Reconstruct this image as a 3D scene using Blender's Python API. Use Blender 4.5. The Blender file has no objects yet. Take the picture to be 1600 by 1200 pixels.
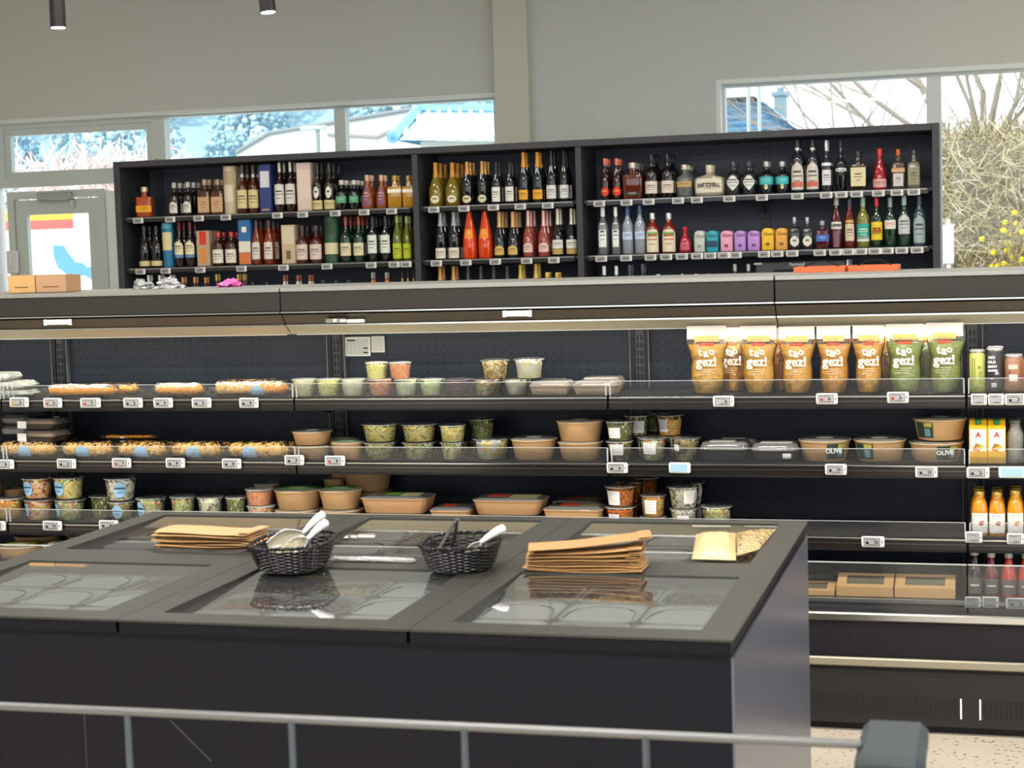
import bpy, math, random
from mathutils import Vector, Matrix, Quaternion
import numpy as np
S = bpy.context.scene
COL = S.collection
R_ = math.radians
PI = math.pi
# ---------------------------------------------------------------- camera
FPX, PITCH, ROLL, YAW = 2647.5, .0790634, .0298243, .2757554
CAM = Vector((0, 0, 1.7))
cw, sw, cp, sp, cr, sr = math.cos(YAW), math.sin(YAW), math.cos(PITCH), math.sin(PITCH), math.cos(ROLL), math.sin(ROLL)
_right, _fwd, _up = Vector((cw, sw, 0)), Vector((-sw, cw, 0)), Vector((0, 0, 1))
AF = _fwd * cp - _up * sp
_u = _up * cp + _fwd * sp
AR = _right * cr - _u * sr
AU = _u * cr + _right * sr
cam_d = bpy.data.cameras.new('camera')
cam_d.sensor_width = 36
cam_d.lens = FPX / 1600 * 36
cam_d.clip_start = .05
cam_d.clip_end = 500
cam_d.dof.use_dof = True
cam_d.dof.focus_distance = 6.6
cam_d.dof.aperture_fstop = 7.5
cam = bpy.data.objects.new('camera', cam_d)
COL.objects.link(cam)
m = Matrix((AR, AU, -AF)).transposed().to_4x4()
m.translation = CAM
cam.matrix_world = m
S.camera = cam


def ray(x, y):
    return AR * (x - 800) - AU * (y - 600) + AF * FPX


def aty(x, y, Y):
    """point of the plane y=Y seen at photo position x,y"""
    d = ray(x, y)
    return CAM + d * (Y / d.y)


def atz(x, y, z):
    d = ray(x, y)
    return CAM + d * ((z - 1.7) / d.z)


def XZ(x, Y, z):
    """X on plane Y at height z for photo column x"""
    y = 500
    for _ in range(6):
        p = aty(x, y, Y)
        y += (p.z - z) * 2500 / Y
    return aty(x, y, Y).x


# ---------------------------------------------------------------- world, exposure
S.view_settings.view_transform = 'Standard'
S.view_settings.look = 'None'
S.view_settings.gamma = 1
S.view_settings.use_curve_mapping = False
S.view_settings.exposure = 0.3
W = bpy.data.worlds.new('world')
S.world = W
W.use_nodes = True
wn = W.node_tree
wn.nodes.clear()
wo = wn.nodes.new('ShaderNodeOutputWorld')
wb = wn.nodes.new('ShaderNodeBackground')
wb.inputs[0].default_value = (.93, .97, 1, 1)
wb.inputs[1].default_value = 1.9
wn.links.new(wb.outputs[0], wo.inputs[0])
S.cycles.use_denoising = True
S.cycles.max_bounces = 8
S.cycles.transparent_max_bounces = 24
S.cycles.sample_clamp_indirect = 4
S.cycles.caustics_reflective = False
S.cycles.caustics_refractive = False
sun_d = bpy.data.lights.new('sun', 'SUN')
sun_d.energy = 2.6
sun_d.angle = R_(3)
sun_d.color = (1, .96, .9)
sun = bpy.data.objects.new('sun', sun_d)
sun.rotation_euler = (R_(38), R_(-24), 0)
COL.objects.link(sun)
# added ceiling lamps, unseen, lighting shop and goods (fixtures further down)
ADDED_LAMPS = [(-4.6, 4.2), (-1.6, 4.2), (1.4, 4.2), (-4.6, 1.0), (-1.6, 1.0), (1.4, 1.0), (-4.6, 8.3), (-1.2, 8.3), (1.6, 8.3), (-1.6, -2.4)]
for i, (x, y) in enumerate(ADDED_LAMPS):
    l = bpy.data.lights.new('added_lamp_light', 'AREA')
    l.shape = 'RECTANGLE'
    l.size, l.size_y = 1.5, .3
    l.energy = (66 if y > 3 else 96) if y < 6 else 30
    l.color = (1, .965, .92)
    o = bpy.data.objects.new('added_lamp_light', l)
    o.location = (x, y, 3.86)
    COL.objects.link(o)


# ---------------------------------------------------------------- materials
def lin(h):
    h = h.lstrip('#')
    return tuple((c / 12.92 if c <= .04045 else ((c + .055) / 1.055) ** 2.4) for c in (int(h[i:i + 2], 16) / 255 for i in (0, 2, 4))) + (1,)


_M = {}


def mat(h, rough=.5, metal=0, coat=0, bump=0, bscale=40, emit=0, var=0, vscale=6):
    k = (h, rough, metal, coat, bump, bscale, emit, var, vscale)
    if k in _M: return _M[k]
    mt = bpy.data.materials.new('m_' + h)
    mt.use_nodes = True
    nt = mt.node_tree
    b = nt.nodes['Principled BSDF']
    c = lin(h)
    b.inputs['Base Color'].default_value = c
    b.inputs['Roughness'].default_value = rough
    b.inputs['Metallic'].default_value = metal
    b.inputs['Coat Weight'].default_value = coat
    if emit:
        b.inputs['Emission Color'].default_value = c
        b.inputs['Emission Strength'].default_value = emit
    if var or bump:
        tc = nt.nodes.new('ShaderNodeTexCoord')
        n = nt.nodes.new('ShaderNodeTexNoise')
        n.inputs['Scale'].default_value = vscale if var else bscale
        n.inputs['Detail'].default_value = 5
        nt.links.new(tc.outputs['Object'], n.inputs['Vector'])
        if var:
            mx = nt.nodes.new('ShaderNodeMixRGB')
            mx.inputs[1].default_value = tuple(min(1, v * (1 + var)) for v in c[:3]) + (1,)
            mx.inputs[2].default_value = tuple(v * (1 - var) for v in c[:3]) + (1,)
            nt.links.new(n.outputs['Fac'], mx.inputs[0])
            nt.links.new(mx.outputs[0], b.inputs['Base Color'])
        if bump:
            n2 = nt.nodes.new('ShaderNodeTexNoise')
            n2.inputs['Scale'].default_value = bscale
            nt.links.new(tc.outputs['Object'], n2.inputs['Vector'])
            bp = nt.nodes.new('ShaderNodeBump')
            bp.inputs['Strength'].default_value = bump
            bp.inputs['Distance'].default_value = .01
            nt.links.new(n2.outputs['Fac'], bp.inputs['Height'])
            nt.links.new(bp.outputs[0], b.inputs['Normal'])
    _M[k] = mt
    return mt


def clear(h='ffffff', body=.15, rough=.08, ior=1.45, refl=1.0, wrinkle=0, fadd=0):
    """thin clear plastic or glass: see-through, tinted, with a fresnel gloss"""
    k = ('clear', h, body, rough, ior, refl, wrinkle, fadd)
    if k in _M: return _M[k]
    mt = bpy.data.materials.new('clear_' + h)
    mt.use_nodes = True
    nt = mt.node_tree
    nt.nodes.clear()
    out = nt.nodes.new('ShaderNodeOutputMaterial')
    tr = nt.nodes.new('ShaderNodeBsdfTransparent')
    c = lin(h)
    tr.inputs[0].default_value = c
    df = nt.nodes.new('ShaderNodeBsdfDiffuse')
    df.inputs[0].default_value = c
    gl = nt.nodes.new('ShaderNodeBsdfGlossy')
    gl.inputs['Roughness'].default_value = rough
    gl.inputs[0].default_value = (refl, refl, refl, 1)
    fr = nt.nodes.new('ShaderNodeFresnel')
    fr.inputs[0].default_value = ior
    m1 = nt.nodes.new('ShaderNodeMixShader')
    m1.inputs[0].default_value = body
    m2 = nt.nodes.new('ShaderNodeMixShader')
    L = nt.links.new
    L(tr.outputs[0], m1.inputs[1]); L(df.outputs[0], m1.inputs[2])
    if fadd:
        fa = nt.nodes.new('ShaderNodeMath'); fa.operation = 'MULTIPLY_ADD'; fa.inputs[1].default_value = 1.25; fa.inputs[2].default_value = fadd; fa.use_clamp = True
        L(fr.outputs[0], fa.inputs[0]); L(fa.outputs[0], m2.inputs[0])
    else: L(fr.outputs[0], m2.inputs[0])
    L(m1.outputs[0], m2.inputs[1]); L(gl.outputs[0], m2.inputs[2])
    L(m2.outputs[0], out.inputs[0])
    if wrinkle:
        tc = nt.nodes.new('ShaderNodeTexCoord')
        n = nt.nodes.new('ShaderNodeTexNoise')
        n.inputs['Scale'].default_value = wrinkle
        bp = nt.nodes.new('ShaderNodeBump')
        bp.inputs['Strength'].default_value = .9
        bp.inputs['Distance'].default_value = .012
        L(tc.outputs['Object'], n.inputs['Vector']); L(n.outputs['Fac'], bp.inputs['Height'])
        L(bp.outputs[0], gl.inputs['Normal']); L(bp.outputs[0], fr.inputs['Normal'])
    _M[k] = mt
    return mt


def gm(h):
    """bottle glass: 'c...' means clear/translucent, otherwise deep coloured glass"""
    if h[0] == '~': return clear(h[1:], .22, .05, 1.5)
    if h[0] == '+': return clear(h[1:], .55, .05, 1.5)
    return mat(h, .08, 0, .6)


# ---------------------------------------------------------------- mesh building
class MB:
    def __init__(s):
        s.v, s.f, s.m, s.mats = [], [], [], []

    def mi(s, mt):
        if mt not in s.mats: s.mats.append(mt)
        return s.mats.index(mt)

    def quad(s, pts, mt):
        b = len(s.v)
        s.v += [tuple(p) for p in pts]
        s.f.append(tuple(range(b, b + len(pts)))); s.m.append(s.mi(mt))

    def box(s, a, b, mt, ch=0, rot=None, at=(0, 0, 0)):
        x0, y0, z0 = a; x1, y1, z1 = b
        i = s.mi(mt); n = len(s.v)
        if ch:
            c = min(ch, (x1 - x0) / 2.01, (y1 - y0) / 2.01, (z1 - z0) / 2.01)
            ps = []
            for z in (z0, z1):
                for (x, y, sx, sy) in ((x0, y0, 1, 1), (x1, y0, -1, 1), (x1, y1, -1, -1), (x0, y1, 1, -1)):
                    sz = 1 if z == z0 else -1
                    ps += [(x + sx * c, y + sy * c, z), (x + sx * c, y, z + sz * c), (x, y + sy * c, z + sz * c)]
            fs = [(0, 9, 6, 3), (12, 15, 18, 21)]
            for k in range(4):
                k2 = (k + 1) % 4
                ax = 1 if k in (0, 2) else 2
                fs.append((3 * k + ax, 3 * k2 + ax, 12 + 3 * k2 + ax, 12 + 3 * k + ax))
                for L, rev in ((0, 0), (12, 1)):
                    q = (L + 3 * k, L + 3 * k2, L + 3 * k2 + ax, L + 3 * k + ax)
                    fs.append(q if not rev else q[::-1])
                    fs.append((L + 3 * k, L + 3 * k + 1, L + 3 * k + 2) if not rev else (L + 3 * k + 2, L + 3 * k + 1, L + 3 * k))
                fs.append((3 * k + 1, 12 + 3 * k + 1, 12 + 3 * k + 2, 3 * k + 2))
        else:
            ps = [(x, y, z) for z in (z0, z1) for (x, y) in ((x0, y0), (x1, y0), (x1, y1), (x0, y1))]
            fs = [(0, 3, 2, 1), (4, 5, 6, 7), (0, 1, 5, 4), (1, 2, 6, 5), (2, 3, 7, 6), (3, 0, 4, 7)]
        if rot is not None:
            ps = [tuple(rot @ Vector(p) + Vector(at)) for p in ps]
        s.v += ps
        for f in fs:
            s.f.append(tuple(n + q for q in f)); s.m.append(i)
        return s

    def loft(s, rings, mt, n=2, seg=18, a0=None, a1=None, caps=(1, 1)):
        """rings: (rx, ry, z[, cx, cy]); superellipse exponent n; angles a0..a1 (deg, -90 faces the shopper)"""
        i = s.mi(mt); full = a0 is None
        N = seg if full else seg + 1
        base = len(s.v)
        for rg in rings:
            rx, ry, z = rg[:3]
            cx, cy = (rg[3], rg[4]) if len(rg) > 3 else (0, 0)
            for k in range(N):
                t = 2 * PI * k / seg if full else R_(a0 + (a1 - a0) * k / seg)
                c, q = math.cos(t), math.sin(t)
                e = (abs(c) ** n + abs(q) ** n) ** (-1 / n)
                s.v.append((cx + rx * c * e, cy + ry * q * e, z))
        for r in range(len(rings) - 1):
            for k in range(N if full else N - 1):
                k2 = (k + 1) % N
                s.f.append((base + r * N + k, base + r * N + k2, base + (r + 1) * N + k2, base + (r + 1) * N + k)); s.m.append(i)
        if full:
            if caps[0]: s.f.append(tuple(base + k for k in range(N))[::-1]); s.m.append(i)
            if caps[1]: s.f.append(tuple(base + (len(rings) - 1) * N + k for k in range(N))); s.m.append(i)
        return s

    def tube(s, pts, r, mt, seg=8, caps=True):
        i = s.mi(mt); base = len(s.v); n = len(pts)
        pts = [Vector(p) for p in pts]
        rr = r if isinstance(r, (list, tuple)) else [r] * n
        up = None
        for k, p in enumerate(pts):
            d = (pts[min(k + 1, n - 1)] - pts[max(k - 1, 0)])
            if d.length < 1e-9: d = Vector((0, 0, 1))
            d.normalize()
            if up is None:
                up = Vector((0, 0, 1)) if abs(d.z) < .9 else Vector((1, 0, 0))
            a = d.cross(up).normalized(); b = a.cross(d)
            up = b
            for j in range(seg):
                t = 2 * PI * j / seg
                s.v.append(tuple(p + (a * math.cos(t) + b * math.sin(t)) * rr[k]))
        for k in range(n - 1):
            for j in range(seg):
                j2 = (j + 1) % seg
                s.f.append((base + k * seg + j, base + k * seg + j2, base + (k + 1) * seg + j2, base + (k + 1) * seg + j)); s.m.append(i)
        if caps:
            s.f.append(tuple(base + j for j in range(seg))[::-1]); s.m.append(i)
            s.f.append(tuple(base + (n - 1) * seg + j for j in range(seg))); s.m.append(i)
        return s

    def mesh(s, name, smooth=True, ang=40):
        me = bpy.data.meshes.new(name)
        me.from_pydata(s.v, [], s.f)
        for mt in s.mats: me.materials.append(mt)
        me.polygons.foreach_set('material_index', s.m)
        if smooth:
            me.polygons.foreach_set('use_smooth', [True] * len(s.f))
            me.set_sharp_from_angle(angle=R_(ang))
        me.update()
        return me


def part(name, me, parent=None, loc=(0, 0, 0), rot=None, scale=None, label=None):
    if isinstance(me, MB): me = me.mesh(name)
    o = bpy.data.objects.new(name, me)
    COL.objects.link(o)
    o.location = loc
    if rot: o.rotation_euler = rot
    if scale: o.scale = scale
    if parent is not None: o.parent = parent
    if label: o['label'] = label
    return o


ALL = []   # every labelled thing: (object, label)


def tag(o, label, cat, group=None, kind=None):
    o['label'] = label; o['category'] = cat
    if group: o['group'] = group
    if kind: o['kind'] = kind
    ALL.append(o)
    return o


def thing(name, label, cat, loc=(0, 0, 0), rz=0, group=None, scale=None, rot=None):
    o = bpy.data.objects.new(name, None)
    o.empty_display_size = .05
    COL.objects.link(o)
    o.location = loc
    o.rotation_euler = rot if rot else (0, 0, rz)
    if scale: o.scale = scale
    return tag(o, label, cat, group)


def copy_thing(src, loc, label, rz=None):
    """a copy of a thing with copies of its parts and sub-parts"""
    c = src.copy(); COL.objects.link(c)
    c.location = loc
    if rz is not None: c.rotation_euler = (0, 0, rz)
    for ch in KIDS.get(src, []):
        d = ch.copy(); COL.objects.link(d); d.parent = c
        for g in KIDS.get(ch, []):
            e = g.copy(); COL.objects.link(e); e.parent = d
            KIDS.setdefault(d, []).append(e)
        KIDS.setdefault(c, []).append(d)
    c['label'] = label
    ALL.append(c)
    return c


KIDS = {}


def kid(name, me, parent, **k):
    o = part(name, me, parent, **k)
    KIDS.setdefault(parent, []).append(o)
    return o


def struct(name, mb, parent=None, label=None):
    o = part(name, mb, parent)
    if parent is None: o['kind'] = 'structure'
    if label: o['label'] = label
    return o


_T = {}


def textmesh(txt, size, mt, bold=0.0, depth=.0004, sx=1.0):
    """lettering standing in the xz plane, facing -y, centred"""
    k = (txt, round(size, 4), mt.name, bold, sx)
    if k in _T: return _T[k]
    cu = bpy.data.curves.new('lettering', 'FONT')
    cu.body = txt; cu.size = size; cu.align_x = 'CENTER'; cu.align_y = 'CENTER'
    cu.extrude = depth; cu.offset = bold; cu.resolution_u = 2
    ob = bpy.data.objects.new('lettering_tmp', cu)
    COL.objects.link(ob)
    dg = bpy.context.evaluated_depsgraph_get()
    me = bpy.data.meshes.new_from_object(ob.evaluated_get(dg))
    bpy.data.objects.remove(ob); bpy.data.curves.remove(cu)
    me.transform(Matrix.Diagonal((sx, 1, 1, 1)))
    me.transform(Matrix.Rotation(R_(90), 4, 'X'))
    me.materials.clear(); me.materials.append(mt)
    _T[k] = me
    return me


# common materials
M_black = mat('17181b', .45)
M_case = mat('191a1e', .4, 0, 0, .02, 60)
M_caseb = mat('26272a', .5)
M_shelf = mat('1e1f22', .4)
M_rail = mat('8d8a84', .3, .8)
M_chrome = mat('c9c8c4', .18, 1)
M_canopy = mat('34322f', .4, .2)
M_canopy2 = mat('5d564c', .32, .6)
M_cream = mat('bdb7a0', .45)
for _m in (M_case, M_caseb, M_canopy, M_shelf, M_black):
    _m.node_tree.nodes['Principled BSDF'].inputs['Specular IOR Level'].default_value = .25
M_white = mat('e9e9e6', .45)
M_tag = mat('eceae6', .4)
M_screen = mat('a3a6a6', .35)
M_screenb = mat('9fc4de', .35)
M_ink = mat('1a1a1a', .6)
M_frame = mat('cfd6d2', .4)
M_wall = mat('cacdc7', .85, 0, 0, .02, 30)
M_kraft = mat('c19a6b', .75, 0, 0, .05, 90, 0, .08, 14)
M_kraftd = mat('a07d52', .75)
M_plastic = clear('ffffff', .02, .08, 1.3)
M_frost = clear('fdfdf8', .12, .2, 1.2)
M_riser = clear('eef2f4', .03, .03, 1.5)
M_edge = clear('e8ecec', .55, .1, 1.5)
# ================================================================ room
YW = 12.2
WT = 2.868
XL0, XL1 = -7.86, -3.515      # left glazing
XR0, XR1 = -1.872, 1.7        # right glazing
b = MB()
for (x0, x1, z0, z1) in ((-9.2, XL0, 0, 4), (XL0, XL1, WT, 4), (XL1, XR0, 0, 4), (XR0, XR1, WT, 4), (XR1, 6.2, 0, 4), (-6.77, XL1, 0, .5), (XR0, XR1, 0, .35)):
    b.box((x0, YW, z0), (x1, YW + .28, z1), M_wall)
struct('wall_back', b)
struct('trim_1', MB().box((-.2883 * 12.1, 12.1, 0), (-.2672 * 12.1, YW - .001, 3.999), mat('cfccbd', .85)))
# terrazzo floor
fm = bpy.data.materials.new('terrazzo'); fm.use_nodes = True
nt = fm.node_tree; bs = nt.nodes['Principled BSDF']
tc = nt.nodes.new('ShaderNodeTexCoord'); mp = nt.nodes.new('ShaderNodeMapping'); mp.inputs['Scale'].default_value = (1, 1.6, 1)
nt.links.new(tc.outputs['Object'], mp.inputs[0])
vo = nt.nodes.new('ShaderNodeTexVoronoi'); vo.inputs['Scale'].default_value = 38; vo.inputs['Randomness'].default_value = 1
nz = nt.nodes.new('ShaderNodeTexNoise'); nz.inputs['Scale'].default_value = 55
nt.links.new(mp.outputs[0], vo.inputs['Vector']); nt.links.new(mp.outputs[0], nz.inputs['Vector'])
ad = nt.nodes.new('ShaderNodeMath'); ad.operation = 'MULTIPLY_ADD'; ad.inputs[1].default_value = .5
nt.links.new(nz.outputs['Fac'], ad.inputs[0]); nt.links.new(vo.outputs['Distance'], ad.inputs[2])
rp = nt.nodes.new('ShaderNodeValToRGB'); e = rp.color_ramp.elements
e[0].position = .42; e[0].color = lin('3a322b'); e[1].position = .47; e[1].color = lin('cfc4b2')
nt.links.new(ad.outputs[0], rp.inputs[0]); nt.links.new(rp.outputs[0], bs.inputs['Base Color']); bs.inputs['Roughness'].default_value = .3
struct('floor', MB().box((-9.2, -7, -.12), (6.2, 12.48, 0), fm))
M_ceil = mat('dcdcd6', .9)
struct('ceiling', MB().box((-9.2, -7, 4), (6.2, 12.48, 4.15), M_ceil))
struct('wall_left', MB().box((-9.4, -7, 0), (-9.2, 12.48, 4), M_wall))
# right wall and shop front with tall glazing openings
b = MB()
for (y0, y1, z0, z1) in ((-7, -4, 0, 4), (9, 12.48, 0, 4), (-4, 9, 0, .4), (-4, 9, 3.4, 4)):
    b.box((6.2, y0, z0), (6.4, y1, z1), M_wall)
for y in (-.8, 2.4, 5.6): b.box((6.22, y - .05, .4), (6.36, y + .05, 3.4), M_frame)
struct('wall_right', b)
b = MB()
for (x0, x1, z0, z1) in ((-9.2, -7, 0, 4), (4.5, 6.2, 0, 4), (-7, 4.5, 3.4, 4), (-7, 4.5, 0, .2)):
    b.box((x0, -7.2, z0), (x1, -7, z1), M_wall)
for x in (-4.2, -1.4, 1.4): b.box((x - .05, -7.18, .2), (x + .05, -7.02, 3.4), M_frame)
struct('wall_front', b)

M_pane = clear('eef7f8', 0.0, .02, 1.5)
YF = 12.30     # glazing frame plane
M_jamb = mat('e3e7e4', .5)


def PX(x, y, Y=YF):
    p = aty(x, y, Y)
    return p.x, p.z


def frame_bars(bm, x0, x1, z0, z1, w, y0, y1, mt, wt=None, wb=None):
    wt = w if wt is None else wt; wb = w if wb is None else wb
    bm.box((x0, y0, z0), (x0 + w, y1, z1), mt)
    bm.box((x1 - w, y0, z0), (x1, y1, z1), mt)
    bm.box((x0 + w, y0, z1 - wt), (x1 - w, y1, z1), mt)
    bm.box((x0 + w, y0, z0), (x1 - w, y1, z0 + wb), mt)


def window(n, x0, x1, z0, z1, w=.05, glassw=0, frame_mt=None):
    f = MB(); frame_bars(f, x0, x1, z0, z1, w, YF, YF + .09, frame_mt or M_frame)
    if glassw: frame_bars(f, x0 + w, x1 - w, z0 + w, z1 - w, glassw, YF + .02, YF + .07, M_frame)
    o = struct('window_%d' % n, f)
    g = MB(); g.quad([(x0 + w, YF + .05, z0 + w), (x1 - w, YF + .05, z0 + w), (x1 - w, YF + .05, z1 - w), (x0 + w, YF + .05, z1 - w)], M_pane)
    part('window_pane', g, o)
    return o


xa, xb = -7.83, PX(250, 230)[0]
window(1, xa + .03, xb, PX(100, 290)[1], WT, .07, .055)
window(2, xb, PX(531, 200)[0], .5, WT, .045)
window(3, PX(531, 200)[0], XL1, .5, WT, .045)
window(4, XR0, PX(1459, 150)[0], .35, WT, .05)
window(5, PX(1459, 150)[0], XR1, .35, WT, .05)
b = MB()
b.box((XL0, YW + .005, WT - .03), (XL1, YF, WT), M_jamb)
b.box((XR0, YW + .005, WT - .03), (XR1, YF, WT), M_jamb)
b.box((XR0, YW + .005, .35), (XR0 + .03, YF, WT - .03), M_jamb)
b.box((XL0, YW + .005, 0), (XL0 + .05, YF + .1, WT - .03), M_jamb)
struct('trim_2', b)
# glazed door
dz = PX(100, 297)[1]
dx0, dx1 = PX(14, 380)[0], PX(167, 380)[0]
f = MB(); frame_bars(f, dx0, dx1, 0, dz, .06, YF, YF + .09, M_frame)
dr = struct('door_1', f)
f = MB(); frame_bars(f, dx0 + .065, dx1 - .065, .02, dz - .07, .1, YF + .02, YF + .07, M_frame, .12, .2)
leaf = part('door_leaf', f, dr)
f = MB(); f.quad([(dx0 + .165, YF + .05, .2), (dx1 - .165, YF + .05, .2), (dx1 - .165, YF + .05, dz - .19), (dx0 + .165, YF + .05, dz - .19)], M_pane)
part('door_pane', f, leaf)
f = MB(); x, z = PX(60, 308, YF - .03); f.box((x, YF - .06, z - .03), (x + .3, YF + .019, z + .03), mat('b9bfbc', .3, .6), .008)
f.box((x + .28, YF - .03, z - .09), (x + .31, YF + .019, z - .03), M_frame, .004)
part('door_closer', f, leaf)
x, z = PX(15, 405, YF - .03)
f = MB(); f.box((x - .03, YF - .035, z - .12), (x + .07, YF - .001, z + .07), M_white, .01); f.tube([(x + .02, YF - .06, z - .07), (x + .02, YF - .06, z + .03)], .012, M_jamb)
part('door_handle', f, dr)
M_side = mat('eef3f2', .5)
f = MB(); f.box((dx1 + .005, YF + .005, 0), (xb + .04, YF + .06, dz - .02), M_side)
struct('trim_3', f)

# ================================================================ outside
M_asph = mat('cfcfcb', .9, 0, 0, 0, 40, 0, .1, 2)
struct('ground_outside', MB().box((-80, 12.5, -.35), (60, 120, -.15), M_asph))
rnd = random.Random(5)


def blob(bm, c, r, mt, sq=1.0, seg=9, rings=6, jit=.25, rg=rnd):
    rr = []
    for k in range(rings + 1):
        t = PI * k / rings
        rr.append((max(.02, math.sin(t)) * r, -math.cos(t) * r * sq))
    i = bm.mi(mt); base = len(bm.v)
    for (q, z) in rr:
        for s in range(seg):
            a = 2 * PI * s / seg
            j = 1 + rg.uniform(-jit, jit)
            bm.v.append((c[0] + math.cos(a) * q * j, c[1] + math.sin(a) * q * j, c[2] + z * (1 + rg.uniform(-jit, jit) * .3)))
    for k in range(rings):
        for s in range(seg):
            s2 = (s + 1) % seg
            bm.f.append((base + k * seg + s, base + k * seg + s2, base + (k + 1) * seg + s2, base + (k + 1) * seg + s)); bm.m.append(i)


# wooded slope behind the left windows; haze is put into its colours
M_hill_haze = mat('9cbccb', .95, 0, 0, 0, 40, 0, .2, .5)
b = MB()
i = b.mi(M_hill_haze)
nx, ny = 50, 8
for q in range(ny):
    for k in range(nx):
        b.v.append((-60 + k * .9, 58 + q * 4, -.3 + q * 2.4 + rnd.uniform(-.4, .4)))
for q in range(ny - 1):
    for k in range(nx - 1):
        b.f.append((q * nx + k, q * nx + k + 1, (q + 1) * nx + k + 1, (q + 1) * nx + k)); b.m.append(i)
struct('hillside', b)
HAZE_HUES = ['a6c6d4', 'b0cedb', '9cbfd0', 'b8d0d6', 'a8c4cc']  # foliage paled and blued to carry haze and glass tint
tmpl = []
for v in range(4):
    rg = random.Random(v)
    crown = MB(); mt = mat(HAZE_HUES[v], .95, 0, 0, 0, 40, 0, .3, 9); mtb = mat('c9dde2', .95)
    for k in range(1300):
        h = rg.uniform(.05, 1); w = ((1.05 - h) * .34 + .02 if v % 2 == 0 else .36 * math.sin(PI * min(1, h * .9 + .1))) * rg.uniform(.6, 1)
        a = rg.uniform(0, 2 * PI)
        blob(crown, (math.cos(a) * w, math.sin(a) * w, h), rg.uniform(.008, .024), rg.choice((mt, mt, mtb)), .9, 5, 3, .5, rg)
    tr = MB(); tr.tube([(0, 0, 0), (0, 0, .5)], [.03, .02], mat('7a8a8c', .9), 6)
    tmpl.append((crown.mesh('crown', True, 80), tr.mesh('trunk')))
positions = []
rnd2 = random.Random(11)
for q in range(3):
    for k in range(5):
        X = -43 + k * 5.9 + (q % 2) * 2.4 + rnd2.uniform(-.2, .2)
        positions.append((X, 57 + q * 7, -.3 + q * 4.2))
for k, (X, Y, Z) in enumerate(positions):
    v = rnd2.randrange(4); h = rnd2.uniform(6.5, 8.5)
    t = thing('hillside_tree', 'haze-tinted blue-green tree in the %s row of the wooded slope' % ('nearest', 'middle', 'farthest')[k // 5], 'tree', (X, Y, Z), rnd2.uniform(0, 6), 'trees on the slope behind the left windows', (h, h, h))
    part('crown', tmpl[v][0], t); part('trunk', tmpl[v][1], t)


# white roofed building and blue metal hip roof
def xyz(x, y, Y): return tuple(aty(x, y, Y))


M_wroof = mat('f4f4f2', .7)
b = MB(); Y0, Y1 = 32, 44
pr = [xyz(371, 241, Y0), xyz(422, 211, Y0), xyz(523, 194, Y0), xyz(650, 172.5, Y0), xyz(800, 172, Y0)]
bot = [(p[0], Y0, -.2) for p in pr]
for k in range(len(pr) - 1):
    b.quad([bot[k], bot[k + 1], pr[k + 1], pr[k]], M_wroof)
    b.quad([pr[k], pr[k + 1], (pr[k + 1][0] - 4, Y1, pr[k + 1][2] + .1), (pr[k][0] - 4, Y1, pr[k][2] + .1)], M_wroof)
w = thing('white_building', 'low white building with a long pale sloping roof outside the left windows', 'building')
part('roof', b.mesh('roof', False), w)
b = MB()
for (q0, q1) in (((588, 215), (640, 190)), ((512, 210), (590, 214))):
    A, Bq = Vector(xyz(*q0, Y0 - .05)), Vector(xyz(*q1, Y0 - .05)); b.tube([A, Bq], .05, mat('9a9692', .6), 5)
for k in range(3):
    A, Bq = Vector(pr[k + 1 if k else 0]), Vector(pr[min(k + 1 if not k else k + 1, 3)])
b.tube([tuple(Vector(p) + Vector((0, -.05, .03))) for p in pr], .05, mat('7d8589', .6), 5)
part('roof_edge', b, w)
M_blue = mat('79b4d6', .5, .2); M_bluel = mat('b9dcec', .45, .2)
Y0 = 22
A, Bp, Cp, Dp = [Vector(xyz(*q, Y0)) for q in ((613, 219), (800, 221), (800, 175), (653, 175))]
dpt = Vector((0, 3.2, 0)); Cp += dpt * 1; Dp += dpt * 1
Cp = Vector(xyz(800, 175, Y0 + 3.2)); Dp = Vector(xyz(653, 175, Y0 + 3.2))
b = MB()
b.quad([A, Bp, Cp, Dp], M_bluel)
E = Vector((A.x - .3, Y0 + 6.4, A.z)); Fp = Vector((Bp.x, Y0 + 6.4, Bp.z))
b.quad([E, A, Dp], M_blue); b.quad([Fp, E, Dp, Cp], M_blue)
bl = thing('blue_building', 'building with a blue metal hip roof and standing seams outside the window', 'building')
part('roof', b.mesh('roof', False), bl)
b = MB()
nrm = (Bp - A).cross(Dp - A).normalized() * .03
for k in range(9):
    t0 = k / 9
    P0 = A.lerp(Bp, t0); P1 = Dp + (Cp - Dp) * (t0 - .22) if t0 > .22 else A.lerp(Dp, t0 / .22 * .98)
    b.tube([P0 + nrm, P1 + nrm], .03, mat('e4f1f6', .5), 4)
part('standing_seam', b, bl)
b = MB(); b.tube([A + nrm, Dp + nrm, Cp + nrm], .09, M_blue, 5)
part('ridge_cap', b, bl)
b = MB(); b.box((A.x + .3, Y0 + .3, -.2), (Bp.x, Y0 + 6, A.z - .02), mat('d5d3cb', .8))
part('wall', b, bl)
p = Vector(xyz(497, 225, 20)); q = Vector(xyz(497, 199, 20))
lp = thing('street_lamp', 'slender street lamp in front of the white roof', 'street lamp', (p.x, 20, -.15))
b = MB(); b.tube([(0, 0, 0), (0, 0, q.z + .15)], .03, mat('8e9698', .5), 6)
part('lamp_post', b, lp)
b = MB(); b.box((-.22, -.05, q.z + .12), (.12, .05, q.z + .17), mat('b8c0c4', .4), .01)
part('lamp_head', b, lp)
# pale shrub beyond the transom
M_tw = [mat('e2c6bd', .9), mat('cdb1a9', .9), mat('c2c9cc', .9), mat('f2e6e0', .9)]


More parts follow.
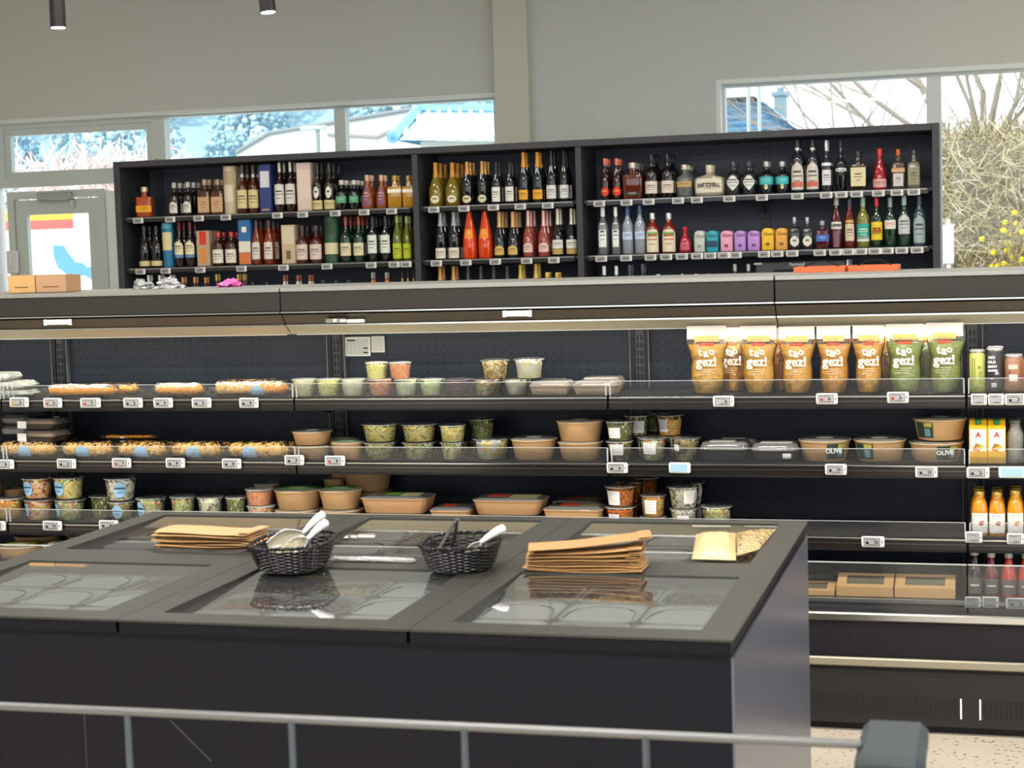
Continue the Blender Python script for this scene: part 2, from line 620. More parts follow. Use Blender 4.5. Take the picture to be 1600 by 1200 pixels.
def twiggy(name, label, x0, x1, y0, z0, z1, dy, n, mts, seed, ln=.5, r=.012, grp=None, fl=None):
    rg = random.Random(seed); b = MB()
    for k in range(n):
        x = rg.uniform(x0, x1); z = z0 + (z1 - z0) * rg.random() ** .8; y = y0 + rg.uniform(0, dy)
        a = rg.uniform(0, 2 * PI); e = rg.uniform(-.2, 1.3)
        d = Vector((math.cos(a) * math.cos(e), math.sin(a) * math.cos(e) * .5, math.sin(e)))
        L = rg.uniform(.4, 1) * ln; c = Vector((rg.uniform(-.3, .3), 0, rg.uniform(-.3, .3))) * L
        P = Vector((x, y, z))
        b.tube([P, P + d * L * .5 + c, P + d * L], [r, r * .8, r * .4], rg.choice(mts), 3, False)
        if fl and rg.random() < .3: blob(b, tuple(P + d * L), .03, fl, 1, 4, 3, .3, rg)
    o = part(name, b.mesh(name, False))
    return tag(o, label, 'shrub', grp)


x0, z0 = PX(30, 285, 20.4); x1, z1 = PX(180, 222, 20.4)
twiggy('leafless_shrub', 'pinkish leafless hedge seen through the window above the door', x0 - .3, x1 + .5, 20.4, 1.0, z1 - .2, 1.5, 2200, M_tw, 3, .5, .014)
# white box van behind the door
vx0, vz0 = PX(30, 460, 17); vx1, vz1 = PX(156, 322, 17)
van = thing('white_van', 'white box van with blue and yellow-red markings outside the door', 'van', (0, 0, 0))
vz1 = PX(100, 326, 17)[1]
part('box_body', MB().box((vx0 - 1.6, 17, .35), (vx1 + .12, 19.2, vz1), mat('f6f7f8', .4), .03), van)
b = MB(); xs = PX(43, 330, 16.98); xe = PX(112, 338, 16.98)
b.box((vx0 - .5, 16.985, vz1 - .12), (xe[0], 16.999, vz1 - .01), mat('f4c542', .5)); part('yellow_stripe', b, van)
b = MB(); b.box((vx0 - .5, 16.985, vz1 - .22), (xe[0], 16.999, vz1 - .121), mat('e8625c', .5)); part('red_stripe', b, van)
b = MB(); M_g = mat('5f9cb8', .5)


def flat(bm, pts, Y, mt, th=.006):
    P = [Vector(aty(x, y, Y)) for x, y in pts]
    n = len(P)
    bm.quad([(p.x, Y, p.z) for p in P], mt)


sw_ = [(82, 383), (100, 384), (106, 396), (120, 404), (136, 418), (148, 414), (154, 424), (153, 434), (144, 437), (132, 430), (118, 431), (104, 428), (90, 418), (84, 402)]
flat(b, sw_, 16.99, M_g)
flat(b, [(108, 397), (125, 394), (138, 402), (135, 412), (118, 410)], 16.985, mat('bfe0ea', .5))
part('blue_marking', b.mesh('blue_marking', False), van)
b = MB()
for wx in (vx0 - .9, vx1 - .5):
    i0 = len(b.v); b.tube([(wx, 17.0, .2), (wx, 17.25, .2)], .35, M_black, 20)
part('wheel', b, van)
# blue clad house beyond the right window
Yh = 24
hx0, hz = aty(1120, 158, Yh).x, aty(1190, 158, Yh).z
hx1 = aty(1192, 158, Yh).x; ex, ez = aty(1238, 197, Yh).x, aty(1238, 197, Yh).z
hs = thing('blue_clad_house', 'blue board-clad house with a chimney beyond the right window', 'house')
b = MB(); M_clad = mat('6fa3c6', .6)
b.quad([(hx0 - 1, Yh, -.2), (ex, Yh, -.2), (ex, Yh, ez), (hx1, Yh, hz), (hx0 - 1, Yh, hz)], M_clad)
b.box((hx0 - 1, Yh + .01, -.2), (ex, Yh + 4, ez), M_clad)
part('clad_wall', b.mesh('clad_wall', False), hs)
b = MB()
z = hz - .05
while z > -.1:
    xr = ex if z < ez else hx1 + (ex - hx1) * (hz - z) / (hz - ez)
    b.box((hx0 - 1, Yh - .03, z - .015), (xr, Yh, z + .015), mat('4d7fa5', .7)); z -= .085
part('cladding_board', b, hs)
b = MB()
b.quad([(hx1 - .1, Yh - .2, hz + .06), (ex + .4, Yh - .2, ez - .3), (ex + .4, Yh + 4, ez - .3), (hx1 - .1, Yh + 4, hz + .06)], mat('a9b4bb', .6))
b.quad([(hx0 - 1, Yh - .2, hz + .06), (hx1 - .1, Yh - .2, hz + .06), (hx1 - .1, Yh + 4, hz + .06), (hx0 - 1, Yh + 4, hz + .06)], mat('a9b4bb', .6))
part('roof', b.mesh('roof', False), hs)
c0, c1 = aty(1211, 165, Yh + 1), aty(1226, 165, Yh + 1); ct = aty(1218, 150, Yh + 1).z
b = MB(); M_ch = mat('7f98a6', .7)
b.box((c0.x, Yh + .9, ez - .5), (c1.x, Yh + 1.3, ct), M_ch)
b.box((c0.x - .03, Yh + .87, ct), (c1.x + .03, Yh + 1.33, ct + .05), M_ch)
b.tube([((c0.x + c1.x) / 2, Yh + 1.1, ct), ((c0.x + c1.x) / 2, Yh + 1.1, ct + .13)], .05, M_ch)
part('chimney', b, hs)
for k, xx in enumerate((1170, 1187)):  # posts added to stand in for a doubled window reflection
    p = aty(xx, 200, 14)
    b = MB(); b.tube([(p.x, 14, -.15), (p.x, 14, 3.4)], .017, mat('c3ccd0', .5), 6)
    tag(part('reflection_post', b), ('slim pale post for a doubled window reflection, left of two', 'slim pale post for a doubled window reflection, nearer the chimney')[k], 'post')
x0, z0 = PX(1508, 350, 27); x1, z1 = PX(1640, 262, 27)  # wall added in place of a pale bluish reflection
hb = thing('pale_reflection', 'pale wall added for a reflection behind the bare thicket on the right', 'house')
part('wall', MB().box((x0, 27, -.2), (x1 + 3, 33, z1), mat('d6e1e8', .8)), hb)
b = MB()
for k in range(9): b.box((x0, 26.96, .2 + k * .25), (x1 + 3, 27, .22 + k * .25), mat('b7c8d3', .8))
part('board_line', b, hb)


def bare_tree(px, Y, lean, h, seed, label, r=.11, colr=('8b8076', 'a1968a'), depth=6, zb=-.2):
    rg = random.Random(seed)
    X = aty(px, 350, Y).x
    t = thing('bare_tree', label, 'tree', (X, Y, zb))
    tb, bb = MB(), MB(); mt = mat(colr[0], .9); mt2 = mat(colr[1], .9)

    def grow(P, d, L, r, lv):
        pts = [P]; n = 4
        rad = [r]
        for k in range(n):
            d = (d + Vector((rg.uniform(-.16, .16), rg.uniform(-.12, .12), rg.uniform(-.08, .12)))).normalized()
            pts.append(pts[-1] + d * L / n); rad.append(r * (1 - .5 * (k + 1) / n))
        (tb if lv == 0 else bb).tube(pts, rad, mt if lv < 2 else mt2, 6 if lv < 2 else 3, False)
        if lv >= depth: return
        for k in range(rg.randint(4, 5) if lv < 3 else 4):
            a = rg.uniform(0, 2 * PI); sp_ = rg.uniform(.4, .95)
            q = pts[rg.randint(2, n)]
            nd = (d + Vector((math.cos(a) * sp_, math.sin(a) * sp_ * .6, rg.uniform(-.3, .5)))).normalized()
            grow(q, nd, L * rg.uniform(.5, .78), r * .38, lv + 1)
    grow(Vector((0, 0, 0)), Vector((lean, 0, 1)).normalized(), h * .5, r, 0)
    part('trunk', tb, t); part('branch', bb, t)


bare_tree(1585, 22, -.12, 8.0, 3, 'tall bare tree at the right edge of the right window', .10)
bare_tree(1500, 24, .1, 8, 8, 'bare tree with a leaning trunk behind the right window mullion', .09)
bare_tree(1400, 34, -.05, 8.5, 21, 'pale bare tree above the right end of the bottle shelving', .06, ('8f8c88', 'b3afa8'))
bare_tree(1275, 34, .0, 8, 33, 'thin upright bare tree in the middle of the right window', .07, ('8f8c88', 'b9b5ae'), 5)
bare_tree(1318, 40, 0, 6.6, 5, 'small rounded bare tree right of the thin upright one', .06, ('83878a', 'a3a7a8'), 6)
bare_tree(1625, 19, -.35, 7, 15, 'bare tree reaching in from the right edge of the photo', .07)
M_tw2 = [mat('a8966c', .9), mat('7d6e54', .9), mat('c9b78e', .9), mat('d6ccb0', .9), mat('6a6650', .9)]
xq = lambda p, Y: aty(p, 350, Y).x
twiggy('leafless_thicket', 'dense pale thicket of bare twigs filling the right window', xq(1460, 18), xq(1660, 18), 18, -.1, 2.75, 3, 9500, M_tw2, 9, .5, .0055)
twiggy('leafless_thicket', 'farther low band of bare brush behind the bottle shelving on the right', xq(1200, 28), xq(1480, 28), 28, .5, 3.0, 3, 1500, M_tw2, 10, .7, .009)
twiggy('flowering_shrub', 'yellow flowering shrub at the right edge of the right window', xq(1570, 17), xq(1640, 17), 17, .2, 1.75, .8, 420, M_tw2[:2], 12, .4, .008, None, mat('d8c21e', .8))
p = aty(1482, 380, 15)
sg = thing('sign_post', 'small white sign on a post outside the right window beside the shelving', 'sign', (p.x, 15, -.15))
part('post', MB().tube([(0, 0, 0), (0, 0, 2.0)], .02, M_white, 6), sg)
part('sign_panel', MB().box((-.05, -.03, 1.62), (.045, -.015, 1.95), M_white, .004), sg)

# ================================================================ ceiling fittings
fx = MB().box((-.8, -.2, -.1), (.8, .2, 0), M_white, .01).mesh('housing')
df = MB().box((-.75, -.16, -.112), (.75, .16, -.1), mat('fff6e6', .5, 0, 0, 0, 40, 1.5)).mesh('diffuser')
for i, (x, y) in enumerate(ADDED_LAMPS):
    t = thing('added_ceiling_lamp', 'added ceiling lamp, out of view, lighting the shop floor', 'ceiling lamp', (x, y, 4.0), 0, 'ceiling lamps')
    part('housing', fx, t); part('diffuser', df, t)
M_spot = mat('1f1f20', .45)
for (x, yb, lab, tilt) in ((91, 45, 'black cylinder pendant spotlight at the upper left of the photo', 0), (419, 21, 'black cylinder pendant spotlight above the left window mullion', -.08), (737, -4, 'black cylinder pendant spotlight cut by the top edge near the column', 0)):
    p = aty(x, yb - 2, 8.5)
    t = thing('pendant_spotlight', lab, 'spotlight', (p.x, 8.5, p.z), rot=(0, tilt, 0))
    b = MB(); b.loft([(.038, .038, 0), (.043, .043, .002), (.043, .043, .34), (.02, .02, .345)], M_spot, 2, 24)
    part('lamp_housing', b, t)
    part('lens', MB().loft([(.037, .037, -.004), (.039, .039, .001)], mat('fff4dc', .3, 0, 0, 0, 40, 6), 2, 24), t)
    part('stem', MB().tube([(0, 0, .34), (0, 0, 4.0 - p.z)], .012, M_spot, 8), t)
# ================================================================ bottle shelving
YS = 10.6
SX0, SX1 = -.5475 * YS, -.0265 * YS
SZ = 1.7 + .0645 * YS
SBK = 11.02
ZA, ZB, ZC = 1.7 + .0283 * YS, 1.7 - .0048 * YS, 1.7 - .0385 * YS
M_sh = mat('35363a', .5)
M_shi = mat('343f50', .55)
u = thing('bottle_shelving', 'tall black open shelving unit full of bottles below the windows', 'shelving')
part('side_panel', MB().box((SX0, YS - .02, 0), (SX0 + .045, SBK + .03, SZ), M_sh, .003), u)
part('side_panel', MB().box((SX1 - .045, YS - .02, 0), (SX1, SBK + .03, SZ), M_sh, .003), u)
part('top_panel', MB().box((SX0 + .0455, YS - .02, SZ - .042), (SX1 - .0455, SBK + .03, SZ), M_sh, .003), u)
part('back_panel', MB().box((SX0 + .046, SBK, 0), (SX1 - .046, SBK + .02, SZ - .043), M_shi), u)
D1, D2 = -.341 * YS, -.2372 * YS
for d in (D1, D2):
    part('divider', MB().box((d - .02, YS - .015, 0), (d + .02, SBK - .001, SZ - .043), M_sh, .003), u)
CELLS = [(SX0 + .047, D1 - .021), (D1 + .021, D2 - .021), (D2 + .021, SX1 - .047)]
for (c0, c1) in CELLS:
    for z in (ZA, ZB, ZC, ZC - .4, ZC - .8):
        s = part('shelf', MB().box((c0, YS + .02, z - .022), (c1, SBK - .002, z), M_sh, .002), u)
        b = MB(); b.box((c0 + .02, YS + .005, z - .036), (c1 - .02, YS + .018, z - .004), mat('1b1c1e', .25), .002)
        b.box((c0 + .03, YS + .002, z - .010), (c1 - .03, YS + .006, z - .004), mat('9a9a98', .3, .7))
        part('ticket_rail', b, s)
for xp in (250, 1195):
    X = XZ(xp, SBK, 2.1)
    b = MB(); b.box((X - .03, SBK - .012, .2), (X + .03, SBK - .001, SZ - .05), mat('2b2f37', .5))
    for k in range(44): 
        for s in (-.012, .004): b.box((X + s, SBK - .014, .9 + k * .035), (X + s + .006, SBK - .0121, .915 + k * .035), mat('0a0a0c', .7))
    part('upright', b, u)
    for z in (ZA,):
        b = MB(); b.quad([(X, SBK - .013, z - .12), (X, YS + .1, z - .04), (X, YS + .1, z - .0225), (X, SBK - .013, z - .0225)], M_sh)
        part('bracket', b.mesh('bracket', False), u)

STY = {  # body outline (radius, height), cap (z0, z1, radius), section exponent
    'whisky': ([(.92, 0), (1, .015), (1, .58), (.96, .63), (.62, .72), (.36, .78), (.34, .93)], (.84, 1, .38), 2),
    'tallw': ([(.92, 0), (1, .015), (1, .5), (.95, .56), (.5, .64), (.3, .72), (.28, .95)], (.8, 1, .32), 2),
    'champ': ([(.93, 0), (1, .012), (1, .45), (.95, .52), (.7, .62), (.45, .72), (.33, .8), (.3, .96)], (.7, 1, .34), 2),
    'champwide': ([(.93, 0), (1, .012), (1, .3), (.92, .42), (.68, .54), (.42, .64), (.3, .72), (.28, .96)], (.66, 1, .32), 2),
    'skittle': ([(.95, 0), (1, .02), (1, .3), (.92, .45), (.72, .62), (.52, .8), (.36, .92), (.34, .97)], (.92, 1, .36), 2),
    'squat': ([(.94, 0), (1, .02), (1, .52), (.93, .6), (.5, .67), (.28, .72), (.27, .88)], (.84, 1, .42), 2),
    'square': ([(.95, 0), (1, .015), (1, .6), (.92, .66), (.42, .7), (.3, .73), (.29, .9)], (.84, 1, .36), 7),
    'decanter': ([(.95, 0), (1, .015), (1, .6), (.97, .66), (.35, .67), (.28, .7), (.28, .86)], (.84, 1, .42), 9),
    'flask': ([(.85, 0), (.97, .03), (1, .3), (.98, .52), (.86, .6), (.4, .66), (.22, .7), (.2, .85)], (.76, 1, .24), 4),
    'teardrop': ([(.9, 0), (1, .03), (1, .25), (.85, .45), (.55, .62), (.35, .7), (.3, .85)], (.82, 1, .4), 2),
    'wine': ([(.92, 0), (1, .01), (1, .56), (.93, .62), (.5, .72), (.36, .77), (.34, .96)], (.8, 1, .4), 2),
    'slim': ([(.92, 0), (1, .01), (1, .45), (.85, .58), (.5, .72), (.34, .8), (.32, .95)], (.84, 1, .4), 2),
    'mini': ([(.92, 0), (1, .015), (1, .55), (.8, .66), (.42, .76), (.4, .9)], (.86, 1, .5), 2),
}
FLAT = {'flask': .42, 'decanter': .62, 'square': .8}


def prof_r(P, z):
    for k in range(len(P) - 1):
        if P[k][1] <= z <= P[k + 1][1]:
            t = (z - P[k][1]) / max(1e-6, P[k + 1][1] - P[k][1])
            return P[k][0] + (P[k + 1][0] - P[k][0]) * t
    return P[-1][0]


_B = {}


def bottle_meshes(style, Wd, H, glass, cap, labels):
    k = (style, round(Wd, 3), round(H, 3), glass, cap, str(labels))
    if k in _B: return _B[k]
    P, cp_, n = STY[style]
    R = Wd / 2; fy = FLAT.get(style, 1)
    out = []
    b = MB(); b.loft([(r * R, r * R * fy if r > .5 else r * R * max(fy, .85), z * H) for r, z in P], gm(glass), n, 20 if n == 2 else 28)
    out.append(('glass_body', b.mesh('glass_body', True, 50), None, (0, 0, 0)))
    b = MB(); z0, z1, cr_ = cp_
    if style.startswith('champ'):
        rr = [prof_r(P, z0 + (.97 - z0) * q / 3) * 1.06 * R for q in range(4)]
        rings = [(rr[q], rr[q], (z0 + (.97 - z0) * q / 3) * H) for q in range(4)] + [(rr[3] * 1.15, rr[3] * 1.15, .975 * H), (rr[3] * 1.1, rr[3] * 1.1, .993 * H), (rr[3] * .7, rr[3] * .7, H)]
    else:
        c = cr_ * R; rings = [(c * .98, c * .98, z0 * H), (c, c, (z0 + .01) * H), (c, c, (z1 - .015) * H), (c * .9, c * .9, z1 * H)]
    b.loft(rings, mat(cap, .28, .45 if cap[0] in 'bcd' and cap[-1] in '0123456789' else .1), 2, 16)
    out.append(('foil' if style.startswith('champ') else 'cap', b.mesh('cap'), None, (0, 0, 0)))
    for lb in labels:
        z0, z1, col, arc = lb[:4]; pr = lb[4] if len(lb) > 4 else 'bars'
        rm = max(prof_r(P, z0), prof_r(P, (z0 + z1) / 2), prof_r(P, z1)) * R
        def rad(z): return prof_r(P, z) * R * 1.02 + .0006
        lm = mat(col, .55)
        b = MB()
        if pr == 'oval' or pr == 'diamond' or pr == 'arch':
            rows = 7
            for q in range(rows):
                t0, t1 = q / rows, (q + 1) / rows
                def hw(t):
                    if pr == 'oval': return math.sqrt(max(.02, 1 - (2 * t - 1) ** 2))
                    if pr == 'arch': return 1 if t < .6 else math.sqrt(max(.02, 1 - ((t - .6) / .4) ** 2))
                    return max(.03, 1 - abs(2 * t - 1))
                za, zb_ = z0 + (z1 - z0) * t0, z0 + (z1 - z0) * t1
                for j in range(8):
                    def P_(t, z, s):
                        a = R_(-90 + arc * hw(t) * s); r = rad(z)
                        c_, q_ = math.cos(a), math.sin(a); e_ = (abs(c_) ** n + abs(q_) ** n) ** (-1 / n)
                        ff = fy if prof_r(P, z) > .5 else max(fy, .85)
                        return (r * c_ * e_, r * q_ * e_ * ff - (.001 if ff < 1 else 0), z * H)
                    s0, s1 = -1 + j / 4, -1 + (j + 1) / 4
                    b.quad([P_(t0, za, s0), P_(t0, za, s1), P_(t1, zb_, s1), P_(t1, zb_, s0)], lm)
        else:
            rings = [(rad(z0 + (z1 - z0) * q / 3), rad(z0 + (z1 - z0) * q / 3) * (fy if prof_r(P, z0) > .5 else max(fy, .85)) + (.001 if fy < 1 else 0), (z0 + (z1 - z0) * q / 3) * H) for q in range(4)]
            b.loft(rings, lm, n, 48, -90 - arc, -90 + arc)
        out.append(('label', b.mesh('label'), None, (0, 0, 0)))
        if pr and len(lb) > 5 or pr in ('bars', 'oval', 'arch', 'diamond'):
            ink = mat(lb[5], .55) if len(lb) > 5 else mat('4b4640', .6)
            pb = MB(); hh = (z1 - z0)
            ys_ = -(rm * (fy if n > 2 else 1) + .0022)
            items = [(.62, .07, .55), (.48, .04, .7), (.3, .03, .4)] if pr != 'oval' else [(.5, .14, .5)]
            for (t, th, w) in items:
                zz = (z0 + hh * t) * H
                if n == 2:
                    r = rad(z0 + hh * t) + .0008
                    pb.loft([(r, r, zz), (r, r, zz + th * hh * H)], ink, 2, 48, -90 - arc * w, -90 + arc * w)
                else:
                    ww = rm * min(.9, arc / 60) * w
                    pb.box((-ww, ys_, zz), (ww, ys_ + .0008, zz + th * hh * H), ink)
            out.append(('label_print', pb.mesh('label_print'), 'label', (0, 0, 0)))
        if pr and pr.startswith('t:'):
            _, txt, sz = pr.split(':')[:3]
            tm = textmesh(txt, float(sz), mat(lb[5] if len(lb) > 5 else '1c1c1c', .5), .0008)
            out.append(('lettering', tm, 'label', (0, ys_off(rm, fy, n), (z0 + z1) / 2 * H)))
    _B[k] = out
    return out


def ys_off(rm, fy, n): return -(rm * (fy if n > 2 else 1) * 1.02 + .0028)


def put(name, cat, label, meshes, loc, rz=0, group=None):
    t = thing(name, label, cat, loc, rz, group)
    last = None
    for nm, me, par, lc in meshes:
        if par: kid(nm, me, last, loc=lc)
        else:
            o = kid(nm, me, t, loc=lc)
            if nm == 'label': last = o
            else: last = last
    return t


SHORT = {'A': [], 'B': []}   # product names for the price tags below them


def bottles(row, boxes, yt, style, glass, cap, labels, desc, behind=1, nm='bottle'):
    z = {'A': ZA, 'B': ZB, 'C': ZC}[row]
    rowname = {'A': 'upper', 'B': 'middle', 'C': 'lowest'}[row]
    yts = yt if isinstance(yt, tuple) else (yt,) * len(boxes)
    for k, (xl, xr) in enumerate(boxes):
        R = .04
        for _ in range(3):
            Yc = YS + .025 + R * FLAT.get(style, 1)
            xa_, xb_ = XZ(xl, Yc, z + .1), XZ(xr, Yc, z + .1)
            R = (xb_ - xa_) / 2 * .985
        H = min(aty(xl, yts[k], Yc).z - z, {'A': SZ - .05 - ZA, 'B': ZA - ZB - .04, 'C': ZB - ZC - .04}[row])
        side = ['left', 'right'][k] if len(boxes) == 2 else ''
        lab = (desc + (', %s one of the front pair' % side if side else ' on the %s bottle shelf' % rowname))
        ms = bottle_meshes(style, 2 * R, H, glass, cap, labels)
        src = put(nm, 'bottle', lab, ms, ((xa_ + xb_) / 2, Yc, z), R_(rnd.uniform(-4, 4) + 3), desc)
        SHORT.get(row, []).append(((xl + xr) / 2, desc))
        for q in range(behind):
            dY = (2 * R * FLAT.get(style, 1) + .008) * (q + 1)
            if Yc + dY + R * FLAT.get(style, 1) > SBK - .015: break
            pos = ('behind the %s one' % side) if side else 'behind the front one'
            copy_thing(src, ((xa_ + xb_) / 2 + rnd.uniform(-.002, .002), Yc + dY, z), ('%s, %s%s' % (desc, 'second ' if q == 1 else 'third ' if q == 2 else '', pos)), R_(rnd.uniform(-30, 30) if style not in FLAT else rnd.uniform(-2, 2)))


def carton(row, xl, xr, yt, cols, desc, tube=False, behind=0, dome=False, nm='gift_box'):
    """gift box or tube; cols: list of (z0,z1,colour) bands on the front; first entry = whole body"""
    z = {'A': ZA, 'B': ZB, 'C': ZC}[row]
    D = .085
    Yc = YS + .028 + D / 2
    Yf = Yc if tube else YS + .03
    xa_, xb_ = XZ(xl, Yf, z + .1), XZ(xr, Yf, z + .1)
    w = (xb_ - xa_) * .955; H = min(aty(xl, yt, Yf).z - z, .322); cx = (xa_ + xb_) / 2
    if tube: D = w; Yc = YS + .028 + D / 2
    rl = 'upper' if row == 'A' else 'middle'
    t = thing(nm, desc + ' on the %s bottle shelf' % rl, 'gift tube' if tube else 'gift box' if nm == 'gift_box' else 'box', (cx, Yc, z))
    b = MB(); c0 = mat(cols[0][2], .45)
    if tube: b.loft([(w / 2, w / 2, 0), (w / 2, w / 2, H * .985), (w / 2 * .97, w / 2 * .97, H)], c0, 2, 24)
    elif dome:
        ww = w / 2
        b.loft([(ww * .98, .03, 0), (ww, .032, .006), (ww, .032, H * .78), (ww * .93, .031, H * .88), (ww * .72, .03, H * .96), (ww * .4, .028, H)], c0, 5, 24)
        D = .064
    else: b.box((-w / 2, -D / 2, 0), (w / 2, D / 2, H), c0, .002)
    kid('box_body', b, t)
    for (a0, a1, c, *rest) in cols[1:]:
        wf = rest[0] if rest else 1
        b = MB(); mm = mat(c, .5)
        if tube: b.loft([(w / 2 + .001, w / 2 + .001, a0 * H), (w / 2 + .001, w / 2 + .001, a1 * H)], mm, 2, 48, -90 - 80 * wf, -90 + 80 * wf)
        else: b.box((-w / 2 * wf * .98, -D / 2 - .0015, a0 * H), (w / 2 * wf * .98, -D / 2 - .0001, a1 * H), mm)
        kid('printed_panel', b, t)
    SHORT[row].append(((xl + xr) / 2, desc))
    for q in range(behind):
        copy_thing(t, (cx, Yc + (D + .006) * (q + 1), z), desc + ', behind the front one')
    return t


WH = 'ece4d6'; CRM = 'e3d3a8'
# upper shelf, left cell
bottles('A', [(215, 238)], 293, 'decanter', 'a8420f', 'd8c2a0', [(.16, .38, 'f0a322', 62, 'bars')], 'squat amber bourbon with bright orange label', 0)
bottles('A', [(265, 281), (286.5, 302.5)], (286, 285), 'squat', '1c1210', 'b9b3ac', [(.08, .42, 'ded8cc', 48, 'arch')], 'dark round bottle with pale portrait label', 2)
bottles('A', [(311, 330), (331.5, 350.5)], 281, 'square', '4a2a16', 'a99474', [(.06, .5, 'c59f78', 44, 'bars', 'b5482c')], 'square dark bottle with kraft coloured label', 2)
carton('A', 350.5, 371, 257, [(0, 1, 'c3b392'), (.25, .6, 'd8cbb0', .5), (.62, .9, 'b0a07c', .7)], 'beige whisky gift tube', True, 1, nm='gift_tube')
bottles('A', [(371.5, 388), (389, 405)], 258, 'tallw', '4b1f0e', '4c453f', [(.1, .48, 'd9c991', 66, 'bars'), (.74, .84, 'd5d2ca', 70, '')], 'red-brown bottle with yellowish label', 2)
carton('A', 405.5, 424, 253, [(0, 1, '2f3a77'), (.52, .86, 'd6d6dc', .8), (.04, .07, 'c5a75c', .6)], 'tall navy blue gift box')
bottles('A', [(430, 446), (447, 463)], 253, 'tallw', '241410', 'c8c2b6', [(.15, .55, 'd8d4cb', 64, 'bars')], 'dark bottle with tall light grey label', 1)
carton('A', 464, 487, 254.5, [(0, 1, 'cfb9ad'), (.24, .87, 'dfcabd', .86), (.04, .22, 'd9c2b2', .86)], 'tall pinkish cream gift box')
bottles('A', [(489, 505), (507, 524)], 255, 'tallw', '1e1513', '35332f', [(.02, .21, 'd5c78c', 70, 'bars'), (.25, .5, 'e3dfcc', 30, 'oval')], 'black bottle with oval cream label over yellow band', 2)
bottles('A', [(525, 543.5), (545.5, 562)], 282, 'squat', '101614', 'c9c6ba', [(.22, .46, '4f9f72', 60, 'bars', 'a9d8bb')], 'squat black bottle with light green label', 2)
bottles('A', [(565, 584), (588, 605)], 274, 'teardrop', '9a5320', 'd3ab8a', [(.08, .66, '7f4f68', 32, 'bars', 'd8b9c8')], 'tapered amber bottle with purple marking', 1)
bottles('A', [(607, 628), (630, 647.5)], 275, 'decanter', 'b5832a', 'b39248', [(.46, .78, 'f0ead8', 50, '')], 'square golden bottle with cream label near the top', 1)
# middle shelf, left cell
bottles('B', [(218.5, 235), (237, 254)], 353, 'slim', '121113', '2f3238', [(.04, .16, 'd8c793', 75, '')], 'slim black bottle with thin cream base label', 1)
carton('B', 255.7, 273, 348, [(0, 1, '1f6f96'), (.38, .78, 'd8cf9a', .75), (.86, .97, '4fa3b5', .8)], 'blue whisky tube with cream arched panel', True, nm='gift_tube')
bottles('B', [(274, 288.5), (290.5, 306)], 345, 'tallw', '231417', '6d1f22', [(.26, .56, 'e6dcb4', 66, 'arch'), (.2, .27, '5c87b8', 66, '')], 'dark bottle with cream and blue label', 1)
carton('B', 307.5, 328, 361, [(0, 1, 'b7a285'), (.6, .98, 'd2361f', .55), (.1, .5, 'd98b3a', .5)], 'red and gold patterned gift box', False, 1)
bottles('B', [(333, 351), (353, 372)], 363, 'whisky', '3b1a10', 'c03a2d', [(.08, .48, 'e6dfd0', 58, 'bars')], 'dark bottle with red neck and cream label', 1)
carton('B', 373, 392.5, 343.5, [(0, 1, '2768a5'), (.28, .52, 'e5dcc6', .98), (.02, .27, 'd9763a', .98), (.72, .84, 'e9e9e2', .4)], 'blue gift box with orange lower panel')
bottles('B', [(394, 409), (413, 429)], 344, 'slim', '7e2e12', '4a3a44', [(.12, .5, 'd9cfc2', 52, 'bars')], 'red amber bottle with jagged white label', 2)
carton('B', 440, 461.5, 352, [(0, 1, 'c4b091'), (.5, .95, 'd5c7ab', .9), (.12, .34, '7a5a40', .35)], 'beige whisky gift box with small picture')
bottles('B', [(463.5, 482.5), (484.8, 504.5)], 353, 'squat', '4f1f1a', '3b3436', [(.1, .5, 'ddc9bd', 62, 'bars')], 'dark red bottle with pale pink square label', 2)
carton('B', 507.6, 529.7, 337.5, [(0, 1, '24502f'), (.18, .42, 'd9cfa8', .98), (.6, .9, '1b3b25', .5)], 'dark green whisky tube with cream band', True, nm='gift_tube')
bottles('B', [(532.5, 550), (553, 570)], 339, 'tallw', '16301f', '9d4a35', [(.14, .42, 'ddd3b0', 64, 'bars')], 'green bottle with cream label and red collar', 2)
bottles('B', [(575, 591.5), (595, 611.5)], 338, 'wine', '10181b', '22282c', [(.18, .58, 'dfe4dc', 58, 'bars', '22282c')], 'black bottle with white label and standing figure', 2)
bottles('B', [(614, 629), (630, 643)], (337, 338), 'slim', '5b6414', '9aa15a', [(.05, .38, 'b8c41e', 62, 'bars', '50600c')], 'yellow-green bottle with lime label', 1)
# upper shelf, middle cell
bottles('A', [(670.5, 692.5), (696, 719.5)], 254.5, 'champwide', '7d6a1f', 'c88a2c', [(.06, .24, 'e6dcb8', 36, 'oval')], 'clear golden champagne with round cream label', 2)
bottles('A', [(722, 739), (746, 762)], (253, 252), 'champ', '15181a', 'c09152', [(.04, .22, 'dcd0ac', 50, 'oval')], 'black champagne with gold foil and oval label', 2)
bottles('A', [(768, 784), (789, 805)], 254, 'champ', '12151a', '1c1d20', [(.05, .4, 'e6e4de', 52, 'bars')], 'black sparkling wine with tall white label', 1)
bottles('A', [(810.5, 827), (832, 849.5)], 238, 'champ', '10201d', 'd6932a', [(.06, .25, 'f0a81f', 56, 'bars')], 'dark champagne with orange-yellow label and gold foil', 1)
bottles('A', [(853.5, 871), (874, 890)], 236, 'champ', '0f1216', '15161a', [(.06, .32, 'dfe0dc', 56, 'bars')], 'black tall champagne with pale grey label', 1)
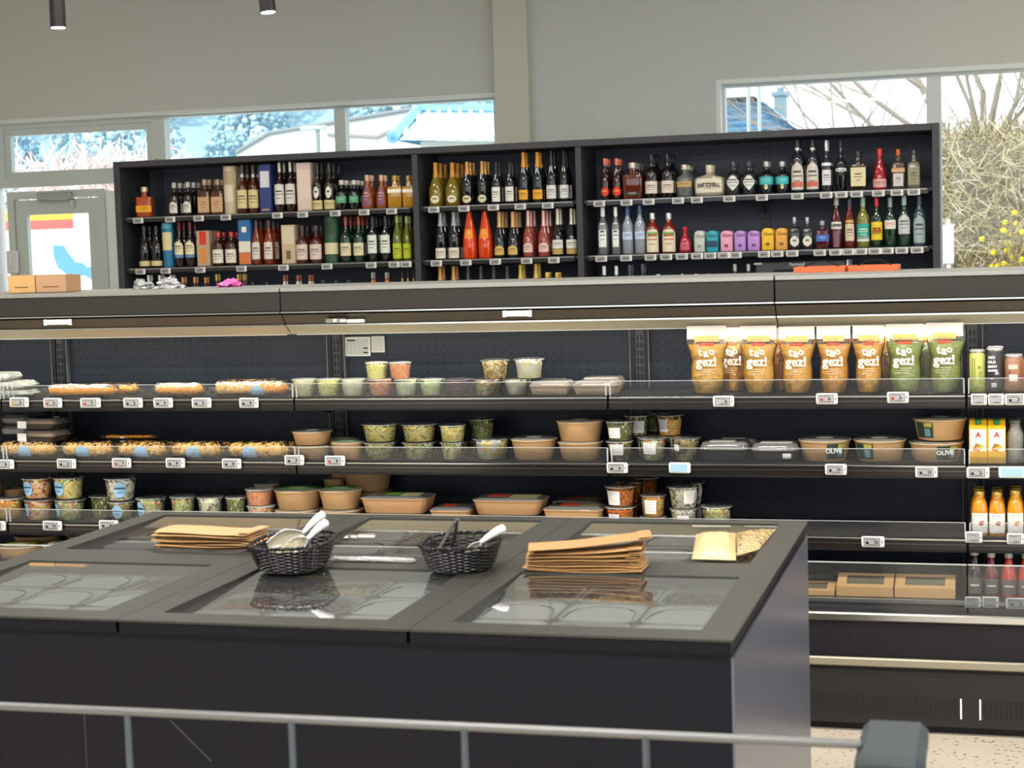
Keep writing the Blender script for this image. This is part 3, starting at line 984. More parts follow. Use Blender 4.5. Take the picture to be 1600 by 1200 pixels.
# middle shelf, middle cell
bottles('B', [(680.5, 698), (701, 719)], 331, 'champ', '12161b', '9da3a8', [(.02, .24, 'e2dcc8', 60, 'bars')], 'dark sparkling wine with silver foil and cream label', 1)
bottles('B', [(723.5, 745.5), (747.5, 770)], (327, 328), 'skittle', 'd8400c', 'c63a10', [(.42, .62, 'f08c28', 40, 'bars', 'f6c35a')], 'glowing orange-red champagne bottle', 0)
bottles('B', [(772, 790), (793, 811.5)], 331, 'champwide', '14191e', 'd8a86c', [(.06, .26, 'd6b45c', 50, 'arch')], 'black champagne with gold foil and shield label', 2)
bottles('B', [(817, 835), (840.5, 860)], 329, 'champwide', '96443c', 'dca9a4', [(.1, .3, 'e8c2bc', 48, 'arch')], 'rose champagne with pink foil', 2)
bottles('B', [(863, 881.5), (884.5, 903)], 326, 'champwide', '111418', 'cfc8b4', [(.16, .34, 'e4e2da', 60, 'bars'), (.04, .15, 'b99d5c', 60, '')], 'black champagne with white band and gold edge', 1)
# upper shelf, right cell
bottles('A', [(939, 952.5), (956.5, 971.5)], 248, 'slim', '2a0f10', 'd9705a', [(.08, .3, 'd5301f', 62, 'oval', 'f0a040')], 'slim dark bottle with red-orange flame label', 2)
bottles('A', [(974, 1004)], 255, 'decanter', '5c2415', 'c3bcb4', [(.08, .2, '2b2422', 40, 'bars', 'd8cfc6')], 'wide brown embossed decanter with silver stopper', 3)
bottles('A', [(1007.5, 1029), (1032.5, 1054)], (242, 241), 'squat', '1b1114', '17171b', [(.1, .38, 'dfd2c6', 58, 'bars')], 'dark bottle with white label and tall black cap', 2)
bottles('A', [(1057, 1083)], 258, 'squat', '~c8cfc8', 'cfc5a8', [(.3, .48, 'c9a568', 60, 'bars')], 'clear fluted round bottle with tan band', 3)
bottles('A', [(1085, 1132)], 259, 'flask', '+cfc6ad', 'd2c7ae', [(.1, .56, 'd9d0ba', 46, 't:SIR CHILL:0.034', '1c1c1c')], 'wide rounded flask lettered SIR CHILL', 1)
bottles('A', [(1134, 1157.5), (1159, 1181.5)], 253, 'squat', '23292c', '3c4044', [(.12, .62, 'dfe0dc', 60, 'diamond')], 'dark clear bottle with white diamond label', 1)
bottles('A', [(1186, 1209.5), (1211.5, 1233.5)], 253, 'squat', '14191d', 'b9bdc0', [(.28, .52, '35b0b5', 62, 'bars', '9be2e2'), (.12, .3, 'd9d7a0', 14, 'oval')], 'squat black bottle with turquoise band label', 1)
bottles('A', [(1236, 1257), (1259.5, 1280.5)], 219, 'whisky', '1d232b', '2b3138', [(.05, .57, 'd3cbc0', 60, 'arch'), (.1, .2, 'cf6a50', 50, ''), (.8, .93, 'e9e8e0', 50, '')], 'tall dark gin bottle with big beige label', 1)
bottles('A', [(1283, 1300)], 220, 'tallw', '2b3138', 'd3d6d8', [(.12, .42, 'dcdfe2', 52, 'bars'), (.5, .56, 'e8e9ea', 60, '')], 'dark bottle with white label and silver cap', 1)
bottles('A', [(1305.5, 1322.5)], 220, 'tallw', '121417', '24282c', [(.3, .52, '17191c', 60, 't:CRUS:0.026', 'eef0f0'), (.82, .93, 'e8e8e4', 60, '')], 'black bottle with white CRUS lettering', 0)
bottles('A', [(1328, 1354)], 237, 'decanter', '2a1a12', '20242a', [(.1, .58, 'd9d3a2', 42, 'bars')], 'square dark decanter with cream yellow label', 1)
bottles('A', [(1363.5, 1385.5)], 233, 'teardrop', 'a3202a', 'c23a44', [(.05, .25, 'dcaaa8', 70, 'bars', '7a1820')], 'bright red bottle with boxed pink label', 1)
bottles('A', [(1393, 1414)], 234, 'square', '4e3a30', 'c9581c', [(.06, .38, 'c9c6c4', 36, 'bars'), (.42, .52, 'd5a070', 50, '')], 'square brown bottle with orange cap', 0)
bottles('A', [(1418, 1438)], 235, 'square', '6f6a55', '4a4c4a', [(.08, .56, '8f8a70', 44, 'bars')], 'square olive-grey bottle at the right end', 1)
# middle shelf, right cell
bottles('B', [(934, 951.5), (955.5, 970)], 324, 'wine', '~c6d0d4', 'e6e8e8', [(.16, .66, 'e9ebe9', 40, 'bars')], 'clear bottle with tall white label', 0)
bottles('B', [(972.5, 990), (991.5, 1009)], (322, 319), 'wine', '8f98a3', '3d5d86', [(.3, .46, 'c5d3ea', 58, 'bars', '5674a8')], 'frosted grey bottle with blue top', 0)
bottles('B', [(1009.5, 1030.5), (1034, 1057)], 333.5, 'whisky', '7c2418', 'd8dad8', [(.03, .66, 'dfd9bc', 58, 'arch', 'c8452c'), (.42, .52, '6aa052', 44, '')], 'liqueur bottle with arched cream, green and red label', 0)
bottles('B', [(1061, 1080)], 355, 'teardrop', 'b01424', 'c41e30', [(.1, .4, 'c8607e', 44, 'bars', '801020')], 'small bright red bottle with pink pattern', 0)
for (xl, xr, c, c2, dn) in ((1083, 1101, 'c3c9be', '8d9488', 'pale grey'), (1102, 1122, '25a3b4', '1b3c58', 'turquoise'), (1124, 1144.5, 'e9a3bd', '7d4460', 'pink'), (1146, 1165, 'bb8fd6', '5c3f78', 'left purple'), (1166.5, 1187, 'c08fd9', '5c3f78', 'right purple'), (1188.5, 1209, 'efc02a', '7c5c10', 'yellow'), (1210, 1231, 'e8a94c', '84581c', 'orange')):
    yt = 361 if xl < 1186 else 357
    t = carton('B', xl, xr, yt, [(0, 1, c)] + ([(.22, .52, c2, .9)] if dn == 'turquoise' else [(.2, .34, c2, .3)]), dn + ' domed liqueur carton with script lettering', False, 1, True, 'liqueur_carton')
    me = textmesh('Ginn', .03, mat(c2, .5), .0002)
    kid('lettering', me, t, loc=(.005, -.0345, .1))
bottles('B', [(1233, 1250), (1253, 1270)], 340, 'square', '17191c', 'b4b6b6', [(.08, .42, 'd9d4ca', 40, 'oval')], 'small square black bottle with white label', 0)
bottles('B', [(1274.5, 1295.5)], 345.6, 'square', '4c1424', 'a9a3b4', [(.26, .5, '3a62b4', 48, 'bars', 'bcd0f0')], 'square dark red bottle with blue label', 0)
bottles('B', [(1297, 1317.5)], 309, 'slim', '4a1420', 'b5b0aa', [(.38, .52, 'dcd8d0', 50, 't:CAVES:0.02', '26181c'), (.02, .34, '7a5560', 25, '')], 'tall red-black aperitif with silver neck', 0)
bottles('B', [(1319, 1336.5)], 310, 'slim', '6a1412', '40464a', [(.14, .48, 'd3c6a8', 50, 'bars'), (.5, .56, 'c9a04a', 50, '')], 'dark red aperitif with tilted gold band', 0)
bottles('B', [(1338.5, 1359)], 304, 'wine', '7d7a34', '8fae98', [(.16, .46, '25a594', 70, 'bars', 'e8efd8'), (.12, .22, 'e3e8da', 70, '')], 'olive coloured bottle with turquoise label', 0)
bottles('B', [(1360.5, 1379.5)], 308, 'wine', '12301f', 'c22a34', [(.14, .5, 'e5c81c', 62, 't:J&B:0.04', '9c1c1c')], 'dark green bottle with yellow label and red cap', 0)
bottles('B', [(1382, 1400.5)], 309, 'wine', '143524', '8f979b', [(.36, .54, 'e3ddd6', 66, 'bars', 'b42c28')], 'dark green vermouth with white and red label', 0)
bottles('B', [(1403, 1423)], 305, 'wine', '1e3a30', '9db8b4', [(.24, .62, 'c6cac8', 62, 'arch')], 'green bottle with silver arched label', 0)
bottles('B', [(1426.5, 1447)], 307, 'whisky', '41545a', '4a525a', [(.06, .62, '9fb0b4', 60, 'arch')], 'grey-blue clear bottle at the right end', 0)
# lowest visible shelf: necks and caps
bottles('C', [(230, 238), (247, 256), (265, 273)], 430, 'mini', '3a3c40', 'dcdcdc', [], 'white capped bottle behind plastic bags', 1)
bottles('C', [(283.5, 291), (302, 309), (319, 326)], 433.5, 'mini', '4a2412', 'c98a4e', [], 'small bottle with copper cap', 1)
bottles('C', [(336.5, 343.5), (370, 377), (379.5, 385.5)], (429, 429, 428), 'mini', '5c2c14', 'bfa05a', [], 'small bottle with brass yellow cap', 1)
bottles('C', [(393, 399), (415, 421)], 441, 'mini', '2c2e30', '4c5054', [], 'small grey capped bottle', 0)
bottles('C', [(441.5, 450), (462, 471), (481, 490)], 430, 'mini', '2a1a16', '8c4a3c', [(.55, .85, 'e3ddce', 60, '')], 'dark small bottle with white neck label', 1)
bottles('C', [(502, 507), (522, 527), (541, 547)], 438, 'mini', '22262b', '39404a', [], 'dark tiny capped bottle', 1)
bottles('C', [(579.5, 586.5), (601, 608)], 426, 'mini', '9a4a14', '9c9a94', [(.6, .82, 'e0922c', 60, '')], 'small bottle with orange neck label', 1)
bottles('C', [(627, 633), (636, 641), (645, 650)], 425, 'mini', '3a1d14', '2a2624', [(.6, .85, 'c9a35c', 60, '')], 'slim dark small bottle with golden neck label', 0)
bottles('C', [(681, 697), (702, 718)], 416, 'champ', '1a1714', 'c08a4a', [], 'champagne bottle with copper foil', 1)
bottles('C', [(724, 741), (744, 761), (764, 781), (785, 802)], 416, 'champ', '12151a', '2a2d32', [], 'champagne bottle with black foil', 0)
bottles('C', [(806, 823), (830, 847)], (414, 412), 'champ', '14170f', 'cdb04a', [], 'champagne bottle with bright gold foil', 1)
bottles('C', [(849.5, 862), (865, 878)], 426, 'mini', '3b3414', 'd3b552', [], 'short bottle with wide gold cap', 1)
bottles('C', [(938, 952), (957, 971)], 416, 'wine', '2a2e33', 'dfe0de', [], 'dark bottle with plain white cap', 0)
bottles('C', [(977, 993), (997, 1013)], (414, 413), 'wine', '15181c', '3f474f', [], 'black bottle with plain dark cap', 1)
bottles('C', [(1022, 1036)], 429, 'mini', '2a2e33', 'd8d8d6', [], 'low bottle with flat white cap', 0)
bottles('C', [(1062, 1071), (1083, 1093), (1103, 1113), (1124, 1132)], 428, 'mini', '2a2e33', 'd2d2d0', [], 'small bottle with narrow white cap', 0)
bottles('C', [(1142, 1156), (1163, 1177)], 413, 'squat', '32363a', 'a9a9a6', [], 'bottle with round silver stopper', 0)
# appliance and crates at the right end of the lowest shelf
xa_, xb_ = XZ(1180, YS + .04, 1.6), XZ(1322, YS + .04, 1.6)
zt = min(aty(1240, 408, YS + .04).z, ZB - .042)
t = thing('oven', 'dark box-shaped appliance at the right end of the lowest bottle shelf', 'appliance', (0, 0, 0))
part('housing', MB().box((xa_, YS + .04, ZC + .001), (xb_, YS + .36, zt), mat('33363b', .4), .008), t)
b = MB(); xh0, xh1 = XZ(1209, YS, 1.6), XZ(1283, YS, 1.6); zh = aty(1240, 422, YS).z
b.tube([(xh0, YS + .039, zh), (xh0, YS + .015, zh), (xh1, YS + .015, zh), (xh1, YS + .039, zh)], .008, M_black, 6)
part('handle', b, t)
p = aty(1245, 413, YS + .036); kid('lettering', textmesh('Fermod', .03, mat('b8bcbe', .4), .0004), t, loc=(p.x, YS + .037, p.z))
p = aty(1183, 412, YS + .036); part('badge', MB().box((p.x - .02, YS + .036, p.z - .006), (p.x + .03, YS + .0399, p.z + .004), mat('b8bcbe', .4)), t)
part('white_edge', MB().box((xb_ + .004, YS + .04, ZC + .001), (xb_ + .012, YS + .36, zt), M_white), t)
for k, (x0p, x1p, yp) in enumerate(((1240, 1320, 427), (1325, 1403, 422.5))):
    # crates stand on top of the refrigerated case
    Y = 6.35
    a, c = XZ(x0p, Y, 1.6), XZ(x1p, Y, 1.6)
    CR_ = thing('orange_crate', ('low orange crate on top of the fridge case, left of two', 'low orange crate on top of the fridge case, right of two')[k], 'crate', (a, Y, 1.5835))
    b = MB(); o_ = mat('d9683a', .6); w_ = c - a; h_ = max(.02, aty(x0p, yp, Y).z - 1.5835)
    b.box((0, 0, 0), (w_, .2, .006), o_); b.box((0, 0, .006), (w_, .006, h_), o_); b.box((0, .194, .006), (w_, .2, h_), o_); b.box((0, .006, .006), (.006, .194, h_), o_); b.box((w_ - .006, .006, .006), (w_, .194, h_), o_)
    part('crate_body', b, CR_)
    b = MB(); b.tube([(w_ * (.15 + .7 * q / 12), .1, h_ - .002 + .022 * math.sin(PI * q / 12)) for q in range(13)], .0025, M_black, 5)
    part('wire_handle', b, CR_)


def crumple(name, label, px0, px1, ytop, Y, zb, mt, seed, cat='bag'):
    rg = random.Random(seed)
    a, c = XZ(px0, Y, 1.6), XZ(px1, Y, 1.6); h = aty((px0 + px1) / 2, ytop, Y).z - zb
    b = MB(); rings = []
    for q in range(9):
        t_ = q / 8; w_ = (c - a) / 2 * (1 - t_ ** 2.2 * .8) * rg.uniform(.85, 1.1)
        rings.append((w_, .05 * (1 - t_ * .6) * rg.uniform(.8, 1.2), h * t_, rg.uniform(-.012, .012), rg.uniform(-.01, .01)))
    b.loft(rings, mt, 2, 22)
    for k in range(len(b.v)):
        x, y, z = b.v[k]; s = 1 + rg.uniform(-.16, .16); b.v[k] = (x * s, y * s, max(0, z + rg.uniform(-.008, .008)))
    o = part(name, b.mesh(name, True, 25), None, ((a + c) / 2, Y, zb))
    return tag(o, label, cat)


crumple('plastic_bag', 'crumpled clear plastic bag on the fridge case top, left of the other clear one', 207, 238, 437, 6.35, 1.5835, clear('e6e8ea', .5, .15), 1)
crumple('plastic_bag', 'crumpled clear plastic bag on the fridge case top before the white capped bottles', 246, 284, 434, 6.35, 1.5835, clear('e6e8ea', .5, .15), 2)
crumple('pink_bag', 'bright pink crumpled bag on the fridge case top', 342, 376, 437, 6.35, 1.5835, mat('e56ab4', .4), 3)

# price tags
tb = MB().box((-.0375, -.006, -.0195), (.0375, .006, .0195), M_tag, .004).mesh('tag_body')
scr = MB().box((-.028, -.0072, -.012), (.022, -.006, .013), M_screen).mesh('screen')
scrb = MB().box((-.031, -.0072, -.014), (.028, -.006, .014), M_screenb).mesh('screen')
scrf = MB(); scrf.box((-.03, -.0066, -.014), (.024, -.006, .015), mat('4a4c4e', .4)); scrf = scrf.mesh('screen_frame')


def pm(num, ic, small):
    b = MB()
    ink = M_ink
    if ic:
        mi_ = mat(ic, .5)
        i = b.mi(mi_); base = len(b.v)
        for k in range(12): b.v.append((-.018 + math.cos(k * PI / 6) * .0055, -.0082, -.003 + math.sin(k * PI / 6) * .0055))
        b.f.append(tuple(base + k for k in range(12))); b.m.append(i)
    b.box((-.012, -.0082, -.0095), (.014, -.0075, -.008), ink)
    b.box((-.024, -.0082, .0085), (.01, -.0075, .0095), ink)
    if small:
        b.box((-.02, -.0082, -.006), (-.008, -.0075, .002), ink); b.box((-.005, -.0082, -.004), (.004, -.0075, .003), ink); b.box((.006, -.0082, -.004), (.016, -.0075, .004), ink)
    b.box((.0285, -.0066, -.004), (.0315, -.0059, .004), ink)
    return b.mesh('screen_print', False)


PMS = {}
ALLTAGS = []


def pricetag(X, Y, Z, label, num='', ic='1a1a1a', small=False, w=1.0, blue=False, tilt=0):
    t = thing('price_tag', label, 'price tag', (X, Y, Z), rot=(R_(tilt), 0, R_(rnd.uniform(-2, 2))), group='electronic price tags', scale=(w, 1, 1))
    kid('tag_body', tb, t)
    if not blue: kid('screen_frame', scrf, t)
    s = kid('screen', scrb if blue else scr, t)
    k = (num, ic, small)
    if k not in PMS: PMS[k] = pm(*k)
    if not blue: kid('screen_print', PMS[k], s)
    if num: kid('price_digits', textmesh(num, .014, M_ink, .0006), s, loc=(.010, -.0076, 0))
    return t


def nearest(row, x):
    return min(SHORT[row], key=lambda q: abs(q[0] - x))[1]


TA = [216, 266, 310.5, 353, 433.5, 473, 524, 569, 612, 678, 725, 771, 813, 856, 936.5, 979, 1013.5, 1059.5, 1089, 1139.5, 1190.5, 1246, 1291, 1314.5, 1338.5, 1372.5, 1401.5, 1428]
TB_ = [219.5, 259, 313, 377.5, 443, 511, 580, 616, 634.5, 682, 728, 774, 823, 865.5, 939.5, 978.5, 1016.5, 1041, 1065.5, 1089.5, 1110, 1131, 1149.5, 1194, 1214.5, 1238, 1281, 1305.5, 1325.5, 1345.5, 1367, 1386.5, 1409, 1433]
for row, arr, z in (('A', TA, ZA), ('B', TB_, ZB)):
    for x in arr:
        Y = YS - .006
        pricetag(XZ(x, Y, z - .03), Y, z - .024, 'price tag under the ' + nearest(row, x), '', None, True)
# ================================================================ refrigerated display case
YC = 6.0
YB = 6.40
BX = [-5.08, -3.843, -2.568, -1.338, -.078, 1.18]
S1, S2, S3, S4 = 1.7 - .0900 * YC, 1.7 - .1307 * YC, 1.7 - .1735 * YC, .448
CTOP = 1.583
case = thing('refrigerated_case', 'long black open refrigerated display case stocked with chilled food', 'fridge')
ZT = lambda x, y, Y: aty(x, y, Y).z
z1_, z2_, z3_, z4_ = ZT(600, 453, YC), ZT(600, 484, YC), ZT(600, 491, YC), ZT(600, 505.5, YC)
z5_ = ZT(600, 521, YC + .05)
CX0, CX1 = BX[0], BX[-1]
JN = [CX0, -4.49, -2.61, -.728, CX1]
for k in range(4):
    a, c = JN[k] + .002, JN[k + 1] - .002
    cn = part('canopy', MB().box((a, YC, z2_), (c, YC + .03, z1_), M_canopy, .003), case)
    part('top_trim', MB().box((a, YC - .004, z1_), (c, YB + .16, CTOP), mat('9b9b96', .35, .5), .003), cn)
    b = MB(); b.box((a, YC - .003, z2_ - .006), (c, YC + .02, z2_ - .0005), M_chrome)
    part('trim_strip', b, cn)
    b = MB(); b.quad([(a, YC + .045, z4_), (c, YC + .045, z4_), (c, YC + .015, z3_ + .004), (a, YC + .015, z3_ + .004)], M_canopy2)
    b.quad([(a, YC + .015, z3_ + .004), (c, YC + .015, z3_ + .004), (c, YC + .03, z3_ + .018), (a, YC + .03, z3_ + .018)], M_black)
    part('lower_panel', b.mesh('lower_panel', False), cn)
    b = MB(); b.box((a, YC + .04, z4_ - .006), (c, YC + .06, z4_), M_chrome)
    part('light_strip', b, cn)
    b = MB(); b.quad([(a, YC + .10, z5_), (c, YC + .10, z5_), (c, YC + .05, z4_ - .004), (a, YC + .05, z4_ - .004)], M_cream)
    b.box((a, YC + .1, z5_ + .001), (c, YB, z5_ + .012), mat('d8d4c4', .5))
    part('light_panel', b.mesh('light_panel', False), cn)
    # the lamp tube of this canopy
    L = bpy.data.lights.new('case_tube_light', 'AREA'); L.shape = 'RECTANGLE'; L.size = (c - a) * .96; L.size_y = .012; L.energy = 2.4 * (c - a); L.color = (1, .93, .78); L.spread = R_(150)
    lo = bpy.data.objects.new('case_tube_light', L); COL.objects.link(lo); lo.location = ((a + c) / 2, YC + .113, z5_ - .004); lo.rotation_euler = (R_(26), 0, 0)
    part('lamp_housing', MB().box((a + .02, YC + .102, z5_ - .003), (c - .02, YC + .124, z5_ + .0005), M_tag), cn)
# back panel, perforated
pm_ = bpy.data.materials.new('perforated_panel'); pm_.use_nodes = True
nt = pm_.node_tree; bs = nt.nodes['Principled BSDF']; bs.inputs['Roughness'].default_value = .45
tc = nt.nodes.new('ShaderNodeTexCoord'); sx = nt.nodes.new('ShaderNodeSeparateXYZ'); nt.links.new(tc.outputs['Object'], sx.inputs[0])


def mth(op, a, b_=None, c=None):
    n = nt.nodes.new('ShaderNodeMath'); n.operation = op
    for i, v in enumerate((a, b_, c)):
        if v is None: continue
        if hasattr(v, 'links'): nt.links.new(v, n.inputs[i])
        else: n.inputs[i].default_value = v
    return n.outputs[0]


PP = .0345
gx = mth('SUBTRACT', mth('FRACT', mth('ADD', mth('MULTIPLY', sx.outputs[0], 1 / PP), 200)), .5)
gz = mth('SUBTRACT', mth('FRACT', mth('ADD', mth('MULTIPLY', sx.outputs[2], 1 / PP), 200)), .5)
d_ = mth('SQRT', mth('ADD', mth('MULTIPLY', gx, gx), mth('MULTIPLY', gz, gz)))
hole = mth('LESS_THAN', d_, .115)
mx = nt.nodes.new('ShaderNodeMixRGB'); mx.inputs[1].default_value = lin('1e2733'); mx.inputs[2].default_value = lin('030304'); bs.inputs['Specular IOR Level'].default_value = .3
nt.links.new(hole, mx.inputs[0]); nt.links.new(mx.outputs[0], bs.inputs['Base Color'])
for k in range(5):
    part('back_panel', MB().box((BX[k] + .001, YB, .2), (BX[k + 1] - .001, YB + .02, z5_ + .03), pm_), case)
part('rear_shell', MB().box((CX0, YB + .03, 0), (CX1, YB + .16, z1_), M_case), case)
# uprights
UX = [-.593 * YB, -.397 * YB, -.2022 * YB, -.0095 * YB]
for X in UX:
    b = MB(); b.box((X - .035, YB - .022, .3), (X - .018, YB - .001, z5_), M_shelf); b.box((X + .018, YB - .022, .3), (X + .035, YB - .001, z5_), M_shelf); b.box((X - .018, YB - .014, .3), (X + .018, YB - .001, z5_), mat('2f3339', .4))
    b.box((X - .0385, YB - .024, .3), (X - .0352, YB - .001, z5_), mat('6a6e72', .4)); b.box((X + .0352, YB - .024, .3), (X + .0385, YB - .001, z5_), mat('6a6e72', .4))
    z = .32
    while z < z5_ - .03:
        b.box((X - .010, YB - .0155, z), (X - .003, YB - .0141, z + .02), M_black); b.box((X + .004, YB - .0155, z), (X + .011, YB - .0141, z + .02), M_black); z += .03
    part('upright', b, case)
# shelves with ticket rails and clear risers
RH = .052
for k in range(5):
    a, c = BX[k] + .004, BX[k + 1] - .004
    for z in (S1, S2, S3):
        sh = part('shelf', MB().box((a, YC + .012, z - .02), (c, YB - .03, z), M_shelf, .002), case)
        b = MB(); b.box((a, YC - .002, z - .012), (c, YC + .012, z - .004), M_chrome, .002)
        b.box((a, YC + .002, z - .046), (c, YC + .012, z - .013), mat('26211e', .25, .2))
        b.box((a, YC - .001, z - .026), (c, YC + .002, z - .022), mat('5b5854', .25, .8)); b.box((a, YC - .004, z - .050), (c, YC + .012, z - .044), M_black)
        part('ticket_rail', b, sh)
        b = MB(); b.quad([(a + .004, YC + .014, z), (c - .004, YC + .014, z), (c - .004, YC + .008, z + RH), (a + .004, YC + .008, z + RH)], M_riser)
        b.box((a + .004, YC + .0065, z + RH), (c - .004, YC + .0095, z + RH + .0022), M_edge)
        b.box((a + .002, YC + .006, z), (a + .006, YC + .016, z + RH), M_edge); b.box((c - .006, YC + .006, z), (c - .002, YC + .016, z + RH), M_edge)
        part('clear_riser', b.mesh('clear_riser', False), sh)
for X in [BX[1], BX[2] + .001, BX[3], BX[4]]:
    for z in (S1, S2, S3):
        b = MB()
        for s in (0,):
            b.quad([(X + s, YC + .02, z - .021), (X + s, YC + .02, z - .048), (X + s, YC + .2, z - .055), (X + s, YB - .03, z - .10), (X + s, YB - .03, z - .021)], M_black)
        part('bracket', b.mesh('bracket', False), case)
# deck, front glass and base
YD = 5.86
zr0, zr1 = ZT(1400, 972, YD), ZT(1400, 958, YD)
gz_ = ZT(1400, 882, YD)
zp = ZT(1430, 1038.5, YD - .01)
for k in range(5):
    a, c = BX[k] + .002, BX[k + 1] - .002
    dk = part('deck', MB().box((a, YD + .1, S4 - .02), (c, YB - .002, S4), M_shelf, .002), case)
    b = MB(); b.box((a, YD + .085, S4 - .014), (c, YD + .099, S4 + .002), M_rail, .002)
    b.box((a, YD + .03, S4 - .07), (c, YD + .085, S4 - .02), M_black)
    kx = a + .03
    while kx < c - .12:
        b.box((kx, YD + .028, S4 - .052), (kx + .085, YD + .0299, S4 - .036), mat('4b4d4c', .4)); kx += .125
    part('air_grille', b, dk)
    b = MB(); b.quad([(a, YD + .012, zr1), (c, YD + .012, zr1), (c, YD + .012, gz_), (a, YD + .012, gz_)], M_riser)
    b.box((a, YD + .009, gz_), (c, YD + .015, gz_ + .004), M_edge)
    part('front_glass', b.mesh('front_glass', False), case)
part('chrome_rail', MB().box((CX0, YD - .012, zr0), (CX1, YD + .03, zr1), M_chrome, .006), case)
part('front_panel', MB().box((CX0, YD, .2), (CX1, YD + .05, zr0 - .001), M_case, .004), case)
zb0, zb1 = ZT(1430, 1045, YD - .02), ZT(1430, 1031, YD - .02)
part('bumper_rail', MB().box((CX0, YD - .02, zb0), (CX1, YD - .001, zb1), mat('98917f', .35, .4), .005), case)
b = MB(); b.box((CX0, YD - .004, .03), (CX1, YD + .04, zb0 - .012), mat('121112', .5), .003)
kick = part('kick_panel', b, case)
b = MB(); SPLIT = False
va, vb = ZT(1400, 1118, YD - .01), ZT(1400, 1090, YD - .01)
X = XZ(1265, YD, .15) - .6
while X < 1.1:
    if X > XZ(1495, YD, .15) and not SPLIT: part('vent_slots', b, kick); b = MB(); SPLIT = True
    if not (XZ(1495, YD, .15) < X < XZ(1534, YD, .15)):
        b.box((X, YD - .006, va), (X + .008, YD - .0041, vb), mat('060606', .7))
    X += .0165
part('vent_slots', b, kick)
b = MB()
for xx in (1500, 1530): X = XZ(xx, YD, .15); b.box((X, YD - .0062, va - .004), (X + .006, YD - .0041, vb + .004), M_white)
X = XZ(1512, YD, .1); b.loft([(.005, .002, 0), (.005, .002, .01)], M_chrome, 2, 10)
part('vent_end', b, kick)
part('plinth', MB().box((CX0, YD + .03, 0), (CX1, YB, .05), M_black), case)
# cards hung on the back panel and stickers on the canopy
p0, p1 = aty(540, 557, YB - .01), aty(578, 526, YB - .01)
cd = thing('notice_card', 'larger white framed notice card hanging on the case back panel', 'notice')
part('card', MB().box((p0.x, YB - .012, p0.z), (p1.x, YB - .004, p1.z), M_white, .002), cd)
b = MB(); w_, h_ = p1.x - p0.x, p1.z - p0.z
b.box((p0.x + .006, YB - .0135, p0.z + .006), (p1.x - .006, YB - .012, p1.z - .006), mat('b9bab6', .5))
part('card_sheet', b, cd)
b = MB()
b.box((p0.x + .01, YB - .0145, p1.z - .017), (p0.x + .045, YB - .0136, p1.z - .011), M_ink)
for k in range(5): b.box((p0.x + .01 + k * .016, YB - .0145, p0.z + .012), (p0.x + .0105 + k * .016, YB - .0136, p1.z - .024), mat('8a8a88', .6))
b.box((p1.x - .028, YB - .0145, p0.z + .012), (p1.x - .010, YB - .0136, p0.z + .018), M_ink); b.box((p1.x - .028, YB - .0145, p0.z + .03), (p1.x - .010, YB - .0136, p0.z + .036), M_ink)
part('card_print', b, cd)
p0, p1 = aty(580.5, 551, YB - .01), aty(600.5, 525, YB - .01)
cd = thing('notice_card', 'smaller white card right of the larger notice on the back panel', 'notice')
part('card', MB().box((p0.x, YB - .012, p0.z), (p1.x, YB - .004, p1.z), M_white, .002), cd)
part('card_sheet', MB().box((p0.x + .004, YB - .0135, p0.z + .004), (p1.x - .004, YB - .0121, p1.z - .004), mat('bdbdb9', .5)), cd)
for (xa2, xb2, ya2, yb2, ln_) in ((72, 110, 499, 508, 'white label holder clipped under the canopy at the far left'), (789, 828, 485, 495, 'white label holder clipped under the canopy above the pasta tubs')):
    p0, p1 = aty(xa2, yb2, YC - .008), aty(xb2, ya2, YC - .008)
    h = thing('label_holder', ln_, 'label holder')
    b = MB(); b.box((p0.x, YC - .016, p0.z), (p1.x, YC - .008, p1.z), M_white, .003)
    b.loft([(.008, .004, p0.z - .001, p0.x, YC - .013), (.008, .004, p1.z + .001, p0.x, YC - .013)], M_white, 2, 10); b.loft([(.008, .004, p0.z - .001, p1.x, YC - .013), (.008, .004, p1.z + .001, p1.x, YC - .013)], M_white, 2, 10)
    part('holder_body', b, h); part('clip', MB().box(((p0.x + p1.x) / 2 - .012, YC - .008, p0.z + .002), ((p0.x + p1.x) / 2 + .012, YC + .0, p1.z), M_tag), h)
p0, p1 = aty(543, 504.5, YC + .02), aty(570, 498.5, YC + .02)
h = thing('control_display', 'small thermostat display with keys under the canopy above the notice card', 'control panel')
part('display', MB().box((p0.x, YC + .008, p0.z), (p1.x, YC + .028, p1.z), M_white, .003), h)
q0, q1 = aty(510, 505, YC + .02), aty(541, 497.5, YC + .02)
part('key_panel', MB().box((q0.x, YC + .010, q0.z), (q1.x, YC + .028, q1.z), mat('7e7a70', .4), .002), h)
b = MB(); p = aty(522, 501, YC); b.box((p.x - .008, YC + .007, p.z - .006), (p.x + .008, YC + .0099, p.z + .006), M_white, .002); p = aty(534, 502, YC); b.box((p.x - .01, YC + .007, p.z - .004), (p.x + .014, YC + .0099, p.z + .006), M_tag, .001)
part('key', b, h)
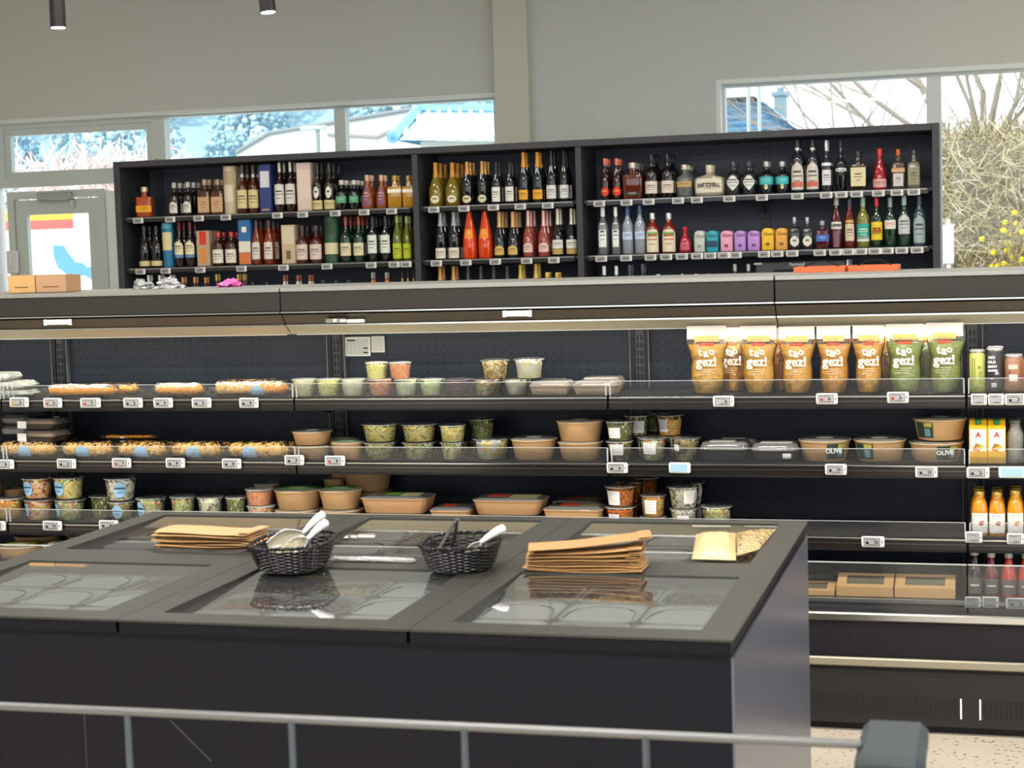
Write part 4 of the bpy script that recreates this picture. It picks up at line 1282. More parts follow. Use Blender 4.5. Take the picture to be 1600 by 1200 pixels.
# two kraft cartons on top at the left
for (xa2, xb2, yt2, col, ln_) in ((13, 54.5, 431, 'c49a62', 'left of the two cardboard boxes standing on the fridge case top'), (56, 103, 430, 'b08a68', 'right of the two cardboard boxes standing on the fridge case top')):
    Y = 6.04
    xa3, xb3, zt3 = XZ(xa2, Y, 1.6), XZ(xb2, Y, 1.6), ZT(xa2 + 20, yt2, Y)
    t = thing('cardboard_box', ln_, 'box', ((xa3 + xb3) / 2, Y + .06, CTOP + .0005))
    w_ = (xb3 - xa3) / 2; h_ = zt3 - CTOP
    part('box_body', MB().box((-w_, -.06, 0), (w_, .06, h_ - .002), mat(col, .8, 0, 0, 0, 40, 0, .08, 8), .002), t)
    part('box_flap', MB().box((-w_ + .001, -.059, h_ - .0019), (w_ - .001, -.002, h_ + .0005), mat(col, .8, 0, 0, 0, 40, 0, .08, 8)), t)
    part('printed_mark', MB().box((-w_ * .5, -.0612, h_ * .3), (w_ * .5, -.0601, h_ * .36), mat('7a5a38', .8)), t)

# ---------------------------------------------------------------- food containers
FOODS = {
    'pasta': ('d6c46c', ['ecdf96', 'dcc45c', 'f2e8b8', '8f9f44', 'c9a048'], 'tube'),
    'pastag': ('b0a860', ['d9d098', '7f8f3c', 'ece6b8', '5f6f34', 'c9a860'], 'tube'),
    'greenmix': ('5c6a34', ['6e7f3c', '3f4f26', 'a8a45c', '8a6a3c', 'c9c48c'], 'bit'),
    'veg': ('d9943c', ['f0983c', 'ecd25c', '7faa3c', 'd9584a', 'f2e4a8'], 'bit'),
    'pinkmix': ('d9a080', ['ecb096', 'f0c8a6', '9a3c34', 'e09a4a', 'f2d65c'], 'tube'),
    'yellowdip': ('e6d76a', ['ded27c', 'ecdf90', 'c9b850'], 'bit'),
    'creamdip': ('ded9a8', ['e9e4c0', 'd2c98c', 'b9b47a'], 'bit'),
    'orange': ('e07a30', ['ec9548', 'd2601c', 'f0a860'], 'bit'),
    'lightgreen': ('c9d4a8', ['dbe2c0', 'b4c48c', 'e6e9d2'], 'bit'),
    'green': ('b7c98c', ['cadb9c', '9db46a', 'dfe6c0'], 'bit'),
    'purple': ('3a0c26', ['55163a', '2a081c', '6a2446'], 'bit'),
    'beige': ('c9a868', ['dcc088', 'b08a48', '7a6a3c', 'e6d2a0'], 'tube'),
    'noodle': ('e6dca8', ['efe6bc', 'd9cc8c', 'f4eed2'], 'tube'),
    'carrot': ('d9731c', ['e88a2c', 'c4581a', 'f0a040', '8a5020'], 'bit'),
    'white': ('d6d2b4', ['e9e6d2', 'f2efe2', '6a6a4a', 'c9c49c'], 'tube'),
    'salad': ('a8ac68', ['ece8c4', '8faa4a', 'f0d0a0', 'd95a3a', 'f6f4e0', '5a7a34'], 'bit'),
    'olive': ('8a8050', ['9a8a58', '6a6f34', 'b09a70', '4a3c24'], 'disc'),
    'egg': ('d9c98c', ['efe9d0', 'eab028', 'b9cf8c', 'f2efe2'], 'blob'),
}
_C = {}


def bright(h):
    return ''.join('%02x' % min(255, int(int(h[i:i + 2], 16) * 1.16 + 6)) for i in (0, 2, 4))


def content_mesh(kind, v):
    """unit tub contents: radius 1 at the rim, height 1"""
    k = (kind, v)
    if k in _C: return _C[k]
    rg = random.Random(hash(kind) % 1000 if 0 else sum(map(ord, kind)) * 7 + v)
    base, cols, typ = FOODS[kind]
    base = bright(base); cols = [bright(c) for c in cols]
    top = rg.uniform(.8, .88)
    b = MB(); b.loft([(.70, .70, .02), (.76, .76, .3), (.83, .83, top - .06), (.4, .4, top)], mat(base, .55, 0, 0, .3, 9), 2, 20)
    ms = [mat(c, .45) for c in cols]
    n = {'tube': 130, 'bit': 150, 'disc': 70, 'blob': 26}[typ]
    for q in range(n):
        wall = rg.random() < .78
        z = rg.uniform(.05, top) if wall else top
        rr = (.72 + .13 * z) if wall else rg.uniform(0, .75)
        a = rg.uniform(PI, 2 * PI) if wall else rg.uniform(0, 2 * PI)
        P = Vector((math.cos(a) * rr, math.sin(a) * rr, z))
        mt = rg.choice(ms)
        if typ == 'tube':
            tdir = Vector((-math.sin(a), math.cos(a), rg.uniform(-1.2, 1.2))).normalized()
            L = rg.uniform(.1, .24); r = rg.uniform(.035, .05)
            b.tube([P - tdir * L, P + tdir * L * .1 + P.normalized() * .03, P + tdir * L], r, mt, 5)
        elif typ == 'bit':
            blob(b, P, rg.uniform(.04, .09), mt, rg.uniform(.5, 1.2), 5, 3, .4, rg)
        elif typ == 'disc': blob(b, P, rg.uniform(.1, .16), mt, .9, 7, 4, .2, rg)
        else: blob(b, P, rg.uniform(.15, .26), mt, .8, 8, 5, .2, rg)
    # keep inside the cup
    for q in range(len(b.v)):
        x, y, z = b.v[q]; rm_ = .745 + .15 * min(1, max(0, z)); r = math.hypot(x, y)
        if r > rm_: x, y = x * rm_ / r, y * rm_ / r
        b.v[q] = (x, y, min(max(z, .02), .93))
    me = b.mesh('contents', True, 60); _C[k] = me
    return me


def unit(nm, rings, mt, n=2, caps=(1, 1), seg=28):
    return MB().loft(rings, mt, n, seg, caps=caps).mesh(nm, True, 50)


U_cup = unit('cup', [(.78, .78, 0), (.80, .80, .02), (.95, .95, .93), (.96, .96, .95)], M_plastic, 2, (1, 0))
U_cupf = unit('cup', [(.78, .78, 0), (.80, .80, .02), (.95, .95, .93), (.96, .96, .95)], M_frost, 2, (1, 0))
U_lid = unit('lid', [(.96, .96, .935), (1, 1, .94), (1, 1, .975), (.95, .95, .985), (.93, .93, 1.0), (.3, .3, 1.0)], clear('ffffff', .06, .08, 1.45), 2, (0, 1))
U_lidf = unit('lid', [(.96, .96, .92), (1, 1, .93), (1, 1, .975), (.95, .95, .985), (.93, .93, 1.0), (.3, .3, .995)], clear('fafaf6', .35, .15, 1.45), 2, (0, 1))
U_rim_glint = unit('rim', [(.97, .97, .93), (1.0, 1.0, .94), (1.0, 1.0, .962), (.97, .97, .966)], clear('ffffff', .72, .1, 1.5), 2, (0, 0))  # tub rim whitened to paint in its highlight


def box_of(xl, xr, yt, yb, Yf, z=None):
    """centre, radius, base height and height of a round tub from its photo outline"""
    R = .05
    for _ in range(4):
        Y = Yf + R
        zb = z if z is not None else aty((xl + xr) / 2, yb, Y - R).z
        a, c = XZ(xl, Y, zb + .03), XZ(xr, Y, zb + .03)
        R = (c - a) / 2 * .985
    H = aty((xl + xr) / 2, yt, Y).z - zb
    return (a + c) / 2, Y, zb, R, H


PROD = []   # (x px, shelf, short description) for tags
YI = YC + .03
def shadow(*a): pass


def tub(xl, xr, yt, yb, food, desc, dY=0, z=None, frost=False, sticker=None, cup='tub', Yf=None, st_rot=0):
    X, Y, zb, R, H = box_of(xl, xr, yt, yb, (Yf or YI) + dY, z)
    t = thing(cup, desc, 'tub', (X, Y, zb), R_(rnd.uniform(-6, 6)), scale=(R, R, H))
    kid('cup', U_cupf if frost else U_cup, t)
    c = kid('contents', content_mesh(food, rnd.randrange(3)), t)
    l = kid('lid', U_lidf if frost else U_lid, t)
    if not frost: kid('rim', U_rim_glint, l)
    if sticker == 'blue':
        b = MB(); m_ = mat('8fbfe0', .45); i = b.mi(m_)
        def P_(s, u): 
            z = .5 + u * .34; a = R_(-90 + st_rot) + s * .34 * R_(75) * .75 * 1.25
            r = .80 + .15 * z + .012
            return (math.cos(a) * r, math.sin(a) * r, z)
        base = len(b.v); b.v.append(P_(0, 0))
        for k in range(24):
            b.v.append(P_(math.cos(k * PI / 12) * .5, math.sin(k * PI / 12) * .5)); 
        for k in range(24):
            b.v.append(P_(math.cos(k * PI / 12), math.sin(k * PI / 12)))
        for k in range(24):
            k2 = (k + 1) % 24
            b.f.append((base, base + 1 + k, base + 1 + k2)); b.m.append(i)
            b.f.append((base + 1 + k, base + 25 + k, base + 25 + k2, base + 1 + k2)); b.m.append(i)
        s = kid('round_sticker', b, t)
        b = MB()
        for k, (u, w) in enumerate(((.16, .7), (.08, .74), (-.3, .5), (-.45, .4))):
            a0 = -90 + st_rot - w * 28; a1 = -90 + st_rot + w * 28; z = .5 + u * .34; r = .80 + .15 * z + .022
            b.loft([(r, r, z), (r + .004, r + .004, z + (.05 if k < 2 else .018))], mat('23506f', .5), 2, 40, a0, a1)
        kid('sticker_print', b, s)
    elif sticker:
        a0, a1, z0, z1 = sticker
        r0, r1 = .80 + .15 * z0 + .012, .80 + .15 * z1 + .012
        s = kid('paper_label', MB().loft([(r0, r0, z0), (r1, r1, z1)], mat('efeeea', .55), 2, 60, a0, a1), t)
        b = MB(); n_ = 5
        for k in range(n_):
            z = z0 + (z1 - z0) * (.16 + .68 * k / (n_ - 1)); r = .80 + .15 * z + .02
            b.loft([(r, r, z), (r, r, z + .014)], mat('8f8d88', .6), 2, 60, a0 + 8, a1 - 8 - (k % 3) * 6)
        kid('label_print', b, s)
    return t


U_bowl = unit('bowl', [(.80, .80, 0), (.81, .81, .01), (.96, .96, .90)], M_kraft, 2, (1, 0), 36)
U_bowlrim = unit('rim', [(.95, .95, .86), (1, 1, .885), (1.0, 1.0, .93), (.955, .955, .94), (.93, .93, .9)], mat('cfae80', .6), 2, (0, 0), 36)
U_bowllid = unit('lid', [(.965, .965, .93), (.93, .93, .955), (.88, .88, 1.0), (.3, .3, 1.0)], clear('f4f2e8', .22, .1, 1.5), 2, (0, 1), 36)
U_bowlin = unit('contents', [(.9, .9, .80), (.6, .6, .84), (.2, .2, .85)], mat('a58c54', .7, 0, 0, .4, 6, 0, .35, 7), 2, (0, 1), 28)


def bowl(xl, xr, yt, yb, desc, dY=0, z=None, top=None, sleeve=None, Yf=None, in_=None):
    X, Y, zb, R, H = box_of(xl, xr, yt, yb, (Yf or YI) + dY, z)
    t = thing('kraft_bowl', desc, 'bowl', (X, Y, zb), R_(rnd.uniform(-10, 10)), scale=(R, R, H))
    kid('bowl', U_bowl, t); kid('rim', U_bowlrim, t); kid('lid', U_bowllid, t); kid('contents', U_bowlin, t)
    if top:
        b = MB(); m_ = mat(top, .5)
        b.loft([(.7, .5, 1.004), (.7, .5, 1.012)], m_, 4, 24)
        b.loft([(.4, .2, 1.013), (.4, .2, 1.018)], mat('ece6cf', .5), 3, 20)
        kid('lid_sticker', b, t)
    else:
        kid('lid_sticker', MB().loft([(.34, .3, 1.004), (.34, .3, 1.012)], mat('d9d3bc', .5), 2, 20), t)
    if sleeve:
        a0, a1 = sleeve
        r = lambda z: .81 + .17 * z + .012
        s = kid('green_label', MB().loft([(r(.12), r(.12), .12), (r(.82), r(.82), .82)], mat('27413a', .5), 2, 60, a0, a1), t)
        w = a1 - a0
        b = MB(); b.loft([(r(.62) + .008, r(.62) + .008, .62), (r(.8) + .008, r(.8) + .008, .8)], mat('b8ae4a', .5), 2, 60, a0 + w * .55, a1 - w * .05)
        b.loft([(r(.2) + .008, r(.2) + .008, .2), (r(.55) + .008, r(.55) + .008, .55)], mat('6f8f98', .5), 2, 60, a0 + w * .55, a1 - w * .15)
        kid('label_picture', b, s)
        if a1 < -100: return t
        ang = R_(a0 + w * .3 + 90)
        tm = textmesh('OLIVE', .3, mat('eef0ea', .5), .012, .01, .8)
        o = kid('lettering', tm, s, loc=(math.sin(ang) * 1.0, -math.cos(ang) * 1.0, .5)); o.rotation_euler = (0, 0, ang); o.scale = (1, 1, 1)
    return t


# --- shelf 1 tubs
names = ['pale yellow', 'yellow', 'speckled cream', 'orange', 'white and pale green', 'light green', 'dark purple', 'beige pasta', 'cream noodle']
foods = ['creamdip', 'yellowdip', 'noodle', 'orange', 'lightgreen', 'green', 'purple', 'beige', 'noodle']
bx = [(457, 494), (495, 533), (533, 573), (575, 615.5), (616.5, 654.5), (655.5, 693), (694, 739), (740, 786), (787, 828)]
for (xl, xr), f, n in zip(bx, foods, names):
    tub(xl, xr, 592, 618, f, '%s salad tub in the front row of the top case shelf' % n, 0, S1, n not in ('dark purple', 'beige pasta', 'cream noodle'))
    PROD.append(((xl + xr) / 2, 1, n + ' salad tub'))
for (xl, xr), f, n in zip(bx, foods, names):
    tub(xl + 6, xr + 4, 592, 618, f, '%s salad tub in the back row behind its match' % n, .125, S1, n not in ('dark purple', 'beige pasta', 'cream noodle'))
H1 = aty(600, 592, YI + .05).z + .0005
tub(571, 607, 566, 592, 'yellowdip', 'yellow dip tub stacked on top beside the orange one', .01, H1, True)
tub(608, 643, 566, 592, 'orange', 'orange dip tub stacked on top beside the yellow one', .01, H1, True)
H1b = aty(770, 592, YI + .05).z + .0005
tub(751, 797, 562, 592, 'beige', 'beige pasta salad tub stacked on top of the beige row', .01, H1b)
tub(803, 851, 560, 592, 'noodle', 'cream noodle salad tub stacked at the right end of the tubs', .01, H1b)


# rectangular trays with clear lids
def tray(xl, xr, yt, yb, desc, col, dY=0, z=None, D=.13, food='b9a070', lidm=None, patch=None, h_lid=.35, Yf=None, open_=False, sticker=None, name='food_tray', hmul=1):
    Y0 = (Yf or YI) + dY
    zb = z if z is not None else aty((xl + xr) / 2, yb, Y0).z
    a, c = XZ(xl, Y0 + .02, zb + .02), XZ(xr, Y0 + .02, zb + .02)
    H = (aty((xl + xr) / 2, yt, Y0 + D * .6).z - zb) * hmul
    w = (c - a) / 2 * .985; d = D / 2
    t = thing(name, desc, 'tray', ((a + c) / 2, Y0 + d, zb), R_(rnd.uniform(-1.2, 1.2)))
    hb_ = H * (1 - h_lid)
    m_ = mat(col, .6)
    kid('tray_base', MB().loft([(w * .86, d * .84, 0), (w * .88, d * .86, .003), (w * .97, d * .96, hb_ * .93), (w, d, hb_ * .95), (w, d, hb_), (w * .95, d * .93, hb_)], m_, 8, 40, caps=(1, 0)), t)
    kid('contents', MB().loft([(w * .9, d * .88, hb_ * .6), (w * .8, d * .8, hb_ * .9), (w * .3, d * .3, hb_ * .95)], mat(food, .6, 0, 0, .5, 30, 0, .4, 30), 5, 28), t)
    lm = lidm or clear('ffffff', .14, .06, 1.55)
    l = kid('lid', MB().loft([(w * .99, d * .99, hb_ + .0005), (w * .97, d * .97, hb_ + (H - hb_) * .3), (w * .86, d * .84, H * .98), (w * .82, d * .8, H)], lm, 8, 40, caps=(0, 1)), t)
    if patch:
        b = MB()
        for (u0, u1, v0, v1, cc) in patch: b.box((w * u0, d * v0, H + .0003), (w * u1, d * v1, H + .0012), mat(cc, .5))
        kid('lid_label', b, l)
    if sticker:
        b = MB(); b.box((w * sticker[0], -d * .965 - .001, hb_ * .3), (w * sticker[1], -d * .93, hb_ * .75), M_tag, .001); kid('small_sticker', b, t)
    return t


M_sil = clear('efe6dc', .35, .05, 1.7)
tray(826, 891, 594, 618, 'clear-lidded tray on the top case shelf right of the noodle tub', 'c2a88c', 0, S1, .13, 'c9a878', M_sil)
tray(894, 966, 594, 618, 'clear-lidded tray on the top case shelf at the right end of its row', 'c2a88c', 0, S1, .13, 'c9a878', M_sil)
tray(836, 880, 592, 618, 'clear-lidded tray behind the left front tray on the top case shelf', 'c2a88c', .16, S1, .13, 'c9a878', M_sil)
tray(908, 970, 588, 618, 'taller clear-lidded tray behind the right front tray on the top shelf', 'c2a88c', .16, S1, .13, 'c9a878', M_sil)


# --- film-wrapped baguettes
def baguette(xl, xr, yt, yb, desc, z, dY=0, col='c98a34', r=None, label_at=(.5,), kraft=False, lbl='8fc0e6', Yf=None, yaw=0, seed=0, depth=.085):
    rg = random.Random(seed + int(xl))
    Y0 = (Yf or YI) + dY
    a, c = XZ(xl, Y0 + .03, z + .02), XZ(xr, Y0 + .03, z + .02)
    H = aty((xl + xr) / 2, yt, Y0 + .03).z - z; L = c - a
    t = thing('wrapped_sandwich', desc, 'sandwich', ((a + c) / 2, Y0 + depth / 2, z), R_(yaw))
    b = MB(); N = 26; M_ = 14; m_ = mat(col, .5, 0, 0, .3, 30, 0, .16, 16)
    i = b.mi(m_)
    hw, hh = depth / 2 * .92, H / 2 * .92
    for k in range(N + 1):
        u = -1 + 2 * k / N; e = (max(0, 1 - abs(u) ** 5)) ** .5
        e = max(e, .05)
        for j in range(M_):
            ang = 2 * PI * j / M_
            bump = 1 + .04 * math.sin(k * 1.9 + j) + rg.uniform(-.02, .02)
            y = math.cos(ang) * hw * e * bump; zz = hh + math.sin(ang) * hh * e * bump
            if not kraft and math.sin(ang) > .3 and k % 6 in (0,): zz -= .004
            b.v.append((u * L / 2 * .9, y, max(.001, zz)))
    for k in range(N):
        for j in range(M_):
            j2 = (j + 1) % M_
            b.f.append((k * M_ + j, (k + 1) * M_ + j, (k + 1) * M_ + j2, k * M_ + j2)); b.m.append(i)
    kid('bread', b.mesh('bread', True, 60), t)
    # filling stripe
    b = MB(); fc = [mat(x, .5) for x in ('e9dcae', 'd9b46a', 'a8b05a', 'e9e2cc', 'c97a4a')]
    for q in range(30 if kraft else 0):
        u = rg.uniform(-.8, .8)
        blob(b, (u * L / 2 * .9, -hw * .93, hh * rg.uniform(.75, 1.25)), rg.uniform(.004, .008), rg.choice(fc), .8, 5, 3, .3, rg)
    if kraft: kid('filling', b, t)
    if kraft:
        b = MB(); f0, f1 = (-.75, .3) if rg.random() < .5 else (-.3, .75)
        rr = [(f0, 1.03), (f0 + .02, 1.05), (f1, 1.05), (f1 + .02, 1.03)]
        i = b.mi(mat('dcb880', .7, 0, 0, .2, 60)); base = 0
        for u, s in rr:
            for j in range(M_):
                ang = 2 * PI * j / M_
                b.v.append((u * L / 2, math.cos(ang) * hw * s, max(.0006, hh + math.sin(ang) * hh * (s * .98))))
        for k in range(3):
            for j in range(M_):
                j2 = (j + 1) % M_
                b.f.append((k * M_ + j, (k + 1) * M_ + j, (k + 1) * M_ + j2, k * M_ + j2)); b.m.append(i)
        kid('kraft_band', b.mesh('kraft_band', True, 60), t)
    # film with twisted ends
    b = MB(); fm_ = clear('fff6e0', .02, .12, 1.22, 1, 60); i = b.mi(fm_)
    us = [-1, -.94, -.88] + [-.8 + 1.6 * q / 16 for q in range(17)] + [.88, .94, 1]
    for u in us:
        au = abs(u)
        e = 1.1 if au < .85 else (.55 if au < .91 else .3 if au < .97 else .55)
        for j in range(M_):
            ang = 2 * PI * j / M_; s = e * (1 + rg.uniform(-.05, .06))
            b.v.append((u * L / 2 + rg.uniform(-.002, .002), math.cos(ang) * hw * s * 1.02, max(.0003, hh * (1 if au < .85 else .8) + math.sin(ang) * hh * s)))
    for k in range(len(us) - 1):
        for j in range(M_):
            j2 = (j + 1) % M_
            b.f.append((k * M_ + j, (k + 1) * M_ + j, (k + 1) * M_ + j2, k * M_ + j2)); b.m.append(i)
    kid('film_wrap', b.mesh('film_wrap', True, 30), t)
    for u in label_at:
        b = MB(); m_ = mat(lbl, .4); i = b.mi(m_); x0_ = (-1 + 2 * u) * L / 2; rd = H * .46
        def S_(x, s): ang = R_(200 + 0) + 0; return None
        NN = 20; rings = 4; base = len(b.v)
        for q in range(rings + 1):
            for k in range(NN):
                dx = math.cos(2 * PI * k / NN) * rd * q / rings; ds = math.sin(2 * PI * k / NN) * rd * q / rings
                ang = PI + .85 + 0 - ds / ((hw + hh) / 2) * 1.0   # around the front upper side
                ang = 1.25 * PI - .35 - ds / ((hw + hh) / 2)
                b.v.append((x0_ + dx, math.cos(ang) * hw * 1.14, max(.002, hh + math.sin(ang) * hh * 1.14)))
        for q in range(rings):
            for k in range(NN):
                k2 = (k + 1) % NN
                b.f.append((base + q * NN + k, base + (q + 1) * NN + k, base + (q + 1) * NN + k2, base + q * NN + k2)); b.m.append(i)
        for v in range(len(b.v)):
            x, y, zz = b.v[v]; b.v[v] = (x, -abs(y) if y > 0 else y, zz)
        s = kid('round_label', b.mesh('round_label', True, 60), t)
        b = MB()
        for k in range(4):
            ds = (-.5 + k * .3) * rd; ang = 1.25 * PI - .35 - ds / ((hw + hh) / 2)
            wdt = rd * math.sqrt(max(.1, 1 - (ds / rd) ** 2)) * .8
            y = math.cos(ang) * hw * 1.15 - .0006; zz = hh + math.sin(ang) * hh * 1.15
            b.box((x0_ - wdt, y - .0006, zz), (x0_ + wdt, y, zz + .0016), mat('e8f0f6' if k else '20405a', .5))
        kid('label_print', b, s)
    return t


baguette(68, 188, 599, 618, 'long film-wrapped baguette at the left of the top case shelf', S1, 0, 'e09a24', None, (), False, Yf=YI)
baguette(140, 219, 597, 618, 'film-wrapped baguette behind the long one at left of the top shelf', S1, .1, 'e0a030', None, (.5,), False)
baguette(238, 321, 597, 619, 'single film-wrapped baguette between the other wrapped rolls, top shelf', S1, 0, 'e2a238', None, (), False)
baguette(328, 456, 594, 618, 'film-wrapped roll with round blue label left of the salad tubs', S1, 0, 'dc9a30', None, (.62,), True)
baguette(343, 440, 591, 618, 'film-wrapped roll lying behind the blue-labelled one on the top shelf', S1, .1, 'dc9a30', None, (.2,), False)
for k, (xl, xr) in enumerate([(-4, 92), (93, 180), (181, 263), (264, 350), (351, 455)]):
    nm_ = ('leftmost', 'second from left', 'middle', 'fourth from left', 'rightmost')[k]
    baguette(xl, xr, 688, 718, nm_ + ' of the kraft-banded wrapped baguettes in the front of the second shelf', S2, 0, 'e4c27c', None, ((.5,), (.48,), (.55,), (.5,), (.42,))[k], True, seed=k)
for k, (xl, xr) in enumerate([(30, 128), (132, 215), (222, 305), (310, 395), (398, 470)]):
    nm_ = ('leftmost', 'second from left', 'middle', 'fourth from left', 'rightmost')[k]
    baguette(xl, xr, 688, 716, nm_ + ' of the wrapped baguettes in the back row of the second shelf', S2, .1, 'dcb468', None, (.5,), True, seed=k + 9)
baguette(160, 246, 677, 692, 'wrapped baguette lying on top of the second shelf row', aty(200, 688, YI + .05).z + .004, .05, 'cf8a28', None, (.42,), False, lbl='8fc0e6', depth=.06)

# green bag stack and dark clamshells at the far left
for k, (xr, y0, y1, dsc) in enumerate(((40, 606, 619, 'green and white wrapped pack at the far left, bottom of its stack'), (38, 592, 606, 'green and white wrapped pack at the far left, middle of its stack'), (12, 575, 592, 'green and white wrapped pack at the far left, topmost of its stack'))):
    zb = S1 + k * .034
    a, c = XZ(-30, YI, S1), XZ(xr, YI, S1)
    t = thing('green_pack', dsc, 'package', ((a + c) / 2, YI + .07, zb))
    w = (c - a) / 2
    kid('pack_body', MB().loft([(w * .8, .05, .001), (w * .95, .06, .012), (w * .85, .055, .030), (w * .6, .03, .033)], mat('7f9a5c', .6, 0, 0, .5, 30, 0, .3, 20), 5, 28), t)
    b = MB(); rgk = random.Random(k)
    b.loft([(w * .85, .055, 0), (w * 1.0, .064, .009), (w * 1.04, .066, .015), (w * .9, .06, .031), (w * .6, .03, .0335)], clear('f4f6f0', .42, .1, 1.6, 1, 70), 5, 40)
    for v in range(len(b.v)):
        x, y, zz = b.v[v]; s = 1 + rgk.uniform(-.03, .04); b.v[v] = (x * s, y * s, zz)
    kid('film', b.mesh('film', True, 25), t)
    b = MB()
    for sx_ in (-.1, .12): b.box((w * .3 + sx_ * w, -.0665, .001), (w * .3 + sx_ * w + .005, -.0655, .028), M_white)
    kid('white_band', b, t)
for k, (y0, y1, dsc) in enumerate(((668, 692, 'dark clamshell pack with white side label, lower of two at far left'), (648, 668, 'dark clamshell pack with white side label, upper of two at far left'))):
    zb = S2 + .062 + k * .05
    a, c = XZ(24, YI + .02, zb), XZ(88, YI + .02, zb)
    w = (c - a) / 2
    t = thing('clamshell_pack', dsc, 'package', ((a + c) / 2, YI + .10, zb), R_(-10))
    kid('pack_base', MB().loft([(w * .8, .06, 0), (w, .07, .018), (w, .07, .022)], mat('2b2420', .4), 6, 32), t)
    kid('contents', MB().loft([(w * .9, .06, .0225), (w * .7, .045, .034)], mat('b98a3c', .5, 0, 0, .5, 30, 0, .45, 30), 5, 24), t)
    kid('lid', MB().loft([(w * .98, .069, .023), (w * .8, .055, .044), (w * .5, .03, .046)], clear('ffffff', .12, .06, 1.6), 6, 32, caps=(0, 1)), t)
    b = MB(); b.box((-w * .95, -.071, .004), (-w * .45, -.069, .034), M_white, .001); kid('white_label', b, t)
    kid('small_sticker', MB().loft([(.014, .008, .0465, w * .6, .0), (.014, .008, .048, w * .6, .0)], M_tag, 2, 14), t)
t = thing('pack_riser', 'dark box under the clamshell packs at the far left of the second shelf', 'box', (XZ(40, YI, S2), YI + .25, S2))
kid('box_body', MB().box((-.16, -.065, 0), (.12, .055, .06), mat('1d1b1a', .5), .003), t)
for k, (y0, dsc) in enumerate(((0, 'grey film bag at the left photo edge, lower of two'), (1, 'grey film bag at the left photo edge, upper of two'))):
    a, c = XZ(-25, YI, S2), XZ(20, YI, S2)
    w = (c - a) / 2; rgk = random.Random(k + 40)
    b = MB(); b.loft([(w * .7, .03, 0), (w, .055, .012), (w, .055, .03), (w * .8, .04, .042), (w * .4, .02, .045)], clear('8d8884', .7, .12, 1.5, 1, 60), 4, 30)
    for v in range(len(b.v)):
        x, y, zz = b.v[v]; s = 1 + rgk.uniform(-.06, .06); b.v[v] = (x * s, y * s, zz)
    o = part('film_bag', b.mesh('film_bag', True, 25), None, ((a + c) / 2, YI + .17, S2 + .075 + k * .046)); tag(o, dsc, 'bag')

# --- shelf 2 containers
def stackz(x, y, Y=None): return aty(x, y, Y or YI).z


HB = aty(486, 695, YI + .05).z
bowl(457, 517, 695, 717, 'plain kraft bowl next to the baguettes, lower of its stack', 0, S2)
bowl(458, 518, 672, 695, 'plain kraft bowl next to the baguettes, upper of its stack', 0, HB + .001)
bowl(519, 568, 689, 718, 'kraft bowl with green lid sticker left of the pasta tubs', 0, S2, '5a9a4a')
bowl(512, 560, 684, 718, 'kraft bowl with green lid sticker standing behind the front one', .15, S2, '5a9a4a')
STK = [((566, 624), 661, 'left'), ((627, 685), 661, 'middle'), ((686, 729), 663, 'right')]
for (xl, xr), yt, n in STK:
    zm = aty((xl + xr) / 2, 690, YI + .05).z
    tub(xl + 2, xr - 3, 690, 717, 'pastag', 'lower pasta salad tub of the %s stack on the second shelf' % n, 0, S2)
    tub(xl, xr, yt, 690, 'pasta', 'upper pasta salad tub of the %s stack on the second shelf' % n, 0, zm + .0005)
    tub(xl + 12, xr + 6, 690, 717, 'pastag', 'pasta salad tub hidden behind the %s stack' % n, .15, S2)
tub(732, 776, 687, 716, 'greenmix', 'lower green salad tub behind the egg salad tub', .13, S2)
tub(731, 775, 653, 687, 'greenmix', 'upper dark green salad tub standing above the egg salad tub', .13, aty(750, 687, YI + .18).z + .0005)
tub(740, 798, 684, 718, 'egg', 'egg salad tub with yellow and pale pieces on the second shelf', 0, S2)
bowl(799, 871, 683, 719, 'wide plain kraft bowl right of the egg salad tub', 0, S2)
zk = aty(908, 688, YI + .08).z
bowl(872, 943, 688, 719, 'large kraft bowl at the end of its shelf, lower of two', 0, S2)
bowl(870, 944, 655, 690, 'large kraft bowl at the end of its shelf, upper of two', 0, zk + .0005)
LB = (-118, -62, .28, .78)
tub(947, 990, 688, 720, 'olive', 'white-labelled antipasti tub, lower of the left stack on the second shelf', 0, S2, False, (-128, -62, .3, .85))
tub(946, 992, 657, 688, 'greenmix', 'white-labelled green tub, upper of the left stack on the second shelf', 0, aty(968, 688, YI + .05).z + .0005, False, (-140, -80, .15, .68))
tub(998, 1043, 683, 721, 'salad', 'white-labelled tub in front between the two antipasti stacks', 0, S2, False, (-122, -62, .3, .8))
tub(1049, 1096, 683, 721, 'olive', 'open-looking olive salad tub with tiny label at the right of the tubs', 0, S2, False, (-142, -112, .45, .72))
tub(990, 1030, 680, 716, 'olive', 'lower labelled tub in the back row left, second shelf', .12, S2, False, LB)
tub(1038, 1085, 680, 716, 'salad', 'lower labelled tub in the back row right, second shelf', .12, S2, False, LB)
zz_ = aty(1010, 680, YI + .17).z + .001
tub(974, 1016, 648, 680, 'olive', 'upper tub with square white label in the back row left', .12, zz_, False, (-105, -45, .15, .72))
tub(1024, 1069, 647, 680, 'veg', 'upper tub with orange slice and white label in the back row right', .12, zz_, False, (-140, -95, .2, .78))
tub(1002, 1040, 644, 680, 'greenmix', 'dark tub topmost at the very back between the stacks', .24, zz_ + .0, False)
tub(1002, 1040, 680, 716, 'greenmix', 'dark tub at the very back under the topmost tub', .24, S2, False)
tray(1092, 1171, 688, 722, 'black food tray with clear lid, left of two in front', '16171b', 0, S2, .14, '8a7a5a', None, [(-.6, .4, -.6, .2, 'd9d3c4')], .38)
